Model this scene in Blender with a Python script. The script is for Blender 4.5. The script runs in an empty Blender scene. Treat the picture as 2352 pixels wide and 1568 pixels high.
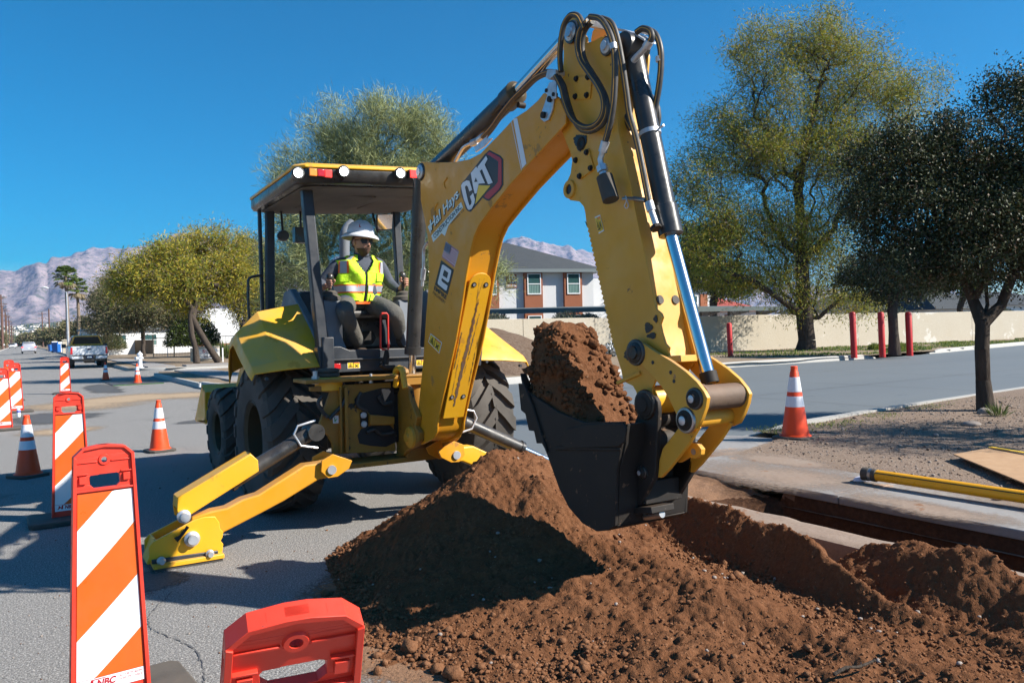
import bpy, bmesh, math, random
import numpy as np
from mathutils import Vector, Matrix
R = math.radians
random.seed(7); NP = np.random.default_rng(11)
COL = bpy.context.scene.collection
SC = bpy.context.scene

# ------------------------------------------------------------------ camera
# World frame: x = to the right of the backhoe, y = forward along the main street, z = up,
# origin on the asphalt under the backhoe's rear axle.  Pixel numbers below refer to a 2352 px wide picture.
FPX, CX, CY, CAMZ = 1800.0, 1176.0, 784.0, 1.55
ROLL, PITCH = R(1.4), math.atan(23/1800)
VX, VY = (0.847, 0.532), (-0.532, 0.847)
def w2l(X, Y): dx, dy = X+1.32, Y-7.56; return (dx*VX[0]+dy*VX[1], dx*VY[0]+dy*VY[1])
CO = Vector((*w2l(0, 0), CAMZ))
def dirl(d): return Vector((d[0]*VX[0]+d[1]*VX[1], d[0]*VY[0]+d[1]*VY[1], d[2]))
def ray(px, py):
    x = (px-CX)/FPX; y = -(py-CY)/FPX
    c, s = math.cos(ROLL), math.sin(ROLL); xr = x*c+y*s; yr = -x*s+y*c
    cp, sp = math.cos(PITCH), math.sin(PITCH)
    return dirl((xr, cp+yr*sp, yr*cp-sp))
def G(px, py, z=0.0): d = ray(px, py); return CO+d*((z-CO.z)/d.z)      # point at height z
def PX(px, py, a): d = ray(px, py); return CO+d*((a-CO.x)/d.x)         # point on the plane x=a
def PY(px, py, b): d = ray(px, py); return CO+d*((b-CO.y)/d.y)         # point on the plane y=b
def DP(px, py, D): return CO+ray(px, py)*D                             # point at depth D
cd = bpy.data.cameras.new('camera'); cam = bpy.data.objects.new('camera', cd); COL.objects.link(cam)
c, s = math.cos(ROLL), math.sin(ROLL); cp, sp = math.cos(PITCH), math.sin(PITCH)
rt, up, fw = dirl((c, -s*sp, -s*cp)), dirl((s, c*sp, c*cp)), dirl((0, cp, -sp))
rt.normalize(); fw.normalize(); up = rt.cross(fw)
cam.matrix_world = Matrix(((rt.x, up.x, -fw.x, CO.x), (rt.y, up.y, -fw.y, CO.y), (rt.z, up.z, -fw.z, CO.z), (0, 0, 0, 1)))
cd.sensor_width = 36; cd.lens = 36*FPX/2352; cd.clip_start = 0.05; cd.clip_end = 60000
SC.camera = cam

# ------------------------------------------------------------------ light
SUN_EL = R(37); SA = math.atan2(-0.69, 0.724)                          # azimuth of the sun in this frame
sv = Vector((math.cos(SUN_EL)*math.cos(SA), math.cos(SUN_EL)*math.sin(SA), math.sin(SUN_EL)))
world = bpy.data.worlds.new('World'); SC.world = world; world.use_nodes = True
nt = world.node_tree; bg = nt.nodes['Background']
sky = nt.nodes.new('ShaderNodeTexSky'); sky.sky_type = 'NISHITA'; sky.sun_disc = False
sky.sun_elevation = SUN_EL; sky.sun_rotation = math.pi/2-SA
sky.altitude = 900; sky.air_density = 1.0; sky.dust_density = 0.0; sky.ozone_density = 1.6
hs = nt.nodes.new('ShaderNodeHueSaturation'); hs.inputs['Saturation'].default_value = 2.6; hs.inputs['Value'].default_value = 1.3; hs.inputs['Hue'].default_value = 0.493
nt.links.new(sky.outputs[0], hs.inputs['Color']); nt.links.new(hs.outputs[0], bg.inputs[0]); bg.inputs[1].default_value = 0.05
sd = bpy.data.lights.new('sun', 'SUN'); sd.energy = 5.0; sd.angle = R(0.55); sd.color = (1.0, 0.94, 0.84)
so = bpy.data.objects.new('sun', sd); COL.objects.link(so); so.rotation_euler = sv.to_track_quat('Z', 'Y').to_euler()
SC.view_settings.view_transform = 'Standard'; SC.view_settings.look = 'None'
SC.view_settings.exposure = 1.05; SC.view_settings.gamma = 1.0; SC.view_settings.use_curve_mapping = False
SC.cycles.max_bounces = 8; SC.cycles.transparent_max_bounces = 8

# ------------------------------------------------------------------ materials
MATS = {}
def mat(name, col, rough=0.6, metal=0.0, var=None, bump=None, spots=None, dust=None, emit=None, world_pos=False, trans=0, coat=0, spec=None, scale3=None):
    """var=(scale, colour2, contrast)  bump=(scale, strength, distance)  spots=(scale, colour, threshold)  dust=(colour, amount)"""
    m = bpy.data.materials.new(name); m.use_nodes = True; t = m.node_tree; N, Lk = t.nodes, t.links
    b = N['Principled BSDF']; b.inputs['Roughness'].default_value = rough; b.inputs['Metallic'].default_value = metal
    if coat: b.inputs['Coat Weight'].default_value = coat; b.inputs['Coat Roughness'].default_value = 0.15
    if spec is not None: b.inputs['Specular IOR Level'].default_value = spec
    if world_pos: pos = N.new('ShaderNodeNewGeometry').outputs['Position']
    else: pos = N.new('ShaderNodeTexCoord').outputs['Object']
    if scale3:
        mp = N.new('ShaderNodeMapping'); mp.inputs['Scale'].default_value = scale3; Lk.new(pos, mp.inputs[0]); pos = mp.outputs[0]
    def noise(sc, det=6, rg=0.6):
        n = N.new('ShaderNodeTexNoise'); n.inputs['Scale'].default_value = sc; n.inputs['Detail'].default_value = det; n.inputs['Roughness'].default_value = rg
        Lk.new(pos, n.inputs['Vector']); return n.outputs['Fac']
    def ramp(f, a, bb):
        r = N.new('ShaderNodeMapRange'); r.inputs[1].default_value = a; r.inputs[2].default_value = bb; Lk.new(f, r.inputs[0]); return r.outputs[0]
    def mix(f, c1, c2):
        x = N.new('ShaderNodeMix'); x.data_type = 'RGBA'
        if isinstance(f, float): x.inputs[0].default_value = f
        else: Lk.new(f, x.inputs[0])
        for i, cc in ((6, c1), (7, c2)):
            if isinstance(cc, (tuple, list)): x.inputs[i].default_value = (*cc, 1)
            else: Lk.new(cc, x.inputs[i])
        return x.outputs[2]
    cur = tuple(col)
    for v in ([var] if var and not isinstance(var, list) else (var or [])):
        k = v[2] if len(v) > 2 else 0.15
        cur = mix(ramp(noise(v[0]), 0.5-k, 0.5+k), cur, v[1])
    if dust:
        g = N.new('ShaderNodeNewGeometry'); sp_ = N.new('ShaderNodeSeparateXYZ'); Lk.new(g.outputs['Normal'], sp_.inputs[0])
        mm = N.new('ShaderNodeMath'); mm.operation = 'MULTIPLY'; Lk.new(ramp(sp_.outputs[2], 0.1, 1.0), mm.inputs[0]); Lk.new(ramp(noise(3), 0.3, 0.7), mm.inputs[1])
        m2 = N.new('ShaderNodeMath'); m2.operation = 'MULTIPLY'; Lk.new(mm.outputs[0], m2.inputs[0]); m2.inputs[1].default_value = dust[1]
        cur = mix(m2.outputs[0], cur, dust[0])
    for q in ([spots] if spots and not isinstance(spots, list) else (spots or [])):
        cur = mix(ramp(noise(q[0], 8, 0.65), q[2], q[2]+0.02), cur, q[1])
    if isinstance(cur, tuple): b.inputs['Base Color'].default_value = (*cur, 1)
    else: Lk.new(cur, b.inputs['Base Color'])
    if bump:
        bl = bump if isinstance(bump, list) else [bump]; prev = None
        for q in bl:
            bn = N.new('ShaderNodeBump'); bn.inputs['Strength'].default_value = q[1]; bn.inputs['Distance'].default_value = q[2]
            Lk.new(noise(q[0], 8, 0.6), bn.inputs['Height'])
            if prev: Lk.new(prev, bn.inputs['Normal'])
            prev = bn.outputs[0]
        Lk.new(prev, b.inputs['Normal'])
    if 0.25 < rough < 0.62 and var:
        mr_ = N.new('ShaderNodeMapRange'); mr_.inputs[1].default_value = 0.35; mr_.inputs[2].default_value = 0.65; mr_.inputs[3].default_value = rough-0.12; mr_.inputs[4].default_value = min(0.9, rough+0.22); Lk.new(noise(5, 8, 0.7), mr_.inputs[0]); Lk.new(mr_.outputs[0], b.inputs['Roughness'])
    if emit: b.inputs['Emission Color'].default_value = (*emit[0], 1); b.inputs['Emission Strength'].default_value = emit[1]
    if trans:
        tr = N.new('ShaderNodeBsdfTranslucent'); ms = N.new('ShaderNodeMixShader'); ms.inputs[0].default_value = trans
        if isinstance(cur, tuple): tr.inputs[0].default_value = (*cur, 1)
        else: Lk.new(cur, tr.inputs[0])
        out = N['Material Output']; Lk.new(b.outputs[0], ms.inputs[1]); Lk.new(tr.outputs[0], ms.inputs[2]); Lk.new(ms.outputs[0], out.inputs[0])
    MATS[name] = m; return m
RUST = (0.10, 0.045, 0.02); DIRTC = (0.30, 0.17, 0.10)
YEL = (0.69, 0.30, 0.011)
mat('yellow_paint', YEL, 0.42, var=(1.3, (0.66, 0.28, 0.014), 0.3), spots=[(5, (0.42, 0.20, 0.035), 0.615), (9, (0.07, 0.045, 0.03), 0.70), (38, (0.10, 0.055, 0.03), 0.715)], dust=((0.46, 0.29, 0.15), 0.75), bump=[(30, 0.05, 0.002), (2.5, 0.05, 0.03)])
mat('yellow_greasy_shade', (0.50, 0.235, 0.02), 0.5, var=[(3, (0.16, 0.085, 0.02), 0.2), (12, (0.34, 0.16, 0.02), 0.25)], spots=[(7, (0.03, 0.022, 0.016), 0.60)], dust=((0.30, 0.19, 0.10), 0.7), bump=(30, 0.1, 0.003))  # grease stains plus the boom's shade, painted in as a darker yellow
mat('yellow_worn', (0.74, 0.36, 0.025), 0.5, var=(2.0, (0.60, 0.29, 0.03), 0.25), spots=[(6, (0.09, 0.05, 0.03), 0.66), (20, (0.16, 0.075, 0.03), 0.68), (3, (0.45, 0.22, 0.09), 0.66)], dust=((0.42, 0.24, 0.13), 0.9), bump=(30, 0.08, 0.002))
mat('yellow_bright', (0.82, 0.42, 0.012), 0.4, var=(3, (0.76, 0.37, 0.02), 0.3), dust=((0.52, 0.36, 0.2), 0.6), spots=[(25, (0.20, 0.12, 0.05), 0.70), (4, (0.62, 0.30, 0.03), 0.62)])
mat('black_paint', (0.018, 0.019, 0.021), 0.3, var=(5, (0.05, 0.045, 0.04), 0.2), dust=((0.15, 0.11, 0.08), 0.25), spec=0.6)
mat('black_steel', (0.014, 0.0135, 0.0135), 0.66, spec=0.3, var=[(6, (0.032, 0.025, 0.020), 0.22), (2.2, (0.022, 0.018, 0.015), 0.2)], spots=[(14, (0.13, 0.075, 0.045), 0.64), (45, (0.11, 0.10, 0.095), 0.70)], bump=(25, 0.15, 0.004), dust=((0.12, 0.075, 0.045), 0.5))
mat('dark_grey', (0.022, 0.027, 0.036), 0.42, var=(6, (0.038, 0.042, 0.05), 0.25), dust=((0.22, 0.19, 0.16), 0.5), bump=(60, 0.1, 0.001))
mat('cab_grey', (0.13, 0.15, 0.18), 0.55, var=(8, (0.16, 0.17, 0.19), 0.25), bump=(120, 0.1, 0.001), dust=((0.3, 0.27, 0.23), 0.3))
mat('roof_liner', (0.09, 0.08, 0.075), 0.8, var=(3, (0.15, 0.13, 0.12), 0.2))
mat('rusty_steel', (0.10, 0.065, 0.045), 0.7, var=[(8, (0.05, 0.036, 0.028), 0.2), (3, (0.16, 0.10, 0.065), 0.25)], bump=(25, 0.4, 0.006), dust=((0.26, 0.15, 0.09), 0.8))
mat('grease', (0.008, 0.007, 0.006), 0.35, bump=(30, 0.6, 0.01))
mat('rim_dark', (0.07, 0.045, 0.012), 0.6, var=(4, (0.06, 0.045, 0.03), 0.3), dust=((0.2, 0.15, 0.1), 0.4))  # dark yellow-brown all over, dustier on upward faces
mat('chrome', (0.62, 0.63, 0.65), 0.2, 1.0)
mat('steel', (0.42, 0.43, 0.45), 0.35, 0.9, var=(20, (0.3, 0.28, 0.26), 0.2))
mat('zinc', (0.62, 0.64, 0.68), 0.4, 0.6, var=(20, (0.45, 0.45, 0.46), 0.25))
mat('rubber', (0.034, 0.032, 0.03), 0.8, var=[(4, (0.13, 0.112, 0.095), 0.25), (1.5, (0.05, 0.044, 0.038), 0.2)], bump=[(14, 0.25, 0.01), (90, 0.2, 0.002)], dust=((0.16, 0.13, 0.10), 0.6))
mat('hose_rubber', (0.022, 0.022, 0.023), 0.5, var=(30, (0.06, 0.055, 0.05), 0.25))
mat('hose_stripe', (0.45, 0.24, 0.05), 0.6)
mat('glass_dark', (0.012, 0.014, 0.017), 0.05, spec=0.8)
mat('mirror', (0.8, 0.82, 0.84), 0.03, 1.0)
mat('lamp_on', (1, 1, 1), 0.3, emit=((0.92, 1.0, 0.97), 9.0))
mat('lamp_orange', (0.85, 0.22, 0.02), 0.25, emit=((1.0, 0.3, 0.05), 0.25), coat=1)
mat('lamp_red', (0.5, 0.012, 0.015), 0.2, coat=1)
mat('lamp_red_lit', (0.7, 0.02, 0.02), 0.25, emit=((1.0, 0.05, 0.04), 1.1))
mat('red_plastic', (0.62, 0.02, 0.012), 0.4, var=(5, (0.5, 0.02, 0.01), 0.25))
mat('white_paint', (0.78, 0.78, 0.77), 0.45, var=(12, (0.70, 0.70, 0.69), 0.25))
mat('decal_white', (0.72, 0.74, 0.78), 0.4)
mat('decal_mint', (0.66, 0.78, 0.76), 0.4)
mat('decal_black', (0.013, 0.014, 0.018), 0.45)
mat('decal_navy', (0.02, 0.03, 0.10), 0.45)
mat('decal_red', (0.42, 0.012, 0.025), 0.45)
mat('decal_yellow', (0.85, 0.55, 0.03), 0.45)
mat('decal_orange', (0.85, 0.22, 0.03), 0.45)
mat('decal_green', (0.02, 0.30, 0.10), 0.45)
mat('asphalt', (0.25, 0.24, 0.23), 0.9, world_pos=True, var=[(0.5, (0.21, 0.202, 0.195), 0.25), (62, (0.34, 0.325, 0.31), 0.05), (110, (0.135, 0.13, 0.125), 0.05)],
    spots=[(85, (0.50, 0.48, 0.45), 0.585), (45, (0.045, 0.045, 0.045), 0.64), (0.7, (0.15, 0.145, 0.14), 0.635)], bump=[(80, 0.9, 0.008), (3, 0.15, 0.02)], spec=0.3)
mat('concrete', (0.27, 0.265, 0.265), 0.85, world_pos=True, var=[(0.6, (0.32, 0.30, 0.285), 0.25), (25, (0.23, 0.225, 0.225), 0.3)], spots=[(2.2, (0.40, 0.29, 0.22), 0.60), (40, (0.24, 0.22, 0.21), 0.70)], bump=[(120, 0.25, 0.002), (6, 0.2, 0.01)], spec=0.3)
mat('concrete_road', (0.13, 0.148, 0.162), 0.75, world_pos=True, var=[(0.22, (0.165, 0.18, 0.19), 0.2), (30, (0.115, 0.132, 0.145), 0.3)], spots=[(1.6, (0.10, 0.117, 0.13), 0.64)], bump=(60, 0.2, 0.004), scale3=(0.35, 1.6, 1), spec=0.4)
mat('dirty_concrete', (0.29, 0.215, 0.17), 0.9, world_pos=True, var=[(2.5, (0.34, 0.28, 0.235), 0.2), (40, (0.23, 0.17, 0.13), 0.25)], spots=[(4, (0.22, 0.12, 0.07), 0.62)], bump=[(60, 0.4, 0.006), (8, 0.4, 0.02)], spec=0.2)
mat('kerb', (0.42, 0.41, 0.39), 0.85, world_pos=True, var=[(1.5, (0.48, 0.47, 0.45), 0.25), (30, (0.34, 0.325, 0.30), 0.3)], bump=(50, 0.3, 0.004), spec=0.3)
mat('sand', (0.40, 0.30, 0.205), 0.95, world_pos=True, var=(30, (0.32, 0.24, 0.165), 0.3), bump=(60, 0.5, 0.005), spec=0.1)
mat('dirt', (0.175, 0.076, 0.036), 0.95, world_pos=True, var=[(1.3, (0.225, 0.108, 0.055), 0.18), (38, (0.115, 0.048, 0.022), 0.15), (5, (0.14, 0.060, 0.028), 0.15)], spots=[(70, (0.33, 0.20, 0.125), 0.655)], bump=[(70, 0.9, 0.012), (200, 0.7, 0.004)], spec=0.08)
mat('dirt_dry', (0.30, 0.18, 0.115), 0.95, world_pos=True, var=[(3, (0.26, 0.145, 0.085), 0.2), (50, (0.21, 0.12, 0.072), 0.2)], spots=[(60, (0.38, 0.28, 0.2), 0.66)], bump=[(60, 0.9, 0.012), (180, 0.5, 0.004)], spec=0.08)
mat('trench_shade_soil', (0.085, 0.043, 0.025), 0.95, world_pos=True, var=[(4, (0.12, 0.062, 0.036), 0.2), (30, (0.06, 0.03, 0.018), 0.2)], bump=(40, 0.8, 0.02), spec=0.05)  # soil of the deep cut, darkened to paint in the trench's shade
mat('clod', (0.195, 0.09, 0.044), 0.95, world_pos=True, var=[(9, (0.26, 0.135, 0.075), 0.2), (60, (0.15, 0.066, 0.032), 0.2)], bump=[(40, 0.9, 0.014), (120, 0.6, 0.004)], spec=0.08)
mat('gravel_soil', (0.27, 0.20, 0.155), 0.95, world_pos=True, var=[(1.2, (0.32, 0.24, 0.18), 0.2), (60, (0.16, 0.115, 0.088), 0.14)], spots=[(75, (0.45, 0.39, 0.34), 0.60), (38, (0.36, 0.30, 0.25), 0.63)], bump=[(70, 1.0, 0.014), (20, 0.4, 0.02)], spec=0.1)
mat('far_soil', (0.24, 0.175, 0.125), 0.95, world_pos=True, var=[(0.35, (0.17, 0.13, 0.09), 0.2), (8, (0.28, 0.225, 0.165), 0.2)], bump=(9, 0.5, 0.05), spec=0.1)
mat('stone', (0.33, 0.285, 0.25), 0.85, world_pos=True, var=(14, (0.25, 0.21, 0.185), 0.3), bump=(60, 0.4, 0.004), spec=0.2)
mat('bark', (0.045, 0.036, 0.030), 0.95, var=(7, (0.085, 0.068, 0.055), 0.2), bump=[(18, 1.0, 0.03), (60, 0.6, 0.008)], scale3=(1, 1, 0.3), spec=0.1)
mat('bark_green', (0.13, 0.15, 0.07), 0.85, var=(5, (0.20, 0.20, 0.12), 0.2), spec=0.15)
# ------------------------------------------------------------------ mesh helpers
OFF = {}
class MB:
    def __init__(s): s.v, s.f, s.m = [], [], []
    def add(s, vs, fs, mi=0):
        o = len(s.v); s.v += [tuple(v) for v in vs]; s.f += [tuple(i+o for i in f) for f in fs]; s.m += [mi]*len(fs); return s
    def box(s, c, d, rot=None, mi=0, taper=1.0):
        vs = []
        for z in (-1, 1):
            k = taper if z > 0 else 1
            for x, y in ((-1, -1), (1, -1), (1, 1), (-1, 1)):
                v = Vector((x*d[0]/2*k, y*d[1]/2*k, z*d[2]/2))
                if rot is not None: v = rot @ v
                vs.append(v+Vector(c))
        return s.add(vs, [(0, 3, 2, 1), (4, 5, 6, 7), (0, 1, 5, 4), (1, 2, 6, 5), (2, 3, 7, 6), (3, 0, 4, 7)], mi)
    def prism(s, pts, vec, mi=0, caps=True):
        n = len(pts); P = [Vector(p) for p in pts]; vec = Vector(vec)
        fs = [(i, (i+1) % n, n+(i+1) % n, n+i) for i in range(n)]
        if caps: fs += [tuple(range(n))[::-1], tuple(range(n, 2*n))]
        return s.add(P+[p+vec for p in P], fs, mi)
    def tube(s, pts, r, seg=10, mi=0, closed=False, caps=True):
        P = [Vector(p) for p in pts]; n = len(P); rs = r if isinstance(r, (list, tuple)) else [r]*n
        vs = []; up_ = None
        for i in range(n):
            a = P[(i-1) % n] if (closed or i > 0) else P[i]; b = P[(i+1) % n] if (closed or i < n-1) else P[i]
            t = (b-a); t = t.normalized() if t.length > 1e-9 else Vector((0, 0, 1))
            if up_ is None: up_ = Vector((0, 0, 1)) if abs(t.z) < 0.9 else Vector((1, 0, 0))
            u = t.cross(up_)
            if u.length < 1e-6: u = t.cross(Vector((1, 0, 0)))
            u.normalize(); w = u.cross(t).normalized(); up_ = w
            for k in range(seg):
                g = 2*math.pi*k/seg; vs.append(P[i]+(u*math.cos(g)+w*math.sin(g))*rs[i])
        fs = []
        for i in range(n if closed else n-1):
            j = (i+1) % n
            for k in range(seg): fs.append((i*seg+k, i*seg+(k+1) % seg, j*seg+(k+1) % seg, j*seg+k))
        if caps and not closed: fs += [tuple(range(seg))[::-1], tuple((n-1)*seg+k for k in range(seg))]
        return s.add(vs, fs, mi)
    def cyl(s, p0, p1, r, seg=20, mi=0, r2=None): return s.tube([p0, p1], [r, r if r2 is None else r2], seg, mi)
    def lathe(s, prof, c=(0, 0, 0), axis='z', seg=32, mi=0, rot=None, cap=True):
        vs = []; c = Vector(c)
        for (r, h) in prof:
            for k in range(seg):
                g = 2*math.pi*k/seg; x, y = r*math.cos(g), r*math.sin(g)
                v = Vector((x, y, h)) if axis == 'z' else (Vector((h, x, y)) if axis == 'x' else Vector((y, h, x)))
                if rot is not None: v = rot @ v
                vs.append(v+c)
        fs = []
        for i in range(len(prof)-1):
            for k in range(seg): fs.append((i*seg+k, i*seg+(k+1) % seg, (i+1)*seg+(k+1) % seg, (i+1)*seg+k))
        if cap: fs += [tuple(range(seg))[::-1], tuple((len(prof)-1)*seg+k for k in range(seg))]
        return s.add(vs, fs, mi)
    def sphere(s, c, r, seg=16, rings=10, mi=0, sc=(1, 1, 1), rot=None):
        vs = []; c = Vector(c)
        for i in range(rings+1):
            t = math.pi*i/rings
            for k in range(seg):
                g = 2*math.pi*k/seg
                v = Vector((r*math.sin(t)*math.cos(g)*sc[0], r*math.sin(t)*math.sin(g)*sc[1], r*math.cos(t)*sc[2]))
                if rot is not None: v = rot @ v
                vs.append(v+c)
        fs = []
        for i in range(rings):
            for k in range(seg): fs.append((i*seg+k, (i+1)*seg+k, (i+1)*seg+(k+1) % seg, i*seg+(k+1) % seg))
        return s.add(vs, fs, mi)
def spline(pts, n=6):
    P = [Vector(p) for p in pts]; out = []
    for i in range(len(P)-1):
        p0 = P[max(i-1, 0)]; p1 = P[i]; p2 = P[i+1]; p3 = P[min(i+2, len(P)-1)]
        for k in range(n):
            t = k/n; out.append(0.5*((2*p1)+(-p0+p2)*t+(2*p0-5*p1+4*p2-p3)*t*t+(-p0+3*p1-3*p2+p3)*t**3))
    out.append(P[-1]); return out
def finish(me, smooth=40):
    if smooth:
        me.polygons.foreach_set('use_smooth', [True]*len(me.polygons)); me.set_sharp_from_angle(angle=R(smooth))
    me.update()
def obj(name, mb, mats, parent=None, smooth=40, bevel=0, clean=True, label=None, seg=2):
    me = bpy.data.meshes.new(name); off = OFF.get(parent.name, Vector()) if parent else Vector()
    vs = mb.v if off.length == 0 else [(a-off.x, b-off.y, c_-off.z) for a, b, c_ in mb.v]
    me.from_pydata(vs, [], mb.f)
    for m in (mats if isinstance(mats, (list, tuple)) else [mats]): me.materials.append(MATS[m])
    me.polygons.foreach_set('material_index', mb.m)
    if clean:
        bm = bmesh.new(); bm.from_mesh(me); bmesh.ops.remove_doubles(bm, verts=bm.verts, dist=1e-5)
        bmesh.ops.dissolve_degenerate(bm, edges=bm.edges, dist=1e-6)
        bmesh.ops.recalc_face_normals(bm, faces=bm.faces); bm.to_mesh(me); bm.free()
    finish(me, smooth)
    o = bpy.data.objects.new(name, me); COL.objects.link(o)
    if bevel:
        b = o.modifiers.new('bevel', 'BEVEL'); b.width = bevel; b.segments = seg; b.limit_method = 'ANGLE'; b.angle_limit = R(40); b.harden_normals = False
    if parent: o.parent = parent; OFF[o.name] = off
    if label: o['label'] = label
    return o
def thing(name, label, cat, loc=(0, 0, 0), rz=0, group=None):
    """Empty at the thing's base. Parts of a one-off thing are given in world coordinates (rz must be 0 then)."""
    o = bpy.data.objects.new(name, None); COL.objects.link(o); o.empty_display_size = 0.2
    o.location = loc; o.rotation_euler = (0, 0, rz); o['label'] = label; o['category'] = cat
    if group: o['group'] = group
    OFF[o.name] = Vector(loc); return o
def proto(name, label, cat, group=None):
    o = thing(name, label, cat, (0, 0, 0), 0, group); return o
def tag(o, label, cat, group=None):
    o['label'] = label; o['category'] = cat
    if group: o['group'] = group
    return o
def dup(root, loc, rz, label, group=None, scale=1.0):
    def cp_(o, par):
        c_ = o.copy(); COL.objects.link(c_)
        if par is not None: c_.parent = par
        for ch in o.children: cp_(ch, c_)
        return c_
    r = cp_(root, None); r.location = loc; r.rotation_euler = (0, 0, rz); r.scale = (scale,)*3; r['label'] = label
    if group: r['group'] = group
    return r
def struct(name, mb, mats, smooth=30, clean=True): o = obj(name, mb, mats, None, smooth, 0, clean); o['kind'] = 'structure'; return o
def stuff(o, label=None, cat=None):
    o['kind'] = 'stuff'
    if label: o['label'] = label
    if cat: o['category'] = cat
    return o
def inset(poly, d):
    """2-D polygon inset by d (list of (y,z))."""
    n = len(poly); A = sum(poly[i][0]*poly[(i+1) % n][1]-poly[(i+1) % n][0]*poly[i][1] for i in range(n)); sg = 1 if A > 0 else -1
    out = []
    for i in range(n):
        p0, p1, p2 = Vector(poly[i-1]), Vector(poly[i]), Vector(poly[(i+1) % n])
        n1 = Vector((-(p1-p0).y, (p1-p0).x)).normalized()*sg; n2 = Vector((-(p2-p1).y, (p2-p1).x)).normalized()*sg
        b = n1+n2; k = max(b.length, 0.5); b.normalize(); out.append(p1+b*(d/(k/2)))
    return out
def TX(zx, zy, reg):  # coordinates read off an enlarged crop -> picture pixels
    ox, oy, k = reg; return (ox+zx*k, oy+zy*k)
Z1 = (516.8, 315.8, .3663); Z2 = (918.7, 0, .3296); Z3 = (918.7, 459.4, .3663); Z4 = (287.1, 803.9, .3662); Z5 = (1148.4, 689.0, .3662)
Z7 = (689, 803.9, .2197); ZP = (689, 459.4, .2381); ZD = (947.5, 315.8, .2563); Z6 = (0, 545.5, .2563); Z8 = (1493, 746.5, .3652); Z9 = (1493, 1091, .3652)
def plX(pts, a, reg=None): return [PX(*(TX(x, y, reg) if reg else (x, y)), a) for x, y in pts]
def plY(pts, b, reg=None): return [PY(*(TX(x, y, reg) if reg else (x, y)), b) for x, y in pts]
def text_mesh(body, mapf, shear=0, bold=0.0, align='LEFT', thick=0.0):
    cu = bpy.data.curves.new('t', 'FONT'); cu.body = body; cu.size = 1.0; cu.shear = shear; cu.offset = bold; cu.align_x = align; cu.resolution_u = 3
    o = bpy.data.objects.new('t', cu); COL.objects.link(o); dg = bpy.context.evaluated_depsgraph_get(); dg.update()
    me = o.evaluated_get(dg).to_mesh(); vs = [v.co.copy() for v in me.vertices]; fs = [tuple(p.vertices) for p in me.polygons]
    o.evaluated_get(dg).to_mesh_clear(); bpy.data.objects.remove(o); bpy.data.curves.remove(cu)
    x0, x1 = min(v.x for v in vs), max(v.x for v in vs); y0, y1 = min(v.y for v in vs), max(v.y for v in vs)
    mb = MB(); mb.add([mapf((v.x-x0)/(x1-x0), (v.y-y0)/(y1-y0)) for v in vs], fs); return mb
# ------------------------------------------------------------------ noise + grids
def vnoise(x, y, seed=0):
    xi = np.floor(x).astype(np.int64); yi = np.floor(y).astype(np.int64); xf = x-xi; yf = y-yi
    def h(i, j):
        n = (i*374761393+j*668265263+seed*974711) & 0xffffffff; n = ((n ^ (n >> 13))*1274126177) & 0xffffffff
        return ((n ^ (n >> 16)) & 0xffff)/65535.0
    u = xf*xf*(3-2*xf); v = yf*yf*(3-2*yf)
    a = h(xi, yi)*(1-u)+h(xi+1, yi)*u; b = h(xi, yi+1)*(1-u)+h(xi+1, yi+1)*u
    return a*(1-v)+b*v
def fbm(x, y, sc, oct=4, seed=0, gain=0.5):
    t = 0; a = 1; n = 0
    for k in range(oct): t = t+a*(vnoise(x*sc, y*sc, seed+k)-0.5)*2; n += a; a *= gain; sc *= 2.03
    return t/n
def grid_mesh(xs, ys, Zf):
    Xg, Yg = np.meshgrid(xs, ys); Zg = Zf(Xg, Yg); nx, ny = len(xs), len(ys)
    V = np.stack([Xg.ravel(), Yg.ravel(), Zg.ravel()], 1)
    i = np.arange((nx-1)*(ny-1)); r = i//(nx-1); c_ = i % (nx-1); a = r*nx+c_
    return V, np.stack([a, a+1, a+nx+1, a+nx], 1), Zg
def np_obj(name, V, F, mats, parent=None, mi=None, smooth=True):
    me = bpy.data.meshes.new(name); n, k = F.shape; off = OFF.get(parent.name, Vector()) if parent else Vector()
    V = V-np.array(off)
    me.vertices.add(len(V)); me.vertices.foreach_set('co', V.astype(np.float32).ravel())
    me.loops.add(n*k); me.loops.foreach_set('vertex_index', F.astype(np.int32).ravel())
    me.polygons.add(n); me.polygons.foreach_set('loop_start', np.arange(0, n*k, k, dtype=np.int32)); me.polygons.foreach_set('loop_total', np.full(n, k, dtype=np.int32))
    for m in (mats if isinstance(mats, (list, tuple)) else [mats]): me.materials.append(MATS[m])
    if mi is not None: me.polygons.foreach_set('material_index', mi.astype(np.int32))
    me.update(calc_edges=True); me.validate()
    if smooth: me.polygons.foreach_set('use_smooth', np.ones(len(me.polygons), dtype=bool))
    o = bpy.data.objects.new(name, me); COL.objects.link(o)
    if parent: o.parent = parent; OFF[o.name] = off
    return o
_ico = bmesh.new(); bmesh.ops.create_icosphere(_ico, subdivisions=1, radius=1); ICV = np.array([v.co[:] for v in _ico.verts]); ICF = np.array([[v.index for v in f.verts] for f in _ico.faces]); _ico.free()
_ico = bmesh.new(); bmesh.ops.create_icosphere(_ico, subdivisions=2, radius=1); ICV2 = np.array([v.co[:] for v in _ico.verts]); ICF2 = np.array([[v.index for v in f.verts] for f in _ico.faces]); _ico.free()
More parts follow.
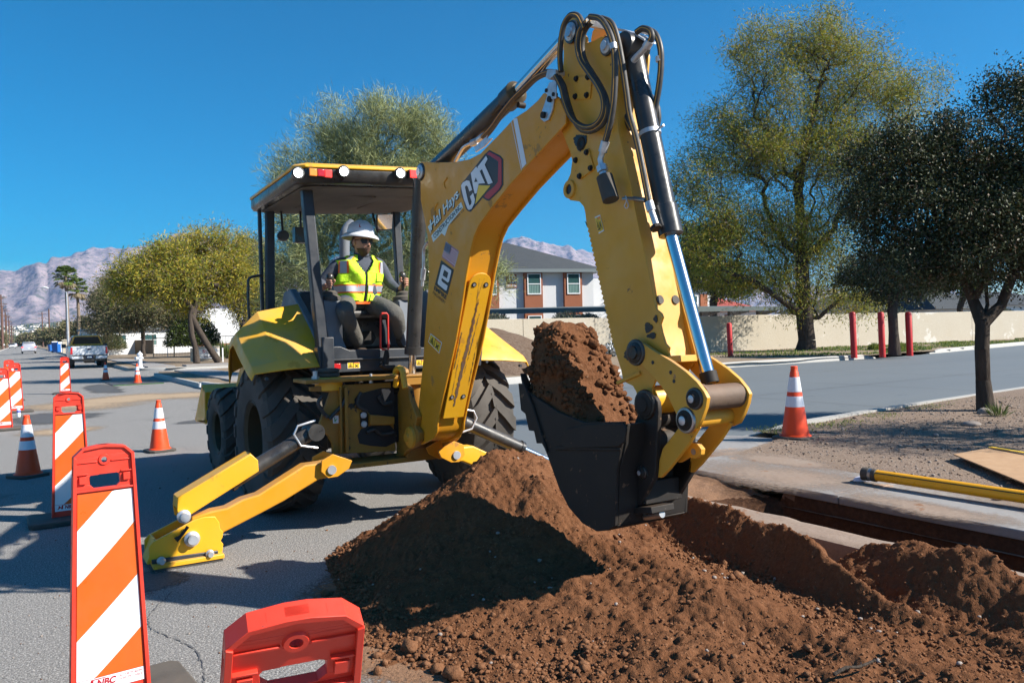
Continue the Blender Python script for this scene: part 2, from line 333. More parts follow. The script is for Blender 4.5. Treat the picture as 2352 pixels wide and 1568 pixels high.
def pebbles(P, rad, rng, flat=0.7, hi=False, jit=0.22):
    V0, F0 = (ICV2, ICF2) if hi else (ICV, ICF); n = len(P); m = len(V0)
    sc = rad[:, None]*rng.uniform(0.7, 1.25, (n, 3)); sc[:, 2] *= flat
    V = V0[None]*(1+rng.normal(0, jit, (n, m, 1)))*sc[:, None]; th = rng.uniform(0, 6.28, n); c_, s_ = np.cos(th)[:, None], np.sin(th)[:, None]
    X = V[..., 0]*c_-V[..., 1]*s_; Y = V[..., 0]*s_+V[..., 1]*c_
    V = np.stack([X, Y, V[..., 2]], -1)+P[:, None]
    return V.reshape(-1, 3), (F0[None]+(np.arange(n)*m)[:, None, None]).reshape(-1, 3)

# ------------------------------------------------------------------ ground sheets
def sheet(name, poly, z, m, kind=True):
    mb = MB(); mb.add([(x, y, z) for x, y in poly], [tuple(range(len(poly)))])
    return struct(name, mb, m, 0) if kind else obj(name, mb, m, None, 0)
TX0, TX1, TY1 = 1.80, 2.66, -2.0           # trench opening
gb = MB(); B_ = 9000
for x0, x1, y0, y1 in ((-B_, TX0, -B_, B_), (TX1, B_, -B_, B_), (TX0, TX1, TY1, B_), (TX0, TX1, -B_, -12.5)):
    gb.add([(x0, y0, -0.02), (x1, y0, -0.02), (x1, y1, -0.02), (x0, y1, -0.02)], [(0, 1, 2, 3)])
struct('ground', gb, 'far_soil', 0)
def arc(cx, cy, r, a0, a1, n=10): return [(cx+r*math.cos(R(a0+(a1-a0)*i/n)), cy+r*math.sin(R(a0+(a1-a0)*i/n))) for i in range(n+1)]
far_ret = arc(8.75, 19.2, 6.9, 270, 180, 10)                       # far kerb return of the concrete side street
isl = arc(4.6, 28.9, 2.75, 180, 90, 8)
sheet('street', [(-6.4, -30), (1.66, -30), (1.66, 0.8), (1.85, 12.3), (1.85, 19.2), (1.85, 28.9)] + isl + [(60, 31.6), (60, 36.0), (5.5, 36.0)] + arc(4.4, 38.6, 2.6, 270, 180, 6) + [(1.8, 420), (-6.4, 420)], 0.0, 'asphalt')
sheet('side_street', [(1.66, 0.2), (1.66, 0.8), (1.85, 12.3), (1.85, 19.2)] + [(x, y) for x, y in far_ret[::-1]] + [(13.6, 13.0), (20, 13.3), (28.5, 13.2), (36, 14.2), (50, 16.5), (90, 24), (90, 5), (30, 1.6), (14.2, 0.78), (8.4, 0.35), (5.9, 0.1), (4.5, 0.05)], 0.006, 'concrete_road')
# saw-cut joints of the concrete street, dark lines lying in the surface
mat('joint', (0.10, 0.10, 0.105), 0.9, world_pos=True)
jb = MB()
def strip(mb, p, q, w, z, mi=0):
    p, q = Vector((*p, z)), Vector((*q, z)); d = (q-p).normalized(); n = Vector((-d.y, d.x, 0))*w/2
    mb.add([p-n, q-n, q+n, p+n], [(0, 1, 2, 3)], mi)
for yy in (4.3, 8.4): strip(jb, (1.9, yy), (60, yy+2.2), 0.018, 0.0105)
for xx in (2.1, 6.2, 10.4, 14.8, 19.5, 25, 31): strip(jb, (xx, 0.6), (xx, 12.9), 0.018, 0.0115)
struct('road_joints', jb, 'joint', 0)
def film(name, pts, z, m, step, thr=0.35, ns=3.0, soft=0.25, dark=None):
    """thin patchy film of loose soil lying on a surface: pts = (x, y, radius_x, radius_y)"""
    b = MATS[m]; mm = b.copy(); mm.name = name+'_film'; MATS[mm.name] = mm; t = mm.node_tree; N, L = t.nodes, t.links; out = N['Material Output']; src = out.inputs[0].links[0].from_socket
    at = N.new('ShaderNodeAttribute'); at.attribute_name = 'cover'; tr = N.new('ShaderNodeBsdfTransparent'); ms = N.new('ShaderNodeMixShader'); g = N.new('ShaderNodeNewGeometry'); nz = N.new('ShaderNodeTexNoise'); nz.inputs['Scale'].default_value = ns*8; nz.inputs['Detail'].default_value = 8; nz.inputs['Roughness'].default_value = 0.7; L.new(g.outputs['Position'], nz.inputs['Vector'])
    ad = N.new('ShaderNodeMath'); ad.operation = 'ADD'; L.new(nz.outputs['Fac'], ad.inputs[0]); L.new(at.outputs['Fac'], ad.inputs[1]); mr = N.new('ShaderNodeMapRange'); mr.inputs[1].default_value = 0.5+thr; mr.inputs[2].default_value = 0.5+thr+soft; L.new(ad.outputs[0], mr.inputs[0])
    L.new(mr.outputs[0], ms.inputs[0]); L.new(tr.outputs[0], ms.inputs[1]); L.new(src, ms.inputs[2]); L.new(ms.outputs[0], out.inputs[0])
    x0 = min(p[0]-p[2]*1.3 for p in pts); x1 = max(p[0]+p[2]*1.3 for p in pts); y0 = min(p[1]-p[3]*1.3 for p in pts); y1 = max(p[1]+p[3]*1.3 for p in pts)
    V, F, _ = grid_mesh(np.arange(x0, x1, step), np.arange(y0, y1, step), lambda X, Y: X*0+z); cov = np.zeros(len(V))
    for cx, cy, rx, ry in pts: cov = np.maximum(cov, 1-np.sqrt(((V[:, 0]-cx)/rx)**2+((V[:, 1]-cy)/ry)**2))
    cov = cov+0.35*fbm(V[:, 0], V[:, 1], ns/2, 4, 12)*(cov > 0); keep = cov[F].max(1) > 0.02; F = F[keep]; o = np_obj(name, V, F, mm.name); a_ = o.data.attributes.new('cover', 'FLOAT', 'POINT'); a_.data.foreach_set('value', np.clip(cov, 0, 1).astype(np.float32)); o['kind'] = 'structure'; return o
sp_ = [G(*p) for p in ((185, 930), (260, 920), (340, 912), (430, 907), (500, 905), (150, 990))]
film('sand_spill', [(p.x, p.y, 2.1, 2.3) for p in sp_[:5]]+[(sp_[5].x, sp_[5].y, 0.9, 1.0)], 0.004, 'sand', 0.12, 0.22, 1.2, 0.45)
film('dust_on_street', [(-1.2, -3.5, 0.8, 1.5), (-1.0, -2.5, 0.8, 0.8)], 0.004, 'dirt_dry', 0.04, 0.42, 4, 0.3)
film('dust_on_apron', [(2.6, -0.9, 1.3, 0.8), (3.6, -1.0, 1.0, 0.5)], 0.1195, 'dirty_concrete', 0.04, 0.22, 3, 0.6)
film('dust_on_sidewalk', [(3.0, -2.4, 0.8, 1.3), (2.8, -3.8, 0.35, 1.5), (3.5, -4.5, 0.5, 1.8), (3.7, -1.8, 0.4, 1.2)], 0.1565, 'dirty_concrete', 0.04, 0.22, 3, 0.6)
cr_ = MB(); rc = random.Random(12)
for path in ([(-2.3, -3.6), (-2.2, -3.0), (-2.35, -2.4), (-2.15, -1.9)], [(-2.75, -2.9), (-2.5, -2.55), (-2.45, -1.9), (-2.6, -1.2)], [(-3.4, 2.0), (-2.6, 2.3), (-2.0, 2.2)], [(-1.8, 5.5), (-1.0, 5.2), (-0.9, 4.6), (-0.3, 4.4)], [(-4.2, 9.0), (-3.0, 9.6), (-1.8, 9.2), (-0.6, 9.9), (1.0, 9.4)], [(-4.5, 5.0), (-3.6, 6.2), (-3.4, 7.6)]):
    P = spline([Vector((x, y, 0.0035)) for x, y in path], 14)
    for a, b in zip(P[:-1], P[1:]):
        w = rc.uniform(0.003, 0.012); a2 = a+Vector((rc.uniform(-1, 1), rc.uniform(-1, 1), 0))*0.012; n_ = Vector((-(b-a).y, (b-a).x, 0)).normalized()*w/2; cr_.add([a2-n_, b-n_*0.8, b+n_*0.8, a2+n_], [(0, 1, 2, 3)])
o = struct('road_cracks', cr_, 'joint', 0, False)
mat('tar', (0.055, 0.055, 0.056), 0.7, world_pos=True, var=(60, (0.11, 0.105, 0.10), 0.15), bump=(80, 0.6, 0.006))
film('tar_patches', [(-4.6, 7.5, 1.6, 0.7), (-2.4, 11.5, 1.3, 1.8), (-4.9, 14.5, 0.9, 3.5), (-2.3, -1.6, 0.5, 0.35), (0.2, 8.5, 1.0, 0.5), (-3.7, 0.6, 0.7, 0.3), (-0.6, 22, 0.8, 4), (-3.9, 30, 1.0, 9)], 0.0028, 'tar', 0.08, 0.25, 2.5, 0.25)
# kerbs
def kerb(name, path, w=0.15, h=0.15, z0=-0.02, m='kerb', side=1, drop=None):
    """path = face line; kerb body lies to the right of travel for side=1"""
    P = [Vector((x, y)) for x, y in path]; mb = MB(); n = len(P); rows = []
    for i in range(n):
        a = P[max(i-1, 0)]; b = P[min(i+1, n-1)]; d = (b-a).normalized(); nn = Vector((d.y, -d.x))*side
        hh = h if drop is None else drop[i]
        prof = [(0, z0), (0.02, hh-0.02), (0.04, hh), (w, hh), (w, z0)]
        rows.append([(P[i].x+nn.x*o_, P[i].y+nn.y*o_, z_) for o_, z_ in prof])
    for r_ in rows: mb.v += [tuple(q) for q in r_]
    for i in range(n-1):
        for k in range(4): mb.f.append((i*5+k, i*5+k+1, (i+1)*5+k+1, (i+1)*5+k)); mb.m.append(0)
    mb.f += [tuple(range(5)), tuple((n-1)*5+k for k in range(5))]; mb.m += [0, 0]
    return struct(name, mb, m, 40)
def dens(path, st):
    out = []
    for i in range(len(path)-1):
        a, b = Vector(path[i]), Vector(path[i+1]); k = max(1, int((b-a).length/st))
        out += [tuple(a.lerp(b, j/k)) for j in range(k)]
    return out+[tuple(path[-1])]
kerb('kerb_island', [(1.85, 19.2), (1.85, 28.9)] + isl + [(60, 31.6)], side=1)
kerb('kerb_side_far', far_ret[::-1] + [(13.6, 13.0), (20, 13.3), (27.4, 13.2), (28.4, 13.2)], side=-1, w=0.2, h=0.2, drop=[0.2]*(len(far_ret)+3)+[0.05])
kerb('kerb_driveway_far', [(33.6, 13.8), (35, 14.0), (50, 16.5), (90, 24)], side=-1, w=0.2, drop=[0.05, 0.2, 0.2, 0.2])
kerb('kerb_street', [(60, 36.0), (5.5, 36.0)] + arc(4.4, 38.6, 2.6, 270, 180, 6) + [(1.8, 420)], side=1)
kerb('kerb_side_near', [(4.9, 0.15), (5.6, 0.12), (6.2, 0.12), (8.4, 0.35), (14.2, 0.78), (30, 1.6), (90, 5)], side=1, w=0.16, drop=[0.05, 0.13, 0.2, 0.2, 0.2, 0.2, 0.2])
kerb('kerb_left', [(-6.4, 420), (-6.4, -30)], side=1)
# raised soil behind the kerbs
def soil(name, poly_fn, xs, ys, z, amp, m, sc=0.6):
    V, F, Zg = grid_mesh(np.array(xs), np.array(ys), lambda X, Y: z+amp*fbm(X, Y, sc, 4, 3)); 
    c_ = V[F].mean(1); F = F[poly_fn(c_[:, 0], c_[:, 1])]; o = np_obj(name, V, F, m); o['kind'] = 'structure'; return o
def in_far(x, y): 
    r2 = np.hypot(x-8.75, y-19.2)
    side = np.where(x < 8.75, (r2 < 6.75) | (y > 19.2), y > 13.15+np.maximum(0, (x-30)*0.18))
    return (x > 2.0) & (y < 31.5) & side & ~((y > 28.9) & (x < 4.6) & (np.hypot(x-4.6, y-28.9) > 2.6))
soil('verge', in_far, np.arange(1.9, 92, 0.3), np.arange(12.6, 31.6, 0.3), 0.15, 0.05, 'far_soil')
soil('street_verge', lambda x, y: (x > 1.95) & (y > 36.2) & ~((x < 4.4) & (y < 38.6) & (np.hypot(x-4.4, y-38.6) > 2.45)), np.arange(1.8, 80, 0.8), np.arange(36, 200, 0.8), 0.15, 0.07, 'far_soil', 0.3)
slb = MB(); slb.box((3.6, 25, 0.12), (1.4, 11, 0.16)); slb.box((3.3, 48, 0.12), (1.3, 22, 0.16)); slb.box((14, 37.6, 0.12), (19, 1.3, 0.16))
struct('far_sidewalk', slb, 'concrete')
# gravel yard right of the sidewalk
def yardz(X, Y): return 0.15+0.018*fbm(X, Y, 1.3, 5, 9)+0.05*np.clip((X-6)/8, 0, 1)
V, F, _ = grid_mesh(np.arange(3.66, 12, 0.05), np.arange(-8, 0.9, 0.05), yardz); c_ = V[F].mean(1)
F = F[(c_[:, 1] < 0.0+np.clip((c_[:, 0]-6)*0.09, 0, 0.7)) & ~((c_[:, 0] < 5.3) & (c_[:, 1] > -0.55-np.clip(5.3-c_[:, 0], 0, 9)*0.35))]
o = np_obj('gravel_yard', V, F, 'gravel_soil'); o['kind'] = 'structure'
V, F, _ = grid_mesh(np.arange(11.95, 60, 0.5), np.arange(-30, 3, 0.5), yardz); c_ = V[F].mean(1); F = F[c_[:, 1] < 0.5+(c_[:, 0]-12)*0.06]
o = np_obj('gravel_yard', V, F, 'gravel_soil'); o['kind'] = 'structure'
n = 7000; px_ = NP.uniform(3.7, 12, n); py_ = NP.uniform(-5.6, 0.1, n); keep = ~((px_ < 5.4) & (py_ > -0.6-(5.3-px_)*0.35)) & (py_ < np.clip((px_-6)*0.09, 0, 0.6)-0.05)
px_, py_ = px_[keep], py_[keep]; rr = NP.uniform(0.005, 0.013, len(px_))*np.where(NP.random(len(px_)) < 0.04, 2.0, 1)
V, F = pebbles(np.stack([px_, py_, yardz(px_, py_)+rr*0.3], 1), rr, NP); stuff(np_obj('gravel', V, F, ['stone', 'gravel_soil'], mi=(NP.random(len(F)//20) < 0.55).repeat(20), smooth=False), 'loose pale gravel scattered over the bare yard', 'gravel')
# concrete apron, sidewalk slabs and the wide kerb strip between street and trench
ap = MB()
ap.prism([(1.66, -1.05, 0.0), (3.0, -1.12, 0.0), (5.2, -0.62, 0.0), (5.0, 0.1, 0.0), (1.66, 0.12, 0.0)], (0, 0, 0.115))
struct('apron', ap, 'concrete')
rp = MB(); rp.add([(1.66, 0.12, 0.115), (5.0, 0.1, 0.115), (4.9, 0.95, 0.009), (1.66, 0.95, 0.009)], [(0, 1, 2, 3)]); struct('apron_ramp', rp, 'concrete')
sw = MB(); yy = -1.13
for k, (L_) in enumerate((1.0, 1.0, 1.52, 1.5, 1.5, 1.5, 1.5)):
    x0 = 2.68
    sw.box(((x0+3.68)/2, yy-L_/2, 0.118+0.002*(k % 2)), (3.68-x0, L_-0.008, 0.07)); yy -= L_
o = struct('sidewalk', sw, 'concrete'); b = o.modifiers.new('bevel', 'BEVEL'); b.width = 0.008; b.segments = 2
ks = MB(); yy = -2.1
xs = np.linspace(1.50, 1.80, 8); ys = np.arange(-12, -1.0, 0.05)
V, F, _ = grid_mesh(xs, ys, lambda X, Y: 0.15+0.006*fbm(X, Y, 5, 3, 5)-0.012*np.clip((np.abs(X-1.65)-0.12)/0.03, 0, 1)+0.03*np.clip((X-1.70)/0.08, 0, 1)*np.clip(fbm(X, Y, 2.2, 3, 77), 0, 1))
o = np_obj('kerb_strip_top', V, F, 'dirty_concrete'); o['kind'] = 'structure'
ks.add([(1.50, -12, -0.9), (1.50, -1.05, -0.9), (1.50, -1.05, 0.141), (1.50, -12, 0.141)], [(0, 1, 2, 3)]); ks.add([(1.50, -12, 0.141), (1.80, -12, 0.141), (1.80, -12, -0.9), (1.50, -12, -0.9)], [(0, 1, 2, 3)])
struct('kerb_strip_face', ks, 'dirty_concrete', 0)
# trench: cut beside the sidewalk, sloping soil at its far end
txs = np.concatenate([np.linspace(1.785, 1.83, 6), np.linspace(1.86, 2.62, 18), np.linspace(2.64, 2.70, 8)]); tys = np.concatenate([np.arange(-12, -3.3, 0.05), np.arange(-3.3, -1.0, 0.02)])
def tz(X, Y):
    w = np.clip((X-1.79)/0.04, 0, 1)*np.clip((2.69-X)/0.04, 0, 1)
    n_ = fbm(X, Y, 3, 4, 21)
    y_ = Y+0.08*n_+0.25*(X-2.3)
    fl = np.where(y_ > -2.45, 0.115-0.02*(y_+1.1)*0-0.11*np.clip((-1.7-y_)/0.75, 0, 1), 0)
    e = np.clip((-2.45-y_)/0.42, 0, 1); deep = -0.72+0.05*n_
    z = np.where(y_ > -2.45, fl, 0.005+(deep-0.005)*e**0.9)
    z = z+0.015*fbm(X, Y, 9, 3, 4)
    edge = np.where(X < 2.3, 0.13, 0.09)
    return np.where(y_ > -2.45, np.minimum(z, 0.118), edge+(z-edge)*w)
V, F, _ = grid_mesh(txs, tys, tz)
V[:, 0] += np.where(V[:, 2] < -0.02, 0.03*fbm(V[:, 1], V[:, 2]*3, 3, 3, 8), 0)
o = np_obj('trench', V, F, ['dirt_dry', 'trench_shade_soil'], mi=(V[F][:, :, 2].min(1) < 0.03).astype(int)); o['kind'] = 'structure'
# ------------------------------------------------------------------ spoil heap
def ridge(X, Y, pts, slope, rnd=0.05):
    best = np.full(X.shape, -9.0)
    for (x0, y0, z0), (x1, y1, z1) in zip(pts[:-1], pts[1:]):
        dx, dy = x1-x0, y1-y0; t = np.clip(((X-x0)*dx+(Y-y0)*dy)/(dx*dx+dy*dy), 0, 1)
        d = np.hypot(X-x0-t*dx, Y-y0-t*dy); best = np.maximum(best, z0+t*(z1-z0)-slope*(np.sqrt(d*d+rnd*rnd)-rnd))
    return best
RID = [([(0.85, -1.7, 0.36), (0.42, -2.0, 0.62), (0.0, -2.32, 0.72), (0.03, -2.7, 0.56), (0.05, -3.05, 0.36)], 0.60, 0.05),
       ([(-0.5, -2.95, 0.32), (-0.38, -3.35, 0.22), (-0.1, -3.8, 0.17), (0.15, -4.3, 0.11)], 0.36, 0.03),
       ([(-0.5, -2.95, 0.30), (-0.05, -3.1, 0.29), (0.1, -3.35, 0.31), (0.15, -3.7, 0.27), (0.15, -3.95, 0.23), (0.15, -4.3, 0.18), (0.2, -4.7, 0.11), (0.3, -5.3, 0.10), (0.4, -6.2, 0.1)], 0.46, 0.04),
       ([(0.8, -1.9, 0.30), (1.12, -2.5, 0.35), (1.15, -2.85, 0.36), (1.14, -3.25, 0.35), (1.06, -3.55, 0.28), (1.06, -3.9, 0.32), (0.96, -4.2, 0.30), (0.84, -4.45, 0.26), (0.80, -4.75, 0.16), (0.85, -5.4, 0.10)], 1.25, 0.02),
       ([(1.42, -4.3, 0.22), (1.38, -4.58, 0.34), (1.34, -4.85, 0.36), (1.28, -5.1, 0.28), (1.2, -5.6, 0.24), (1.1, -6.3, 0.24)], 0.85, 0.04),
       ([(0.7, -5.0, 0.09), (1.0, -5.6, 0.12), (1.2, -6.3, 0.12)], 0.10, 0.1),
       ([(-0.35, -3.6, 0.15), (-0.35, -4.2, 0.12), (-0.3, -4.9, 0.10), (-0.2, -6.3, 0.08)], 0.115, 0.1)]
def pilez(X, Y):
    wx = X+0.10*fbm(X, Y, 1.7, 3, 31); wy = Y+0.10*fbm(X, Y, 1.7, 3, 41)
    hs_ = [ridge(wx, wy, *r_) for r_ in RID]; k = 28.0
    h = np.log(sum(np.exp(k*h_) for h_ in hs_))/k
    h = h-0.02
    w1 = X+0.03*fbm(X, Y, 9, 2, 33); w2 = Y+0.03*fbm(X, Y, 9, 2, 43); lump = 0.055*fbm(X, Y, 2.6, 3, 51)+0.035*np.abs(fbm(w1, w2, 6, 3, 61))+0.026*(0.5-np.abs(fbm(w1, w2, 15, 3, 71)))*np.clip(fbm(X, Y, 1.4, 2, 72)+0.7, 0.3, 1.2)+0.018*fbm(X, Y, 34, 3, 81)+0.010*np.abs(fbm(X, Y, 60, 1, 85))-0.02
    h = h+lump*np.clip((h+0.06)/0.12, 0, 1)
    return np.where(h > 0, h, np.maximum(h, -0.012))
V, F, Zg = grid_mesh(np.arange(-1.95, 1.655, 0.0115), np.arange(-6.3, -0.9, 0.0135), pilez)
F = F[V[F][:, :, 2].max(1) > -0.004]
pile = np_obj('dirt_pile', V, F, 'dirt'); tag(pile, 'long heap of reddish brown excavated soil lying beside the trench', 'dirt pile')
def pz(x, y): return float(pilez(np.array([[x]]), np.array([[y]]))[0, 0])
rg = np.random.default_rng(5); n = 48000
cx_ = rg.uniform(-1.9, 1.6, n); cy_ = rg.uniform(-6.2, -1.2, n); cz_ = pilez(cx_[None], cy_[None])[0]
edge = np.exp(-((cz_-0.01)/0.07)**2); kp = (cz_ > -0.0115) & (rg.random(n) < np.where(cz_ > 0.0, 0.25+0.75*edge, 0.10))
cx_, cy_, cz_, edge = cx_[kp], cy_[kp], cz_[kp], edge[kp]
rr = rg.gamma(1.2, 0.0024, len(cx_))+0.0028; rr = np.clip(rr*(0.75+0.7*edge), 0.0028, 0.026)
cz_ = np.maximum(cz_, 0)
rr = np.where(rg.random(len(rr)) < 0.012, rr*2.2, rr); V, F = pebbles(np.stack([cx_, cy_, cz_+rr*0.30], 1), rr, rg, 0.8, False, 0.22)
stuff(np_obj('dirt_clods', V, F, 'clod', smooth=False), 'loose clods and crumbs of brown soil around the heap', 'dirt clods')
# pale stones and roots in the heap
kp = rg.random(len(cx_)) < 0.006
V, F = pebbles(np.stack([cx_[kp]+0.02, cy_[kp]+0.03, cz_[kp]+0.012], 1), rg.uniform(0.005, 0.014, kp.sum()), rg, 0.7)
stuff(np_obj('pebbles', V, F, 'stone', smooth=False), 'small pale pebbles mixed into the brown soil', 'pebbles')
n = 900; sx = rg.uniform(-4.6, -0.6, n); sy = rg.uniform(-4.2, 4, n)**1; V, F = pebbles(np.stack([sx, sy, np.full(n, 0.003)], 1), rg.gamma(1.5, 0.0016, n)+0.002, rg, 0.7)
stuff(np_obj('road_grit', V, F, ['stone', 'clod'], mi=(rg.random(n) < 0.5).astype(int).repeat(20), smooth=False), 'loose grit and little stones lying on the asphalt', 'grit')
# individual larger clods fallen on the asphalt
for i, (qx, qy, rad, lb) in enumerate(((868, 1548, 0.022, 'small round clod lying alone on the asphalt beside the handle of the red panel'), (940, 1500, 0.045, 'largest brown clod at the foot of the heap near the red panel'), (1040, 1560, 0.048, 'brown clod touching the bottom edge below the heap'), (900, 1400, 0.03, 'brown clod at the front left foot of the heap'), (1005, 1545, 0.03, 'crumbly clod between two bigger ones on the asphalt'))):
    p = G(qx, qy); V, F = pebbles(np.array([[p.x, p.y, rad*0.6]]), np.array([rad]), rg, 0.85, True, 0.15)
    tag(np_obj('dirt_clod', V, F, 'clod'), lb, 'clod', 'larger dirt clods on the asphalt')
rt_ = MB(); a = G(1915, 1548, 0.12); b = G(2010, 1515, 0.13); rt_.tube(spline([a, a.lerp(b, 0.3)+Vector((0, 0, 0.01)), a.lerp(b, .6)-Vector((0, 0, 0.004)), b], 5), [0.008]*6+[0.006]*10, 7); tag(obj('stick', rt_, 'bark'), 'short dark stick lying on the brown soil at the bottom right', 'stick')
# ------------------------------------------------------------------ backhoe loader
BH = thing('backhoe_loader', 'big yellow backhoe loader with open canopy, its arched digging arm reaching towards the trench', 'backhoe')
ZF = (516.8, 677.6, .2637)
def wheel(name, cx, cy, cz, r, w, nl, lug, rim_r, side):
    t = MB(); hw = w/2
    prof = [(rim_r, -hw*0.80), (rim_r+0.03, -hw*0.92), (rim_r+(r-rim_r)*0.45, -hw*1.02), (r*0.93, -hw*0.98), (r*0.975, -hw*0.86), (r*0.99, -hw*0.5), (r, 0), (r*0.99, hw*0.5), (r*0.975, hw*0.86), (r*0.93, hw*0.98), (rim_r+(r-rim_r)*0.45, hw*1.02), (rim_r+0.03, hw*0.92), (rim_r, hw*0.80)]
    t.lathe(prof, (0, 0, 0), 'x', 72, 0, cap=False)
    def P(xf, ang, rr): return Vector((xf*hw, rr*math.cos(ang), rr*math.sin(ang)))
    for sgn in (-1, 1):
        for k in range(nl):
            a0 = 2*math.pi*(k+(0.5 if sgn > 0 else 0))/nl; w_ = 2*math.pi/nl*0.27
            path = [(-0.06, 0.0, r+lug), (0.35, 0.15, r+lug), (0.72, 0.29, r+lug*0.85), (0.93, 0.34, r+lug*0.35), (1.045, 0.35, r*0.93), (1.06, 0.34, r*0.84)]
            low = [(-0.06, 0.0, r*0.97), (0.35, 0.15, r*0.97), (0.72, 0.29, r*0.96), (0.90, 0.34, r*0.94), (0.96, 0.35, r*0.90), (0.97, 0.34, r*0.83)]
            vs = []
            for (xf, an, rr), (xl, al, rl) in zip(path, low):
                for d_, (X_, R_) in ((-1, (xf, rr)), (1, (xf, rr)), (1, (xl, rl)), (-1, (xl, rl))):
                    g = 1.0 if R_ == rr else 1.18
                    vs.append(P(sgn*X_, a0+an*1.15+d_*w_*g, R_))
            fs = [(0, 1, 2, 3)]+[(4*i+j, 4*i+(j+1) % 4, 4*i+4+(j+1) % 4, 4*i+4+j) for i in range(5) for j in range(4)]+[(20, 23, 22, 21)]
            t.add(vs, fs)
    rim = MB(); rp_ = [(0.02, -hw*0.5), (rim_r*0.45, -hw*0.5), (rim_r*0.5, -hw*0.42), (rim_r*0.85, -hw*0.4), (rim_r*0.93, hw*0.3), (rim_r+0.025, hw*0.84), (rim_r+0.01, hw*0.9), (rim_r-0.02, hw*0.8), (rim_r-0.02, -hw*0.8), (rim_r+0.02, -hw*0.88)]
    rim.lathe([(a, b*side) for a, b in rp_], (0, 0, 0), 'x', 40, 0, cap=False); rim.lathe([(0.0, -hw*0.3*side), (rim_r*0.34, -hw*0.3*side), (rim_r*0.4, -hw*0.5*side)], (0, 0, 0), 'x', 24, cap=False)
    for k in range(8):
        g = 2*math.pi*k/8; rim.cyl((-hw*0.45*side, rim_r*0.6*math.cos(g), rim_r*0.6*math.sin(g)), (-hw*0.3*side, rim_r*0.6*math.cos(g), rim_r*0.6*math.sin(g)), 0.016, 8)
    for m_ in (t, rim): m_.v = [(a+cx, b+cy, c_+cz) for a, b, c_ in m_.v]
    e = obj(name, rim, 'rim_dark', BH); obj('tyre', t, 'rubber', e, 30); return e
wheel('rear_wheel', -0.95, 0, 0.66, 0.625, 0.50, 17, 0.045, 0.31, -1)
wheel('rear_wheel', 0.95, 0, 0.66, 0.625, 0.50, 17, 0.045, 0.31, 1)
wheel('front_wheel', -0.87, 2.2, 0.49, 0.475, 0.38, 15, 0.03, 0.23, -1)
wheel('front_wheel', 0.87, 2.2, 0.49, 0.475, 0.38, 15, 0.03, 0.23, 1)
# axles, chassis, engine hood
m = MB(); m.box((0, 1.0, 0.85), (0.62, 4.0, 0.42)); m.cyl((-0.85, 0, 0.66), (0.85, 0, 0.66), 0.16, 16); m.box((0, 2.2, 0.5), (1.4, 0.2, 0.22)); m.box((0, -0.35, 0.95), (0.9, 0.7, 0.5))
obj('chassis', m, 'black_steel', BH, bevel=0.02)
m = MB(); hp = [(0.95, 1.05), (0.95, 1.86), (1.3, 1.84), (2.75, 1.62), (2.95, 1.5), (2.95, 0.85), (1.2, 0.85)]
m.prism([(-0.42, y, z) for y, z in hp], (0.84, 0, 0)); obj('hood', m, 'yellow_paint', BH, bevel=0.04)
m = MB(); m.tube(spline([(0.45, 2.0, 1.7), (0.45, 2.0, 2.3), (0.46, 2.0, 2.72), (0.50, 2.02, 2.84), (0.58, 2.04, 2.92)], 5), 0.062, 16); obj('exhaust_stack', m, 'cab_grey', BH)
# loader arms and bucket at the front
for sx in (-1, 1):
    m = MB(); pr = [(1.2, 1.5), (1.35, 1.62), (2.4, 1.25), (3.05, 0.62), (3.1, 0.35), (2.9, 0.32), (2.25, 1.0), (1.25, 1.32)]
    m.prism([(sx*0.66-0.05, y, z) for y, z in pr], (0.10, 0, 0)); m.cyl((sx*0.66, 1.5, 1.1), (sx*0.66, 2.6, 0.75), 0.05, 14)
    obj('loader_arm', m, 'yellow_paint', BH, bevel=0.01)
m = MB(); lp = [(3.05, 0.52), (3.02, 0.60), (3.04, 0.9), (3.2, 0.985), (3.23, 0.96), (3.07, 0.88), (3.06, 0.62), (3.12, 0.55), (3.7, 0.50), (3.7, 0.48)]
m.prism([(-1.0, y, z) for y, z in lp], (2.0, 0, 0))
for sx in (-1.0, 0.98): m.prism([(sx, 3.05, 0.5), (sx, 3.02, 0.9), (sx, 3.2, 0.98), (sx, 3.75, 0.5)], (0.02, 0, 0))
m.tube(plY([(487, 905), (489, 935), (487, 960)], 2.96), 0.03, 8, 1)
obj('loader_bucket', m, ['yellow_bright', 'black_steel'], BH, bevel=0.006)
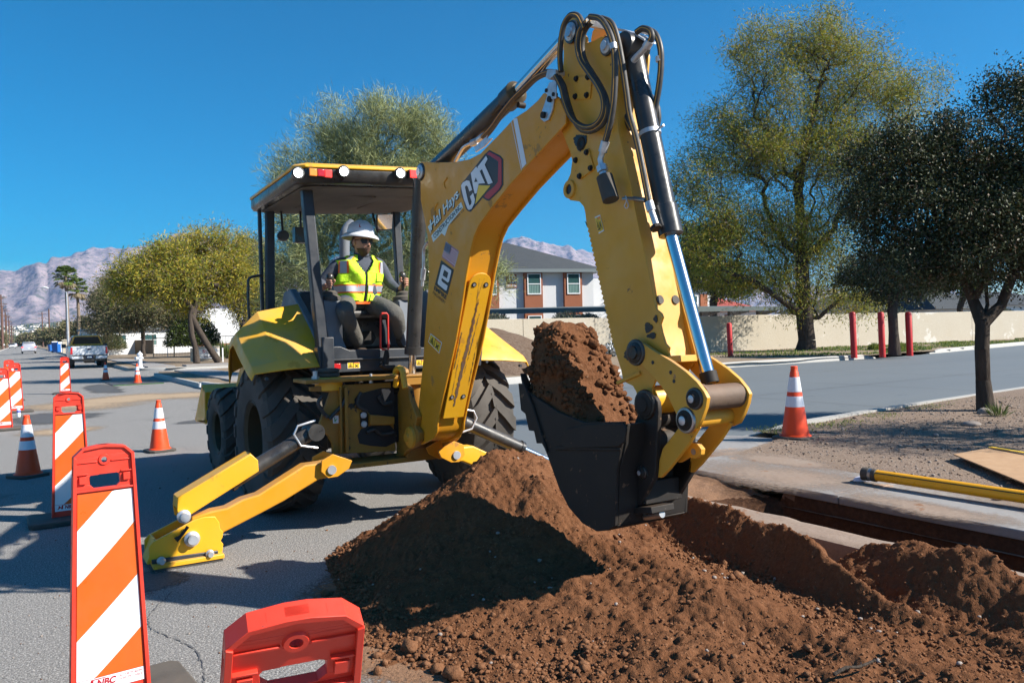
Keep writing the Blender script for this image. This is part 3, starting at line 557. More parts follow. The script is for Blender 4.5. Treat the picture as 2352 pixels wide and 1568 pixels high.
# fenders
for sx in (1, -1):
    secs = [(0.62, [(-1.22, 1.12), (-1.20, 1.22), (-1.00, 1.32), (-0.72, 1.36)]), (0.50, [(-1.25, 1.28), (-1.23, 1.38), (-1.02, 1.52), (-0.72, 1.58)]), (0.30, [(-1.28, 1.44), (-1.26, 1.54), (-1.06, 1.72), (-0.72, 1.80)]),
            (0.02, [(-1.31, 1.49), (-1.28, 1.59), (-1.10, 1.77), (-0.72, 1.84)]), (-0.30, [(-1.33, 1.36), (-1.30, 1.44), (-1.11, 1.56), (-0.72, 1.62)]), (-0.60, [(-1.34, 1.24), (-1.31, 1.31), (-1.10, 1.345), (-0.72, 1.38)]), (-0.67, [(-1.33, 1.20), (-1.31, 1.25), (-1.05, 1.275), (-0.72, 1.29)])]
    m = MB(); n_ = len(secs)
    for y, pts in secs: m.v += [(x*sx, y, z) for x, z in pts]
    m.f = [(4*i+j, 4*i+j+1, 4*i+5+j, 4*i+4+j) for i in range(n_-1) for j in range(3)]; m.m = [0]*len(m.f)
    f_ = obj('fender', m, 'yellow_bright', BH, 25); sdf = f_.modifiers.new('thick', 'SOLIDIFY'); sdf.thickness = 0.014; sdf.offset = 1 if sx > 0 else -1
    b = f_.modifiers.new('bevel', 'BEVEL'); b.width = 0.01; b.segments = 2; b.limit_method = 'ANGLE'; b.angle_limit = R(18)
    bb = MB()
    for x, y, z in ((-1.22, -0.685, 1.215), (-0.84, -0.685, 1.27)): bb.cyl((x*sx, y+.02, z), (x*sx, y-0.008, z), 0.014, 10)
    obj('bolt', bb, 'dark_grey', f_)
    tr = MB(); tr.prism([(-0.74*sx, 0.95, 1.35), (-0.74*sx, 0.45, 1.98), (-0.74*sx, 0.25, 2.0), (-0.74*sx, -0.2, 1.72), (-0.74*sx, -0.62, 1.43), (-0.74*sx, -0.62, 1.15), (-0.74*sx, 0.95, 1.15)], (0.07*sx, 0, 0))
    obj('fender_trim', tr, 'cab_grey', BH, bevel=0.012)
# cab floor, rear apron panel
m = MB(); m.box((0, 0.2, 1.36), (1.46, 1.75, 0.10)); m.box((0, 0.1, 1.18), (1.1, 1.4, 0.28)); obj('cab_floor', m, 'black_steel', BH, bevel=0.01)
m = MB(); pan = [PY(x, y, -0.70) for x, y in ((726, 798), (735, 858), (742, 861))]
xl = pan[2].x
m.prism([(-0.80, -0.70, 1.46), (-0.77, -0.70, 1.235), (0.77, -0.70, 1.235), (0.80, -0.70, 1.46), (0.62, -0.70, 1.46), (0.58, -0.70, 1.425), (-0.52, -0.70, 1.425), (-0.60, -0.70, 1.46)], (0, 0.10, 0))
m.box((0, -0.715, 1.345), (1.42, 0.03, 0.015)); m.box((-0.715, -0.705, 1.40), (0.10, 0.05, 0.28))
rp = obj('rear_panel', m, 'dark_grey', BH, bevel=0.008)
def flat_rect(px4, b, dy, mi=0, mb=None):
    mb = mb or MB(); mb.prism([PY(x, y, b) for x, y in px4], (0, dy, 0), mi); return mb
obj('reflector', flat_rect([TX(*p, Z7) for p in ((300, 143), (422, 139), (425, 194), (303, 198))], -0.703, -0.012), 'lamp_red', rp, bevel=0.002)
def warn(px4, place, parent, name='warning_sticker', red=True):
    """small yellow two-panel pictogram sticker; px4 = corners TL,TR,BR,BL, place(px,py,off) -> point"""
    A, B, C_, D = px4
    def q(u, v): return (A[0]*(1-u)*(1-v)+B[0]*u*(1-v)+C_[0]*u*v+D[0]*(1-u)*v, A[1]*(1-u)*(1-v)+B[1]*u*(1-v)+C_[1]*u*v+D[1]*(1-u)*v)
    mb = MB()
    def poly(uv, off, mi): mb.add([place(*q(u, v), off) for u, v in uv], [tuple(range(len(uv)))], mi)
    poly([(0, 0), (1, 0), (1, 1), (0, 1)], 1, 3); poly([(.04, .07), (.96, .07), (.96, .93), (.04, .93)], 2, 0)
    poly([(.47, .07), (.5, .07), (.5, .93), (.47, .93)], 3, 1)
    poly([(.26, .18), (.44, .82), (.08, .82)], 3, 1); poly([(.26, .33), (.385, .76), (.135, .76)], 4, 0); poly([(.2, .6), (.27, .45), (.33, .72), (.24, .70)], 5, 1)
    if red: poly([(.52, .10), (.95, .10), (.95, .22), (.52, .22)], 3, 2)
    poly([(.6, .40), (.64, .36), (.88, .80), (.84, .84)], 3, 1); poly([(.84, .36), (.88, .40), (.64, .84), (.6, .80)], 4, 1); poly([(.68, .5), (.8, .5), (.8, .7), (.68, .7)], 5, 1)
    return obj(name, mb, ['decal_yellow', 'decal_black', 'decal_orange', 'decal_white'], parent, 0, clean=False)
warn([TX(*p, Z7) for p in ((494, 128), (627, 122), (630, 188), (497, 194))], lambda x, y, o_: PY(x, y, -0.703-0.0015*o_), rp)
warn([TX(*p, Z7) for p in ((1213, 100), (1330, 96), (1332, 162), (1213, 165))], lambda x, y, o_: PY(x, y, -0.703-0.0015*o_), rp)
# canopy posts
def post(name, p0, p1, w, d, mt='dark_grey'):
    p0, p1 = Vector(p0), Vector(p1); m = MB(); vs = []
    for p in (p0, p1): vs += [p+Vector(q) for q in ((-w/2, -d/2, 0), (w/2, -d/2, 0), (w/2, d/2, 0), (-w/2, d/2, 0))]
    m.add(vs, [(0, 3, 2, 1), (4, 5, 6, 7), (0, 1, 5, 4), (1, 2, 6, 5), (2, 3, 7, 6), (3, 0, 4, 7)]); return obj(name, m, mt, BH, bevel=0.012)
post('canopy_post', (-0.70, -0.56, 1.22), (-0.80, -0.50, 2.88), 0.09, 0.09)
post('canopy_post', (0.70, -0.56, 1.22), (0.78, -0.50, 2.95), 0.09, 0.09)
post('canopy_post', (-0.74, 0.98, 1.38), (-0.70, 1.0, 2.95), 0.085, 0.08)
post('canopy_post', (0.74, 0.98, 1.38), (0.69, 1.0, 2.95), 0.085, 0.08)
post('front_pillar', (-0.79, 1.04, 1.38), (-0.79, 1.06, 2.90), 0.035, 0.05)
m = MB(); m.box((-0.72, -0.60, 1.30), (0.10, 0.10, 0.30)); m.cyl((-0.74, -0.68, 1.23), (-0.74, -0.62, 1.23), 0.022, 12, 1); obj('post_bracket', m, ['dark_grey', 'zinc'], BH, bevel=0.01)
m = MB(); m.tube(spline([(-0.80, 0.93, 1.6), (-0.93, 0.95, 1.62), (-0.95, 0.95, 1.75), (-0.95, 0.95, 2.05), (-0.93, 0.95, 2.15), (-0.80, 0.95, 2.18)], 5), 0.014, 8); obj('grab_rail', m, 'black_paint', BH)
m = MB(); m.tube(spline([(0.78, 0.4, 2.2), (0.92, 0.42, 2.2), (0.97, 0.42, 2.1), (0.97, 0.42, 1.7), (0.9, 0.42, 1.6), (0.78, 0.4, 1.6)], 5), 0.014, 8); obj('grab_rail', m, 'black_paint', BH)
# canopy roof: yellow cap, black rim, liner
def rz_(x, y): return 0.05*(x/1.0)+0.02*(y)                 # slight tilt to the right
def ring(k, z, yr=-0.82, yf=1.30, xw=1.0):
    c0 = [(-xw+0.10, yr), (xw-0.10, yr), (xw-0.02, yr+0.10), (xw-0.14, yf-0.14), (xw-0.32, yf), (-xw+0.32, yf), (-xw+0.14, yf-0.14), (-xw+0.02, yr+0.10)]
    cx0, cy0 = 0, (yr+yf)/2
    return [(cx0+(x-cx0)*k, cy0+(y-cy0)*k, z+rz_(x, y)) for x, y in c0]
def loft(rings, mi=0, cap0=True, cap1=True):
    m = MB(); n = len(rings[0])
    for r_ in rings: m.v += [tuple(p) for p in r_]
    for i in range(len(rings)-1):
        for j in range(n): m.f.append((i*n+j, i*n+(j+1) % n, (i+1)*n+(j+1) % n, (i+1)*n+j)); m.m.append(mi)
    if cap0: m.f.append(tuple(range(n))[::-1]); m.m.append(mi)
    if cap1: m.f.append(tuple((len(rings)-1)*n+j for j in range(n))); m.m.append(mi)
    return m
roof = obj('canopy_roof', loft([ring(1.0, 2.985), ring(1.0, 3.01), ring(0.97, 3.03), ring(0.80, 3.045)]), 'yellow_bright', BH, bevel=0.008)
obj('roof_rim', loft([ring(0.90, 2.865), ring(0.965, 2.865), ring(0.99, 2.90), ring(0.99, 2.984)]), 'black_paint', BH, bevel=0.01)
m = loft([ring(0.885, 2.85), ring(0.895, 2.862)]); 
for q in ((-0.3, 0.2, 0.5, 0.9), (0.35, 0.2, 0.5, 0.9)): m.box((q[0], q[1], 2.845+rz_(q[0], q[1])), (q[2], q[3], 0.02))
obj('roof_liner', m, 'roof_liner', BH, bevel=0.01)
def lamp(px, py, r=0.042):
    p = PY(px, py, -0.86); m = MB(); m.lathe([(r*0.5, 0.07), (r*1.15, 0.05), (r*1.25, 0), (r*1.05, -0.01), (r, 0.0)], p, 'y', 20); h = obj('work_light', m, 'black_paint', BH)
    m = MB(); m.lathe([(0.0, -0.008), (r*0.6, -0.006), (r*1.02, 0.004)], p, 'y', 20, cap=False); obj('lens', m, 'lamp_on', h)
for q in ((685, 397), (790, 394), (920, 398)): lamp(*q)
def tail(x0, x1, y0, y1, three=True):
    a, b = PY(x0, y0, -0.845), PY(x1, y1, -0.845); m = MB(); m.box(((a.x+b.x)/2, -0.83, (a.z+b.z)/2), (abs(b.x-a.x), 0.04, abs(a.z-b.z))); h = obj('tail_light', m, 'black_paint', BH, bevel=0.004)
    w = (b.x-a.x)
    for f0, f1, mt in (((0.03, 0.34, 'lamp_orange'), (0.37, 0.66, 'lamp_red'), (0.69, 0.97, 'lamp_red_lit')) if three else ((0.04, 0.96, 'lamp_red_lit'),)):
        m = MB(); m.box((a.x+w*(f0+f1)/2, -0.856, (a.z+b.z)/2), (abs(w)*(f1-f0), 0.016, abs(a.z-b.z)*0.84)); obj('lens', m, mt, h, bevel=0.004)
tail(708, 763, 385, 410); tail(939, 990, 389, 414, False)
# things under the roof: speakers, mirror
m = MB(); m.lathe([(0.0, -0.05), (0.05, -0.045), (0.058, -0.01), (0.05, 0.05)], (-0.60, 0.9, 2.58), 'y', 16); m.cyl((-0.60, 0.9, 2.6), (-0.60, 0.95, 2.86), 0.012, 8); obj('front_lamp', m, 'black_paint', BH)
m = MB(); m.box((-0.40, 0.95, 2.60), (0.15, 0.10, 0.16)); m.cyl((-0.40, 0.95, 2.6), (-0.40, 0.95, 2.86), 0.012, 8); obj('front_lamp', m, 'black_paint', BH, bevel=0.02)
q = plY([TX(x, y, ZP) for x, y in ((722, 145), (880, 138), (888, 285), (735, 297))], 0.85)
m = MB(); q = [q[0]+Vector((0, -0.05, 0)), q[1]+Vector((0, -0.05, 0)), q[2], q[3]]; m.prism(q, (0.004, 0.04, 0)); mir = obj('mirror', m, 'black_paint', BH, bevel=0.012)
ctr = sum(q, Vector())/4; m = MB(); m.add([ctr+(p-ctr)*0.9+Vector((0, -0.014, 0)) for p in q], [(0, 1, 2, 3)]); obj('mirror_glass', m, 'mirror', mir)
m = MB(); m.tube([(0.42, 0.87, 2.66), (0.42, 0.93, 2.75), (0.42, 1.0, 2.88)], 0.012, 8); obj('bracket', m, 'black_paint', mir)
# seat and consoles
m = MB(); m.box((-0.18, -0.12, 1.76), (0.50, 0.46, 0.12)); m.box((-0.18, -0.14, 1.57), (0.30, 0.30, 0.3)); m.box((-0.16, 0.12, 1.98), (0.42, 0.12, 0.40), Matrix.Rotation(R(-8), 3, 'X')); m.cyl((-0.42, -0.34, 1.74), (0.06, -0.34, 1.74), 0.055, 14)
obj('seat', m, 'black_paint', BH, bevel=0.03, seg=3)
for cx_, kx, ky, sd_ in ((-0.60, 757.6, 637, -1), (0.105, 924, 633, 1)):
    m = MB(); w = 0.095
    m.prism([(cx_-w, -0.54, 1.86), (cx_+w, -0.54, 1.86), (cx_+w, -0.54, 1.68), (cx_+w*0.55, -0.54, 1.60), (cx_+w*1.1, -0.58, 1.43), (cx_-w*0.5, -0.58, 1.43), (cx_-w*0.8, -0.54, 1.64)], (0, 0.34, 0))
    cn = obj('console', m, 'cab_grey', BH, bevel=0.015, seg=3)
    m = MB(); m.lathe([(0.10, 1.868), (0.098, 1.90), (0.07, 1.915), (0.068, 1.94), (0.045, 1.955)], (cx_, -0.46, -0.01), 'z', 20); obj('boot', m, 'rubber', cn)
    kp_ = PY(kx, ky, -0.48); m = MB(); m.tube([(cx_, -0.46, 1.93), kp_-Vector((0, 0, 0.09)), kp_-Vector((0, 0, 0.03))], [0.014, 0.014, 0.02], 10); m.sphere(kp_, 0.034, 14, 8, sc=(1, 1, 1.15)); obj('joystick', m, 'black_paint', cn)
m = MB(); m.tube([PY(*TX(x, y, ZP), -0.76) for x, y in ((800, 1440), (778, 1425), (778, 1110), (792, 1092), (835, 1092), (848, 1110), (852, 1440))], 0.009, 8, closed=True); m.v = [(x, y, z) for x, y, z in m.v]; hd = obj('lock_lever', m, 'red_plastic', BH)
m = MB(); m.tube([PY(*TX(x, y, Z7), -0.78) for x, y in ((905, 0), (905, 60), (890, 150))], [0.016, 0.026, 0.03], 12); m.tube(plY([TX(x, y, Z7) for x, y in ((840, 150), (890, 185), (990, 180))], -0.80), 0.022, 8); obj('lever_base', m, 'black_steel', hd)
m = MB(); m.prism(plY([TX(x, y, ZP) for x, y in ((590, 1270), (700, 1260), (740, 1330), (700, 1390), (560, 1390))], -0.35), (0, 0.25, 0)); obj('pedal', m, 'black_steel', BH, bevel=0.01)
m = MB(); m.prism([(-0.66, 0.90, 1.40), (0.66, 0.90, 1.40), (0.60, 0.90, 1.85), (0.34, 0.90, 2.0), (-0.42, 0.90, 2.02), (-0.62, 0.90, 1.8)], (0, 0.2, 0)); obj('dashboard', m, 'dark_grey', BH, bevel=0.03)
# rear frame: plates, rails, openings
B1 = -1.02
m = MB(); fr = plY([TX(x, y, Z7) for x, y in ((105, 385), (950, 335), (1000, 1050), (430, 1085), (345, 1085), (340, 980), (290, 890), (205, 830), (210, 760), (250, 640), (320, 440), (110, 430))], B1)
m.prism(fr, (0, 0.04, 0))
m.prism([(-0.10, B1, 1.18), (0.24, B1, 1.19), (0.24, B1, 1.12), (0.20, B1, 0.80), (0.16, B1, 0.50), (-0.10, B1, 0.52)], (0, 0.04, 0))
m.box((-0.39, -0.93, 1.195), (1.28, 0.34, 0.03)); m.box((-0.38, -0.95, 0.50), (1.1, 0.30, 0.04))
fr_o = obj('rear_frame', m, 'yellow_greasy_shade', BH, bevel=0.004)
for q in (((445, 385), (480, 385), (492, 1065), (458, 1065)), ((395, 385), (412, 385), (425, 1075), (408, 1075))):
    m = MB(); m.prism(plY([TX(*p, Z7) for p in q], B1), (0, -0.05, 0)); obj('frame_rib', m, 'yellow_greasy_shade', fr_o, bevel=0.004)
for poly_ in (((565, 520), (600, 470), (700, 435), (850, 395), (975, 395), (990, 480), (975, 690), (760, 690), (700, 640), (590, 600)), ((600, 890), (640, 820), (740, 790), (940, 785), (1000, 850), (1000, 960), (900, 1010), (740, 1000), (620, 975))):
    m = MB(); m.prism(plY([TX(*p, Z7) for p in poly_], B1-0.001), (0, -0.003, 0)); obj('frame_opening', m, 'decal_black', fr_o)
m = MB(); m.prism(plY([TX(*p, Z7) for p in ((625, 650), (700, 650), (705, 800), (630, 800))], B1), (0, -0.02, 0))
for q in ((660, 678), (665, 772)): c0 = PY(*TX(*q, Z7), B1-0.02); m.cyl(c0, c0-Vector((0, 0.02, 0)), 0.026, 14, 1)
obj('bolt_plate', m, ['black_steel', 'zinc'], fr_o, bevel=0.004)
m = MB(); m.prism(plY([TX(*p, Z7) for p in ((715, 670), (965, 690), (965, 770), (860, 775), (715, 775))], B1-0.01), (0, -0.05, 0)); obj('swing_link', m, 'yellow_greasy_shade', fr_o, bevel=0.006)
m = MB(); m.prism(plY([TX(*p, Z7) for p in ((342, 684), (405, 682), (410, 762), (346, 765))], B1-0.002), (0, -0.002, 0)); stk = obj('sticker', m, 'decal_white', fr_o)
m = MB(); m.prism(plY([TX(*p, Z7) for p in ((358, 700), (366, 698), (368, 728), (388, 716), (390, 722), (368, 742), (386, 748), (360, 750))], B1-0.005), (0, -0.001, 0)); obj('pictogram', m, 'decal_green', stk)
for q, r_, col in (((160, 235), 0.02, 'zinc'), ((740, 262), 0.012, 'zinc')):
    c0 = PY(*TX(*q, Z7), -0.98); m = MB(); m.cyl(c0-Vector((0, 0, 0.07)), c0+Vector((0, 0, 0.012)), r_, 12); m.cyl(c0-Vector((0, 0, 0.09)), c0-Vector((0, 0, 0.03)), r_*1.6, 6); obj('fitting', m, col, fr_o)
m = MB(); c0 = PY(*TX(300, 320, Z7), -0.95); m.lathe([(0.11, -0.075), (0.11, 0.02), (0.105, 0.03)], c0, 'z', 28); cm = obj('cab_mount', m, 'yellow_bright', BH, bevel=0.004)
m = MB(); m.lathe([(0.075, 0.03), (0.09, 0.04), (0.088, 0.06), (0.075, 0.065), (0.088, 0.075), (0.086, 0.095), (0.07, 0.10)], c0, 'z', 28); obj('rubber_mount', m, 'rubber', cm)
for q in (((500, 420), (450, 560), (370, 650), (310, 720)), ((640, 440), (600, 560), (700, 640)), ((820, 480), (880, 560), (960, 540)), ((230, 480), (190, 560), (250, 660), (290, 700)), ((700, 860), (780, 830), (860, 880), (980, 860))):
    m = MB(); m.tube(spline(plY([TX(x, y, Z7) for x, y in q], -1.05), 6), 0.016, 8); obj('hose', m, 'hose_rubber', fr_o)
# swing casting and king post
m = MB(); sw_ = plX([TX(x, y, Z7) for x, y in ((985, 200), (1040, 175), (1080, 200), (1090, 245), (1065, 260), (1060, 330), (1130, 400), (1150, 520), (1220, 700), (1200, 800), (1240, 860), (1240, 950), (1190, 1010), (1100, 1060), (1080, 1110), (1000, 1110), (1010, 1000), (990, 900), (970, 700), (1000, 520), (1035, 400), (1010, 370), (975, 330))], -0.22)
m.prism(sw_, (0.05, 0, 0)); m.prism([p+Vector((0.34, 0, 0)) for p in sw_], (0.05, 0, 0)); m.cyl((-0.045, -0.98, 0.5), (-0.045, -0.98, 1.2), 0.09, 18); m.box((-0.045, -1.0, 1.16), (0.3, 0.2, 0.08)); m.box((-0.045, -1.0, 0.55), (0.3, 0.2, 0.08))
swc = obj('swing_casting', m, 'yellow_greasy_shade', BH, bevel=0.008)
pn = PX(944, 1004, -0.22); m = MB(); m.lathe([(0.0, -0.05), (0.035, -0.05), (0.04, -0.035), (0.055, -0.03), (0.085, -0.02), (0.09, 0.0)], pn, 'x', 24); obj('pin', m, 'yellow_worn', swc)
m = MB(); m.tube(spline(plX([TX(x, y, Z7) for x, y in ((1000, 380), (1010, 300), (1000, 230), (1030, 190), (1070, 210), (1085, 300), (1100, 400))], -0.25), 4), 0.026, 8); obj('lock_hook', m, 'yellow_bright', swc)
# boom lift cylinder
a, b = PX(967, 395, -0.045), PX(945, 872, -0.045); k0 = a.lerp(b, 0.85)
m = MB(); m.cyl(a.lerp(b, 0.03), k0, 0.062, 24); m.cyl(k0.lerp(a, 0.02), k0.lerp(b, 0.14), 0.072, 24); lc = obj('boom_cylinder', m, 'black_paint', BH)
m = MB(); m.cyl(k0, b.lerp(a, 0.03), 0.034, 20); obj('rod', m, 'chrome', lc); m = MB(); m.cyl((-0.16, b.y, b.z), (0.07, b.y, b.z), 0.062, 18); obj('rod_eye', m, 'black_steel', lc)
# stabilisers
SB = -1.32
Z4p = lambda pts, b: plY([TX(x, y, Z4) for x, y in pts], b)
def mirror_x(pts): return [Vector((-0.80-p.x, p.y, p.z)) for p in pts]
for sgn in (1, -1):
    MX = (lambda P_: P_) if sgn == 1 else mirror_x
    arm = MX(Z4p([(1240, 705), (1290, 690), (1330, 720), (1330, 770), (1280, 800), (1220, 810), (1000, 945), (870, 1015), (615, 1147), (560, 1170), (400, 1120), (420, 1050), (540, 1010), (640, 990), (740, 935), (840, 905), (1130, 720)], SB))
    m = MB(); m.prism(arm, (0, 0.13, 0)); ar = obj('stabilizer_arm', m, 'yellow_paint' if sgn == 1 else 'yellow_bright', BH, bevel=0.012, seg=3)
    def pin(px, py, r, nm='pin', par=ar, b=SB, mt='zinc'):
        c0 = MX([PY(*TX(px, py, Z4), b)])[0]; mm = MB(); mm.lathe([(0, -0.055), (r*0.62, -0.055), (r*0.66, -0.03), (r*0.70, -0.028), (r, -0.022), (r, 0.0)], c0, 'y', 22); return obj(nm, mm, mt, par)
    pin(1285, 745, 0.055)
    ear = MX(Z4p([(1230, 690), (1300, 650), (1420, 690), (1400, 740), (1330, 790), (1270, 800), (1225, 760)], SB-0.02)); m = MB(); m.prism(ear, (0, -0.02, 0)); obj('pivot_ear', m, 'yellow_paint', ar, bevel=0.003); m = MB(); m.prism([p+Vector((0, 0.20, 0)) for p in ear], (0, 0.02, 0)); obj('pivot_ear', m, 'yellow_paint', ar, bevel=0.003)
    cov = MX(Z4p([(330, 925), (790, 650), (835, 690), (840, 760), (400, 1040), (365, 1075), (335, 1060), (325, 1000)], SB-0.03)); m = MB(); m.prism(cov, (0, 0.012, 0)); m.prism([p+Vector((0, 0.16, 0)) for p in cov], (0, 0.012, 0)); top = [cov[0], cov[1]]
    m.prism([top[0]+Vector((0, 0.012, 0)), top[1]+Vector((0, 0.012, 0)), top[1]+Vector((0, 0.16, 0)), top[0]+Vector((0, 0.16, 0))], (0, 0, -0.012)); m.prism([top[0]+Vector((0, 0.012, 0)), top[0]+Vector((0, 0.16, 0)), cov[7]+Vector((0, 0.16, 0)), cov[7]+Vector((0, 0.012, 0))], (0.012*sgn, 0, 0))
    if sgn == 1: cv = obj('cylinder_guard', m, 'yellow_bright', BH, bevel=0.006); pin(367, 1040, 0.045, par=cv, b=SB-0.03)
    e0 = MX([PY(*TX(340, 1030, Z4), SB+0.05)])[0]; e1 = MX([PY(*TX(1180, 510, Z4), SB+0.12)])[0]
    m = MB(); m.cyl(e0.lerp(e1, 0.35), e1, 0.058, 22); m.cyl(e0.lerp(e1, 0.35), e0.lerp(e1, 0.38), 0.066, 22); m.cyl(e1-Vector((0, 0.09, 0)), e1+Vector((0, 0.09, 0)), 0.065, 18); sc_ = obj('stabilizer_cylinder', m, 'black_paint', BH)
    m = MB(); m.cyl(e0, e0.lerp(e1, 0.4), 0.03, 16); obj('rod', m, 'chrome', sc_)
    h0 = e0.lerp(e1, 0.98)+Vector((0, -0.06, 0.05)); m = MB(); m.tube([h0+Vector((0.02*sgn, 0, 0.05)), h0+Vector((-0.12*sgn, -0.01, 0.02)), h0+Vector((-0.15*sgn, -0.01, -0.04)), h0+Vector((-0.10*sgn, -0.01, -0.13)), h0+Vector((0.03*sgn, 0, -0.16))], 0.009, 8); obj('hydraulic_line', m, 'zinc', sc_)
    FB = SB-0.03
    foot = MX(Z4p([(150, 1235), (175, 1203), (330, 1120), (440, 1062), (500, 1045), (565, 1042), (592, 1080), (598, 1120), (617, 1140), (612, 1175), (600, 1195), (617, 1215), (612, 1262), (580, 1292), (170, 1340), (152, 1318)], FB))
    m = MB(); m.prism(foot, (0, 0.02, 0)); m.prism([p+Vector((0, 0.22, 0)) for p in foot], (0, 0.02, 0)); 
    z0 = 0.05; xa, xb = foot[14].x, foot[12].x; m.box(((xa+xb)/2, FB+0.12, 0.035), (abs(xa-xb), 0.36, 0.03)); m.box((foot[0].x+0.02*sgn, FB+0.12, 0.12), (0.02, 0.22, 0.16), Matrix.Rotation(R(20*sgn), 3, 'Y')); fo = obj('foot_pad', m, 'yellow_bright', ar, bevel=0.004)
    m = MB(); m.prism(MX(Z4p([(165, 1312), (580, 1252), (582, 1278), (560, 1288), (185, 1342), (168, 1338)], FB-0.002)), (0, -0.02, 0)); obj('pad_edge', m, 'dark_grey', ar, bevel=0.004)
    m = MB(); m.box(((xa+xb)/2, FB+0.12, 0.012), (abs(xa-xb)*0.96, 0.34, 0.022)); obj('rubber_pad', m, 'rubber', ar)
    pin(418, 1180, 0.052, b=FB); pin(226, 1318, 0.028, 'bolt', b=FB-0.02); pin(530, 1273, 0.028, 'bolt', b=FB-0.02)
    m = MB(); m.tube(MX(Z4p([(395, 1105), (350, 1165), (318, 1190)], FB-0.03)), [0.012, 0.011, 0.02], 8); obj('latch_pin', m, 'black_steel', ar)
# ------------------------------------------------------------------ boom
XL, XR = -0.17, 0.08
BP = [(965, 371), (1000, 373), (1047, 372), (1077, 366), (1103, 353), (1149, 306), (1179, 273), (1209, 254), (1235, 231), (1248, 214), (1268, 214), (1284, 225), (1300, 262), (1299, 285), (1262, 325), (1214, 377), (1168, 428), (1127, 480), (1099, 518), (1088, 544), (1081, 572), (1070, 631), (1060, 700), (1046, 780), (1036, 826), (1018, 905), (1008, 954), (1004, 975), (1003, 992), (994, 1008), (972, 1020), (955, 1023), (946, 1010), (950, 975), (961, 936), (972, 826), (979, 716), (985, 643), (983, 551), (974, 500), (966, 459)]
bp = plX(BP, XL); yz = [(p.y, p.z) for p in bp]
m = MB(); m.prism(bp, (0.016, 0, 0)); m.prism([(XR-0.016, y, z) for y, z in yz], (0.016, 0, 0))
inn = inset(yz, 0.022); m.prism([(XL+0.016, v.x, v.y) for v in inn], (XR-XL-0.032, 0, 0))
boom = obj('boom', m, 'yellow_paint', BH, bevel=0.004)
def pinX(px, py, r, a, parent, mt='zinc', nm='pin', deep=0.03, ringmt=None):
    c0 = PX(px, py, a); m = MB(); m.lathe([(0, -deep), (r*0.60, -deep), (r*0.66, -deep*0.7), (r*0.78, -deep*0.65), (r, -deep*0.5), (r*1.05, 0.0)], c0, 'x', 26); p_ = obj(nm, m, 'black_steel' if mt == 'steel' else mt, parent)
    if mt == 'steel': m = MB(); m.lathe([(0, -deep-0.001), (r*0.42, -deep-0.001), (r*0.45, -deep)], c0, 'x', 20); obj('pin_face', m, 'zinc', p_)
    m = MB(); m.lathe([(r*1.02, -0.012), (r*1.22, -0.010), (r*1.3, 0.0)], c0, 'x', 26, cap=False); obj('pin_collar', m, ringmt or 'black_paint', p_); return p_
pinX(967, 395, 0.055, XL, boom)
# wear plate on the inner face
A2, B2 = Vector(yz[21]), Vector(yz[26]); dl = (B2-A2); Lw = dl.length; dl.normalize(); nn = Vector((-dl.y, dl.x)); nn = nn if nn.x < 0 else -nn
def wp(t, x, h): q = A2+dl*t+nn*(h-0.022); return Vector((x, q.x, q.y))
def curve_off(t):   # keep the plate on the slightly curved face
    return 0.0
out = [(Lw*1.02, -0.135), (Lw*1.02, 0.045)] + [(-0.02+0.08-0.08*math.sin(R(g))*1.0, -0.045+0.09*math.cos(R(g))) for g in range(0, 181, 15)]
hh = 0.024
m = MB(); m.prism([wp(t, x, hh) for t, x in out], wp(0, 0, hh+0.012)-wp(0, 0, hh)); wpl = obj('wear_plate', m, 'yellow_bright', boom, bevel=0.002)
m = MB()
for t, x in ((0.07, -0.095), (0.07, 0.005), (Lw*0.86, -0.095), (Lw*0.86, 0.005)): m.cyl(wp(t, x, hh+0.010), wp(t, x, hh+0.0145), 0.020, 16); m.cyl(wp(t, x, hh+0.012), wp(t, x, hh+0.018), 0.012, 6, 1)
obj('bolt', m, ['decal_black', 'zinc'], wpl)
mat('scrape', (0.20, 0.17, 0.15), 0.45, 0.4, var=(30, (0.30, 0.15, 0.06), 0.2)); mat('rust', (0.16, 0.07, 0.03), 0.8)
m = MB(); rs = random.Random(4)
def streak(t0, t1, x0, x1, w, jag, mi, h):
    n = int((t1-t0)/0.02)+2; L_, R_ = [], []
    for i in range(n):
        f_ = i/(n-1); t = t0+(t1-t0)*f_; ww = w*math.sin(math.pi*min(max(f_, 0.06), 0.97))**0.5; xc = x0+(x1-x0)*f_
        L_.append(wp(t, xc-ww/2+rs.uniform(-jag, jag), h)); R_.append(wp(t, xc+ww/2+rs.uniform(-jag, jag), h))
    for i in range(n-1): m.add([L_[i], R_[i], R_[i+1], L_[i+1]], [(0, 1, 2, 3)], mi)
streak(0.22, Lw*0.93, -0.035, -0.065, 0.030, 0.006, 0, hh+0.0135); streak(0.18, 0.5, -0.03, -0.045, 0.012, 0.004, 1, hh+0.0145); streak(0.3, 0.8, 0.0, -0.03, 0.006, 0.003, 0, hh+0.0135)
streak(0.02, 0.24, -0.06, -0.04, 0.004, 0.002, 0, hh+0.0135); streak(0.02, 0.2, -0.02, -0.05, 0.003, 0.001, 0, hh+0.014); streak(0.45, 0.75, -0.12, -0.125, 0.007, 0.003, 1, hh+0.0135); streak(0.55, 1.0, -0.10, -0.10, 0.003, 0.002, 0, hh+0.0135); streak(0.5, 0.9, 0.03, 0.03, 0.004, 0.003, 1, hh+0.0135)
sm_ = obj('scrape_marks', m, ['scrape', 'rust'], wpl, 0, clean=False); sm_['kind'] = 'stuff'
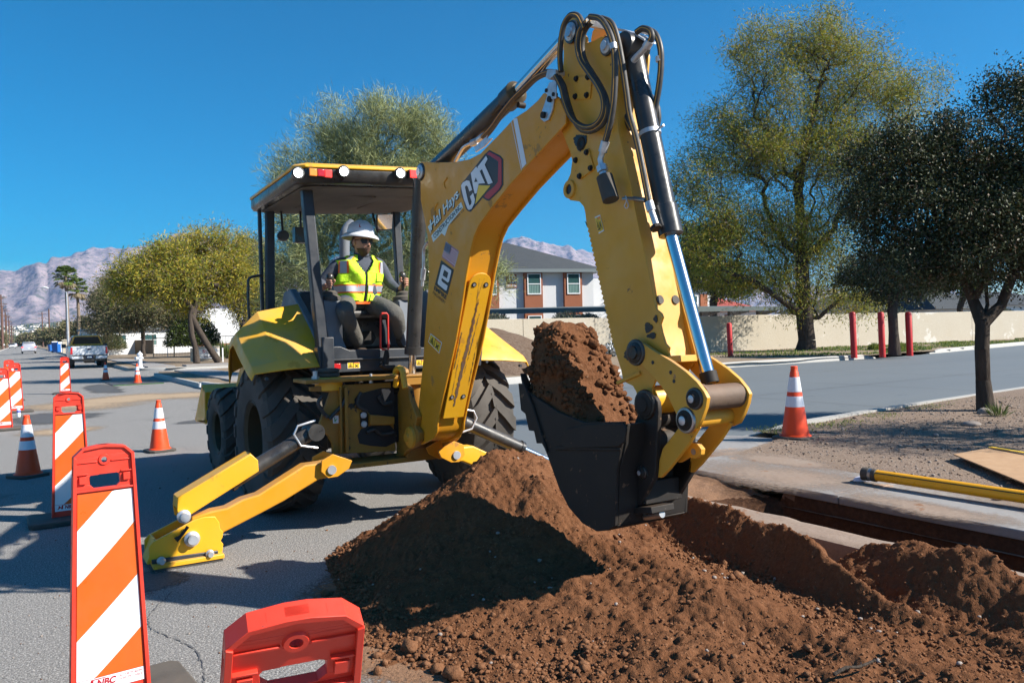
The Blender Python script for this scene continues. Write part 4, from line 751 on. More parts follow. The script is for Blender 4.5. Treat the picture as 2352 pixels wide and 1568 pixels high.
# ---- decals on the boom side (mapped through the plane of the plate)
def bpt(x, y, o_=1.0, a=XL): return PX(x, y, a)+Vector((-0.0016*o_, 0, 0))
def poly_decal(mb, pts, o_, mi, reg=ZD): mb.add([bpt(*TX(x, y, reg), o_) for x, y in pts], [tuple(range(len(pts)))], mi)
def text_on(mb, body, O, EX, EY, o_, mi, reg=ZD, bold=0.0, shear=0.0):
    """O = lower-left corner, EX = end of the baseline, EY = upper-left corner (crop coordinates)"""
    t = text_mesh(body, lambda u, v: bpt(*TX(O[0]+(EX[0]-O[0])*u+(EY[0]-O[0])*v, O[1]+(EX[1]-O[1])*u+(EY[1]-O[1])*v, reg), o_), shear, bold)
    mb.add(t.v, t.f, mi)
m = MB()
poly_decal(m, [(690, 113), (790, 165), (815, 195), (815, 425), (790, 470), (690, 568), (668, 566), (630, 540), (560, 625), (520, 668), (500, 660), (480, 640), (432, 480), (440, 410), (470, 380), (650, 150)], 1, 0)
poly_decal(m, [(692, 128), (785, 178), (802, 200), (802, 420), (775, 468), (688, 552), (668, 548), (645, 530), (668, 498), (735, 440), (768, 400), (772, 215), (692, 160), (668, 156)], 2, 1)
poly_decal(m, [(594, 428), (702, 432), (565, 600)], 2.2, 2)
CO_ = []
def glyph(pts): poly_decal(m, pts, 3, 3)
# bold slanted letters: C, A, T
glyph([(445, 470), (440, 430), (455, 405), (490, 385), (515, 390), (525, 420), (540, 470), (515, 485), (500, 440), (485, 430), (475, 445), (500, 560), (515, 610), (530, 600), (535, 575), (520, 530), (548, 495), (565, 555), (560, 590), (535, 640), (510, 650), (495, 635), (465, 555)])
glyph([(527, 320), (575, 262), (600, 285), (655, 410), (598, 415), (580, 500), (562, 505), (548, 440), (540, 395)])
glyph([(588, 265), (665, 165), (678, 195), (652, 245), (725, 405), (690, 420), (680, 415), (628, 285), (605, 305)])
obj('boom_decal', m, ['decal_black', 'decal_red', 'decal_yellow', 'decal_white'], boom, 0, clean=False)
m = MB(); poly_decal(m, [(573, 360), (590, 398), (560, 400)], 4, 0); obj('boom_decal', m, 'decal_black', boom, 0, clean=False)
m = MB()
poly_decal(m, [(170, 880), (437, 578), (455, 628), (322, 792), (292, 882), (262, 858), (187, 938)], 1, 0)
text_on(m, 'CONSTRUCTION INC.', (203, 908), (445, 632), (186, 872), 2.5, 1, bold=0.01)
text_on(m, 'Hal Hays', (178, 868), (432, 560), (150, 760), 1.5, 1, bold=0.045, shear=0.2)
text_on(m, 'Hal Hays', (175, 862), (428, 555), (148, 758), 2.5, 0, bold=0.02, shear=0.2)
poly_decal(m, [(138, 800), (160, 775), (165, 865)], 1, 0); poly_decal(m, [(405, 520), (423, 494), (415, 545)], 1, 0)
text_on(m, 'RIVERSIDE, CA', (350, 780), (468, 655), (340, 766), 1, 1)
obj('company_decal', m, ['decal_mint', 'decal_black'], boom, 0, clean=False)
m = MB(); A_, B_4, C_4, D_ = (303, 936), (414, 1020), (376, 1160), (268, 1072)
def fq(u, v): return (A_[0]*(1-u)*(1-v)+B_4[0]*u*(1-v)+C_4[0]*u*v+D_[0]*(1-u)*v, A_[1]*(1-u)*(1-v)+B_4[1]*u*(1-v)+C_4[1]*u*v+D_[1]*(1-u)*v)
poly_decal(m, [fq(-.02, -.02), fq(1.02, -.02), fq(1.02, 1.02), fq(-.02, 1.02)], 1, 0)
for k in range(7): poly_decal(m, [fq(0, (2*k)/13), fq(1, (2*k)/13), fq(1, (2*k+1)/13), fq(0, (2*k+1)/13)], 2, 1)
poly_decal(m, [fq(0, 0), fq(.45, 0), fq(.45, 7/13), fq(0, 7/13)], 3, 2)
for i in range(5):
    for j in range(6): u, v = .04+j*.07, .04+i*.1; poly_decal(m, [fq(u, v), fq(u+.025, v), fq(u+.025, v+.035), fq(u, v+.035)], 4, 0)
obj('flag_decal', m, ['decal_white', 'decal_red', 'decal_navy'], boom, 0, clean=False)
m = MB(); poly_decal(m, [(258, 1098), (373, 1186), (315, 1410), (202, 1318)], 1, 0)
poly_decal(m, [(268, 1140), (282, 1140), (350, 1190), (350, 1205), (330, 1290), (320, 1300), (262, 1255), (268, 1232), (312, 1262), (324, 1212), (288, 1184), (262, 1275), (268, 1290), (318, 1328), (310, 1368), (298, 1370), (232, 1315), (228, 1300)], 2, 1)
text_on(m, 'EMPIRE', (192, 1362), (302, 1455), (200, 1325), 1, 0, bold=0.04); text_on(m, 'MACHINERY', (180, 1398), (292, 1495), (188, 1372), 1, 0)
obj('dealer_decal', m, ['decal_black', 'decal_white'], boom, 0, clean=False)
warn([TX(*p, Z3) for p in ((193, 835), (265, 893), (248, 962), (178, 890))], lambda x, y, o_: bpt(x, y, o_), boom)
m = MB(); poly_decal(m, [(790, 830), (818, 822), (882, 1140), (852, 1175)], 1, 0, Z2); poly_decal(m, [(776, 850), (779, 848), (850, 1182), (846, 1188)], 1, 0, Z2); obj('pale_stripe', m, 'decal_white', boom, 0, clean=False)
m = MB()
for q in (((330, 1240), (310, 1270), (312, 1300), (320, 1310)), ((265, 1415), (245, 1450), (245, 1480), (252, 1490))): m.tube(spline([bpt(*TX(x, y, Z2), 1) for x, y in q], 4), 0.006, 6)
obj('weld_mark', m, 'yellow_paint', boom)
# link plate, clamp on the boom tip
m = MB(); m.prism([bpt(*TX(x, y, Z2), 8) for x, y in ((1040, 660), (1085, 680), (1075, 760), (1045, 840), (1015, 852), (990, 830), (992, 800))], (0.012, 0, 0)); lk = obj('link_plate', m, 'zinc', boom, bevel=0.003)
m = MB(); m.prism([bpt(*TX(x, y, Z2), 14) for x, y in ((1060, 580), (1110, 560), (1108, 690), (1080, 698), (1030, 650))], (0.008, 0, 0)); m.prism([bpt(*TX(x, y, Z2), 16) for x, y in ((1050, 490), (1110, 488), (1110, 520), (1060, 560), (1038, 545))], (0.12, 0, 0)); obj('hose_bracket', m, 'zinc', lk, bevel=0.003)
for q, r_ in (((1017, 805), 0.02), ((1043, 635), 0.012), ((1092, 662), 0.012), ((1062, 695), 0.018)):
    c0 = bpt(*TX(*q, Z2), 18); m = MB(); m.cyl(c0, c0+Vector((0.03, 0, 0)), r_, 12); obj('bolt', m, 'black_steel', lk)
# stick (crowd) cylinder on top of the boom
a, b = PX(1000, 388, -0.045), PX(1313, 74, -0.045); k0, k1 = a.lerp(b, 0.0), PX(1186, 212, -0.045)
m = MB(); m.cyl(k0, k1, 0.068, 26); m.cyl(k1-(b-a).normalized()*0.12, k1, 0.078, 26); 
q = [PX(*TX(x, y, Z2), -0.10) for x, y in ((640, 790), (700, 720), (760, 660))]; m.tube(q, 0.018, 10)
cc_ = obj('stick_cylinder', m, 'black_paint', BH); m = MB(); u_ = (b-a).normalized(); m.tube([k1-u_*0.01, k1+u_*0.004, k1+u_*0.03], [0.079, 0.079, 0.05], 24); obj('end_cap', m, 'rim_dark', cc_)
m = MB(); m.cyl(k1, b, 0.038, 22); obj('rod', m, 'chrome', cc_)
m = MB()
c0 = PX(*TX(850, 735, Z2), -0.03); m.cyl(c0-Vector((0.03, 0, 0)), c0+Vector((0.02, 0, 0)), 0.020, 16)
obj('gland', m, 'black_steel', cc_)
# ------------------------------------------------------------------ stick
SL, SR = -0.13, 0.09
SP = [TX(x, y, Z2) for x, y in ((1140, 380), (1140, 230), (1150, 175), (1180, 130), (1215, 118), (1250, 135), (1275, 175), (1270, 230), (1300, 262), (1300, 300), (1345, 288), (1400, 258), (1470, 250), (1515, 290), (1530, 350), (1520, 480), (1503, 600), (1500, 700), (1520, 900), (1560, 1080), (1610, 1310))]
SP += [TX(x, y, Z3) for x, y in ((1485, 120), (1540, 370), (1590, 620), (1606, 685), (1635, 710), (1645, 735), (1630, 780), (1640, 830), (1662, 900), (1685, 925), (1680, 950), (1690, 990), (1650, 1040), (1620, 1080), (1580, 1180), (1590, 1250), (1580, 1320), (1545, 1350), (1510, 1330), (1500, 1270), (1480, 1200), (1460, 1165), (1400, 1135), (1385, 1060), (1350, 950))]
ser = []
sa, sb_ = Vector(TX(1345, 930, Z3)), Vector(TX(1168, 120, Z3))
ns = 27
for i in range(ns):
    p = sa.lerp(sb_, i/ns); q = sa.lerp(sb_, (i+0.5)/ns); dv = (sb_-sa).normalized(); nrm = Vector((dv.y, -dv.x)); nrm = nrm if nrm.x < 0 else -nrm
    ser += [tuple(p), tuple(q+nrm*3.2)]
SP += ser
SP += [TX(x, y, Z2) for x, y in ((1300, 1567), (1290, 1480), (1280, 1440), (1250, 1405), (1185, 1395), (1155, 1355), (1152, 1320), (1160, 1275), (1188, 1210), (1200, 1120), (1185, 1060), (1110, 870), (1120, 700), (1132, 600))]
sp = plX(SP, SL); syz = [(p.y, p.z) for p in sp]
m = MB(); m.prism(sp, (0.015, 0, 0)); m.prism([(SR-0.015, y, z) for y, z in syz], (0.015, 0, 0))
# box web between the plates: outer face and inner face
web = [TX(x, y, Z2) for x, y in ((1345, 420), (1480, 400), (1490, 600), (1488, 700), (1508, 900), (1548, 1080), (1597, 1310))] + [TX(x, y, Z3) for x, y in ((1530, 380), (1578, 620), (1600, 780), (1640, 960), (1655, 1010), (1560, 1020), (1420, 1120), (1370, 950), (1190, 130), (1225, 60), (1260, 20))] + [TX(x, y, Z2) for x, y in ((1230, 1000), (1180, 800), (1190, 600), (1230, 450))]
m.prism([(SL+0.014, p.y, p.z) for p in plX(web, SL)], (SR-SL-0.028, 0, 0))
stick = obj('stick', m, 'yellow_worn', BH, bevel=0.003)
m = MB(); fb = [TX(x, y, Z3) for x, y in ((1660, 1000), (1840, 1000), (1840, 1016), (1665, 1018))]
q0 = PX(*TX(1690, 1000, Z3), SL); m.box((-0.02, q0.y, q0.z), (0.25, 0.03, 0.035), Matrix.Rotation(R(-12), 3, 'X')); obj('end_flange', m, 'yellow_worn', stick, bevel=0.003); m = MB(); q1 = PX(*TX(1470, 1140, Z3), SL); m.box((SL-0.004, q1.y+0.04, q1.z+0.02), (0.02, 0.20, 0.02), Matrix.Rotation(R(-18), 3, 'X')); obj('end_flange', m, 'yellow_worn', stick, bevel=0.003)
pinX(1313, 74, 0.052, SL-0.01, stick); pinX(1395, 106, 0.042, SL-0.01, stick)
# bolted cover plates, grease hole, stickers
for poly_, bol in ((((1215, 560), (1235, 535), (1345, 530), (1330, 690), (1215, 700)), ((1231, 550), (1312, 538), (1224, 673), (1303, 664))), (((1210, 1080), (1320, 1035), (1360, 1180), (1260, 1250), (1240, 1245)), ((1226, 1117), (1302, 1062), (1253, 1228), (1330, 1172)))):
    m = MB(); m.prism([PX(*TX(x, y, Z2), SL)+Vector((-0.001, 0, 0)) for x, y in poly_], (-0.008, 0, 0)); cvp = obj('cover_plate', m, 'yellow_worn', stick, bevel=0.003)
    for q in bol: c0 = PX(*TX(*q, Z2), SL-0.009); m = MB(); m.cyl(c0, c0-Vector((0.014, 0, 0)), 0.013, 8); m.cyl(c0, c0-Vector((0.004, 0, 0)), 0.018, 12); obj('bolt', m, 'black_steel', cvp)
def blot(cx_, cy_, r, reg, a, parent, nm='grease_patch', mt='grease', seed=1, sx=1, sy=1, spikes=3, dx=-0.002):
    rr_ = random.Random(seed); n = 40; pts = []
    for i in range(n):
        g = 2*math.pi*i/n; k = r*(0.8+0.25*rr_.random()+0.15*math.sin(spikes*g+seed)); pts.append(PX(*TX(cx_+k*math.cos(g)*sx, cy_+k*math.sin(g)*sy, reg), a)+Vector((dx, 0, 0)))
    m = MB(); m.prism(pts, (-0.002, 0, 0)); return obj(nm, m, mt, parent, 60)
blot(1260, 990, 48, Z2, SL, stick, seed=3, sy=1.2); c0 = PX(*TX(1262, 1000, Z2), SL-0.004); m = MB(); m.lathe([(0.014, 0), (0.032, -0.006), (0.04, 0.0)], c0, 'x', 18); obj('bore', m, 'black_steel', stick)
blot(1560, 800, 26, Z3, SL, stick, seed=8, sy=1.3); blot(1580, 850, 20, Z3, SL, stick, seed=11, sx=1.5); blot(1605, 745, 13, Z3, SL, stick, seed=5, sy=1.8); blot(1470, 960, 60, Z3, SL, stick, seed=6)
e_c = PX(*TX(1185, 1320, Z2), SL-0.001); m = MB(); m.lathe([(0.03, 0.0), (0.03, -0.012), (0.052, -0.012), (0.055, 0.0)], e_c, 'x', 22, cap=False); obj('lug_ring', m, 'yellow_worn', stick); m = MB(); m.lathe([(0.0, -0.003), (0.03, -0.003)], e_c, 'x', 20, cap=False); obj('lug_hole', m, 'decal_black', stick)
warn([TX(*p, Z3) for p in ((1222, 108), (1256, 92), (1282, 192), (1248, 212))][::1], lambda x, y, o_: PX(x, y, SL)+Vector((-0.0016*o_, 0, 0)), stick)
m = MB(); 
for q in ((1620, 633), (1697, 636)):
    pq = PX(*TX(1590, 633, Z3), SL); pass
pb = PX(*TX(1590, 620, Z3), SL); sdir = (Vector((0, sp[22].y-sp[20].y, sp[22].z-sp[20].z))).normalized(); on = Vector((0, -abs(sdir.z), sdir.y*(1 if sdir.z < 0 else -1))); 
on = Vector((0, sdir.z, -sdir.y)); on = on if on.y < 0 else -on
for xx in (-0.075, 0.035): c0 = Vector((xx, pb.y, pb.z))-on*0.014; m.cyl(c0, c0+on*0.006, 0.024, 18)
obj('cap_plug', m, 'rubber', stick)
# rail guide and bright edge of the sliding section
m = MB(); g0, g1 = PX(*TX(1560, 1000, Z2), SL), PX(*TX(1700, 940, Z3), SL)
# bucket cylinder along the outer face
a, k1, b = PX(1452, 110, -0.02), PX(1541, 540, -0.02), PX(1656, 893, -0.02)
ax = (k1-a).normalized(); b = PX(1632, 880, -0.02)
m = MB(); m.cyl(a, k1, 0.056, 28); m.cyl(k1-(k1-a).normalized()*0.16, k1, 0.064, 28); m.cyl(a-Vector((0.07, 0, 0)), a+Vector((0.07, 0, 0)), 0.075, 24); bc = obj('bucket_cylinder', m, 'black_paint', BH, bevel=0.003)
m = MB(); m.cyl(k1, b, 0.034, 24); obj('rod', m, 'chrome', bc); m = MB(); m.cyl(b.lerp(k1, 0.07), b, 0.044, 24); obj('rod_collar', m, 'black_steel', bc)
cl_ = a.lerp(k1, 0.47); m = MB(); m.tube([cl_-ax*0.012, cl_+ax*0.012], 0.060, 24); obj('clamp_band', m, 'zinc', bc)
# linkage
LN = [TX(x, y, Z3) for x, y in ((1437, 945), (1450, 905), (1480, 888), (1520, 895), (1600, 950), (1700, 1010), (1790, 1075), (1860, 1140), (1905, 1200), (1925, 1240), (1915, 1300), (1890, 1370), (1860, 1430), (1815, 1450), (1775, 1440), (1750, 1405), (1735, 1350), (1690, 1250), (1640, 1170), (1560, 1080), (1500, 1020), (1450, 1000))]
for a0 in (-0.175, 0.115):
    base = plX(LN, -0.175); m = MB(); m.prism([(a0, p.y, p.z) for p in base], (0.025, 0, 0)); ln = obj('tipping_link', m, 'yellow_worn', BH, bevel=0.003)
    if a0 < 0:
        pinX(*TX(1480, 955, Z3), 0.055, a0, ln, 'grease'); pinX(*TX(1850, 1245, Z3), 0.042, a0, ln, 'steel'); pinX(*TX(1795, 1380, Z3), 0.050, a0, ln, 'steel', ringmt='steel')
        m = MB()
        for q in ((1585, 1018), (1697, 1080), (1718, 1135)): c0 = PX(*TX(*q, Z3), a0-0.0015); m.cyl(c0, c0-Vector((0.001, 0, 0)), 0.010, 10)
        obj('lightening_hole', m, 'decal_black', ln)
m = MB(); c1 = PX(*TX(1850, 1245, Z3), -0.175); m.cyl((-0.15, c1.y, c1.z), (0.115, c1.y, c1.z), 0.062, 24); m.cyl((-0.15, c1.y, c1.z), (-0.13, c1.y, c1.z), 0.07, 24); obj('pivot_tube', m, 'rusty_steel', BH)
m = MB(); c2 = PX(*TX(1795, 1380, Z3), -0.175); m.cyl((-0.15, c2.y, c2.z), (0.115, c2.y, c2.z), 0.042, 24); obj('cross_tube', m, 'yellow_worn', BH)
KL = [TX(x, y, Z5) for x, y in ((1120, 800), (1150, 770), (1210, 770), (1245, 800), (1180, 905), (1060, 1060), (1010, 1112), (975, 1112), (1000, 1000), (1020, 930))]
for a0 in (-0.14, 0.085):
    base = plX(KL, -0.14); m = MB(); m.prism([(a0, p.y, p.z) for p in base], (0.022, 0, 0)); kl = obj('bucket_link', m, 'yellow_worn', BH, bevel=0.003)
m = MB(); base = plX([TX(x, y, Z5) for x, y in ((1080, 985), (1130, 940), (1200, 890), (1235, 900), (1262, 935), (1258, 970), (1225, 995), (1180, 985), (1120, 1020))], -0.06); m.prism(base, (0.03, 0, 0)); lf = obj('lifting_eye', m, 'yellow_worn', BH, bevel=0.003)
c0 = PX(*TX(1213, 950, Z5), -0.062); m = MB(); m.cyl(c0, c0-Vector((0.001, 0, 0)), 0.016, 14); obj('eye_hole', m, 'stone', lf)
# quick coupler (black)
EAR = [TX(x, y, Z5) for x, y in ((868, 660), (872, 625), (900, 598), (935, 594), (968, 605), (986, 640), (990, 700), (985, 820), (980, 960), (975, 1060), (968, 1120), (940, 1165), (880, 1287), (835, 1275), (790, 1245), (795, 1150), (800, 1010), (828, 860), (845, 760), (865, 710))]
er = plX(EAR, -0.165); m = MB(); m.prism(er, (0.03, 0, 0)); m.prism([(0.085, p.y, p.z) for p in er], (0.03, 0, 0)); m.box((-0.025, (er[11].y+er[14].y)/2, (er[11].z+er[14].z)/2), (0.26, 0.10, 0.12)); cpl = obj('quick_coupler', m, 'black_steel', BH, bevel=0.006)
pinX(*TX(912, 655, Z5), 0.062, -0.165, cpl, 'black_steel', ringmt='grease'); pinX(*TX(897, 1080, Z5), 0.028, -0.165, cpl, 'steel')
m = MB(); m.prism([PX(*TX(x, y, Z5), -0.166)+Vector((-0.001, 0, 0)) for x, y in ((822, 1018), (862, 1020), (866, 1045), (862, 1080), (858, 1132), (830, 1140), (812, 1125), (818, 1060))], (-0.001, 0, 0)); m.prism([PX(*TX(x, y, Z5), -0.166)+Vector((-0.001, 0, 0)) for x, y in ((812, 1140), (860, 1145), (852, 1200), (838, 1235), (815, 1200), (808, 1180))], (-0.001, 0, 0)); stk2 = obj('worn_sticker', m, 'decal_white', cpl)
m = MB(); m.prism([PX(*TX(x, y, Z5), -0.168)+Vector((-0.001, 0, 0)) for x, y in ((843, 1080), (848, 1060), (856, 1064), (852, 1110), (840, 1112))], (-0.001, 0, 0)); obj('sticker_print', m, 'decal_black', stk2)
FR_ = plX([TX(x, y, Z5) for x, y in ((1000, 1000), (1205, 1005), (1198, 1090), (1110, 1238), (1050, 1262), (885, 1290), (980, 1140))], 0.085)
m = MB(); m.prism(FR_, (0.03, 0, 0)); fl = plX([TX(x, y, Z5) for x, y in ((885, 1275), (1000, 1250), (1110, 1232), (1095, 1262), (1000, 1285), (895, 1292))], 0.11); m.prism(fl, (-0.27, 0, 0)); obj('coupler_frame', m, 'black_steel', BH, bevel=0.004)
m = MB(); q = plX([TX(x, y, Z5) for x, y in ((900, 1355), (960, 1345), (1018, 1340))], -0.10); m.tube(q, [0.022, 0.022, 0.020], 12); obj('latch_bolt', m, 'steel', BH); 
m = MB(); q = PX(*TX(965, 1305, Z5), -0.10); m.box(q, (0.16, 0.14, 0.035), Matrix.Rotation(R(-10), 3, 'X')); obj('hook_plate', m, 'black_steel', BH, bevel=0.004); m = MB(); q = PX(*TX(1010, 745, Z5), -0.02); m.cyl(q-Vector((0.11, 0, 0)), q+Vector((0.1, 0, 0)), 0.05, 18); obj('coupler_hook', m, 'black_steel', BH, bevel=0.004)
c0 = PX(*TX(1020, 880, Z5), -0.02); m = MB(); m.cyl(c0-Vector((0.09, 0, 0)), c0+Vector((0.09, 0, 0)), 0.07, 20); obj('coupler_tube', m, 'black_steel', BH)
# end lug of the stick at the bucket pin
m = MB(); c0 = PX(*TX(1020, 620, Z5), -0.02); m.cyl(c0-Vector((0.10, 0, 0)), c0+Vector((0.06, 0, 0)), 0.075, 24); obj('stick_nose', m, 'yellow_bright', stick, bevel=0.004)
# bucket shell
BX0, BX1 = -0.31, 0.21
BC = [(1196, 888), (1200, 918), (1214, 944), (1222, 962), (1232, 992), (1246, 1018), (1262, 1060), (1284, 1122), (1306, 1165), (1338, 1202), (1370, 1220), (1396, 1218), (1412, 1208)]
BT = [(1414, 1150), (1416, 1080), (1428, 1020), (1432, 968), (1342, 970), (1320, 962), (1280, 945), (1220, 905)]
side = plX(BC+BT, BX0); cur_ = plX(BC, BX0)
m = MB()
for a0 in (BX0, BX1-0.02): m.prism([(a0, p.y, p.z) for p in side], (0.02, 0, 0))
n = len(cur_); cyz = [Vector((p.y, p.z)) for p in cur_]; cen = Vector((sum(v.x for v in cyz)/n, sum(v.y for v in cyz)/n+0.15))
inr = [v+(cen-v).normalized()*0.022 for v in cyz]
ring_ = [(v.x, v.y) for v in cyz]+[(v.x, v.y) for v in inr[::-1]]
m.prism([(BX0+0.02, y, z) for y, z in ring_], (BX1-BX0-0.04, 0, 0))
bkp = plX([(1432, 975), (1430, 1020), (1418, 1080), (1416, 1150), (1412, 1206), (1400, 1206), (1404, 1150), (1404, 1080), (1416, 1020), (1420, 975)], BX0); m.prism([(BX0+0.02, p.y, p.z) for p in bkp], (BX1-BX0-0.04, 0, 0))
bk = obj('bucket', m, 'black_steel', BH, bevel=0.004)
m = MB()
rein = plX([(1344, 975), (1432, 972), (1438, 985), (1434, 1015), (1420, 1026), (1300, 1030), (1285, 1015), (1300, 985)], BX0-0.012); m.prism(rein, (0.012, 0, 0)); m.prism(plX([(1272, 1026), (1280, 1024), (1424, 1029), (1424, 1035), (1276, 1034)], BX0-0.008), (0.008, 0, 0)); obj('side_reinforcement', m, 'black_steel', bk, bevel=0.004)
m = MB(); m.prism(plX([(1190, 880), (1204, 884), (1222, 930), (1244, 1000), (1256, 1040), (1244, 1018), (1232, 1018), (1226, 990), (1214, 988), (1206, 950), (1196, 942)], BX0-0.016), (0.016, 0, 0)); obj('side_cutter', m, 'black_steel', bk, bevel=0.004)
l0, l1 = cyz[0], cyz[2]; td = (l0-l1).normalized()
for k in range(5):
    x = BX0+0.05+k*(BX1-BX0-0.10)/4; m = MB(); b0, b1 = l0-td*0.08, l0+td*0.09
    vs = [(x-0.03, b0.x-0.018, b0.y), (x+0.03, b0.x-0.018, b0.y), (x+0.03, b0.x+0.03, b0.y), (x-0.03, b0.x+0.03, b0.y), (x-0.022, b1.x-0.002, b1.y), (x+0.022, b1.x-0.002, b1.y), (x+0.022, b1.x+0.006, b1.y), (x-0.022, b1.x+0.006, b1.y)]
    m.add(vs, [(0, 3, 2, 1), (4, 5, 6, 7), (0, 1, 5, 4), (1, 2, 6, 5), (2, 3, 7, 6), (3, 0, 4, 7)]); obj('tooth', m, 'black_steel', bk, bevel=0.004)
# soil heaped in the bucket
yl, yc = side[0].y-0.01, PX(1342, 970, BX0).y; zl, zc = side[0].z-0.02, PX(1342, 970, BX0).z
t0, t1 = PX(1252, 757, -0.12), PX(1343, 757, 0.02); K = 46; S_ = 150; Vh = []
for k in range(K):
    f = k/(K-1)
    g = f**0.85
    ya, yb = yl+(t0.y-yl)*(g**1.3), yc+(t1.y-yc)*(f**0.72); xa, xb = BX0+0.02+(-0.20-BX0)*(f**1.5), BX1-0.02+(0.10-BX1)*(f**0.75)
    for s_ in range(S_):
        an = 2*math.pi*s_/S_; ca, sa_ = math.cos(an), math.sin(an); ex = 0.42
        u = (abs(ca)**ex)*(1 if ca > 0 else -1); v = (abs(sa_)**ex)*(1 if sa_ > 0 else -1)
        y = (ya+yb)/2+(yb-ya)/2*v; zz0 = zl+(zc-zl)*((y-yl)/(yc-yl)); ztop = t0.z
        Vh.append(((xa+xb)/2+(xb-xa)/2*u, y, zz0-0.05+(ztop-zz0+0.05)*f))
Vh = np.array(Vh); nrm = Vh-np.array([-0.02, (yl+yc)/2, 0])*1.0; nrm[:, 2] = 0; nrm /= (np.linalg.norm(nrm, axis=1)[:, None]+1e-6)
al = Vh[:, 0]+Vh[:, 1]; dsp = 0.060*fbm(al, Vh[:, 2], 5, 3, 91)+0.065*(0.35-np.abs(fbm(al, Vh[:, 2], 9, 3, 92)))+0.022*fbm(al, Vh[:, 2], 30, 3, 93)
Vh = Vh+nrm*dsp[:, None]*np.clip((Vh[:, 2:3]-zl+0.02)/0.15, 0.1, 1); Vh[:, 2] += 0.03*fbm(Vh[:, 0], Vh[:, 1], 16, 3, 99)*(np.arange(len(Vh)) >= (K-6)*S_)
Fh = [(k*S_+s_, k*S_+(s_+1) % S_, (k+1)*S_+(s_+1) % S_, (k+1)*S_+s_) for k in range(K-1) for s_ in range(S_)]
topc = Vh[(K-1)*S_:].mean(0)+np.array([0, 0, 0.02]); mb = MB(); mb.v = [tuple(v) for v in Vh]; mb.f = Fh; mb.m = [0]*len(Fh)
prev = (K-1)*S_
for kk in (0.8, 0.6, 0.4, 0.2):
    st = len(mb.v); rng_ = Vh[(K-1)*S_:]; P_ = topc+(rng_-topc)*kk; P_[:, 2] += 0.02+0.035*fbm(P_[:, 0], P_[:, 1], 18, 3, 97); mb.v += [tuple(v) for v in P_]
    for s_ in range(S_): mb.f.append((prev+s_, prev+(s_+1) % S_, st+(s_+1) % S_, st+s_)); mb.m.append(0)
    prev = st
mb.f.append(tuple(prev+s_ for s_ in range(S_))); mb.m.append(0)
ti = np.random.default_rng(8).choice(len(Vh), 900); V2_, F2_ = pebbles(Vh[ti]+nrm[ti]*0.004, np.clip(np.random.default_rng(9).gamma(1.4, 0.006, 900)+0.004, 0.004, 0.03), np.random.default_rng(10), 0.9, True, 0.2)
hp_ = obj('soil_heap', mb, 'dirt', None, 60); cl2 = np_obj('crumbs', V2_, F2_, 'dirt', hp_); cl2['kind'] = 'stuff'; tag(hp_, 'tall lump of reddish soil heaped up in the black digging bucket', 'soil')
# ------------------------------------------------------------------ hoses at the elbow
def hose(zpts, a, r=0.017, reg=Z2, par=stick, mt='hose_rubber', nm='hose', stripe=True, a1=None):
    n = len(zpts); pts = [PX(*TX(x, y, reg), a if a1 is None else a+(a1-a)*i/(n-1)) for i, (x, y) in enumerate(zpts)]
    sp_ = spline(pts, 6); m = MB(); m.tube(sp_, r, 10)
    if stripe:
        cut = [p+Vector((-r*0.86, -r*0.35, 0)) for p in sp_]; m.tube(cut, r*0.22, 5, 1)
    return obj(nm, m, [mt, 'hose_stripe'], par)
for dz, dx_ in ((0, -0.10), (18, -0.05), (-16, -0.02)):
    hose([(575+dz*0.3, 955+dz), (640, 885+dz), (700, 800+dz), (780, 700+dz), (860, 620+dz), (940, 545+dz*0.7), (1010, 510+dz*0.5), (1062, 505+dz*0.3)], dx_, 0.016)
m = MB(); m.tube(spline([PX(*TX(x, y, Z2), -0.08) for x, y in ((385, 1128), (410, 1080), (440, 1030), (480, 1005), (530, 985), (585, 950))], 5), 0.013, 10); m.tube([PX(*TX(x, y, Z2), -0.08) for x, y in ((545, 975), (592, 940))], 0.023, 10); m.tube([PX(*TX(x, y, Z2), -0.08) for x, y in ((500, 1000), (535, 985))], 0.026, 6); obj('steel_pipe', m, 'zinc', boom)
m = MB(); m.prism([PX(*TX(x, y, Z2), -0.14) for x, y in ((515, 1025), (590, 960), (640, 965), (590, 1020), (525, 1062))], (0.01, 0, 0)); obj('clamp_plate', m, 'zinc', boom, bevel=0.002)
hose([(1085, 530), (1125, 610), (1150, 710), (1190, 810), (1250, 872), (1320, 888), (1385, 850), (1420, 770), (1415, 680), (1380, 600), (1325, 520), (1262, 425), (1238, 330), (1245, 240), (1275, 180), (1310, 150)], -0.20)
hose([(1105, 540), (1140, 600), (1165, 700), (1205, 820), (1262, 900), (1335, 912), (1405, 870), (1442, 790), (1435, 690), (1395, 600), (1345, 520), (1290, 430), (1268, 340), (1275, 250), (1300, 190), (1340, 150)], -0.185)
hose([(1122, 500), (1115, 400), (1122, 280), (1145, 170), (1190, 108), (1240, 112), (1270, 160), (1285, 200)], -0.21)
hose([(1325, 118), (1390, 130), (1440, 190), (1480, 290), (1498, 420), (1498, 560), (1488, 720), (1465, 860), (1432, 985)], -0.22)
hose([(1405, 128), (1470, 160), (1510, 250), (1545, 420), (1575, 620), (1600, 800), (1645, 960), (1685, 1150), (1735, 1410)], -0.16, a1=-0.12)
hose([(1650, 225), (1690, 200), (1740, 215), (1755, 260), (1735, 300)], -0.10)
hose([(1720, 205), (1780, 240), (1815, 340), (1818, 470), (1805, 600), (1785, 720), (1765, 830), (1755, 890)], 0.02)
hose([(1640, 450), (1680, 560), (1730, 650), (1785, 730), (1800, 820), (1785, 900)], 0.06)
hose([(1660, 520), (1700, 620), (1745, 720), (1755, 800), (1745, 880)], 0.04)
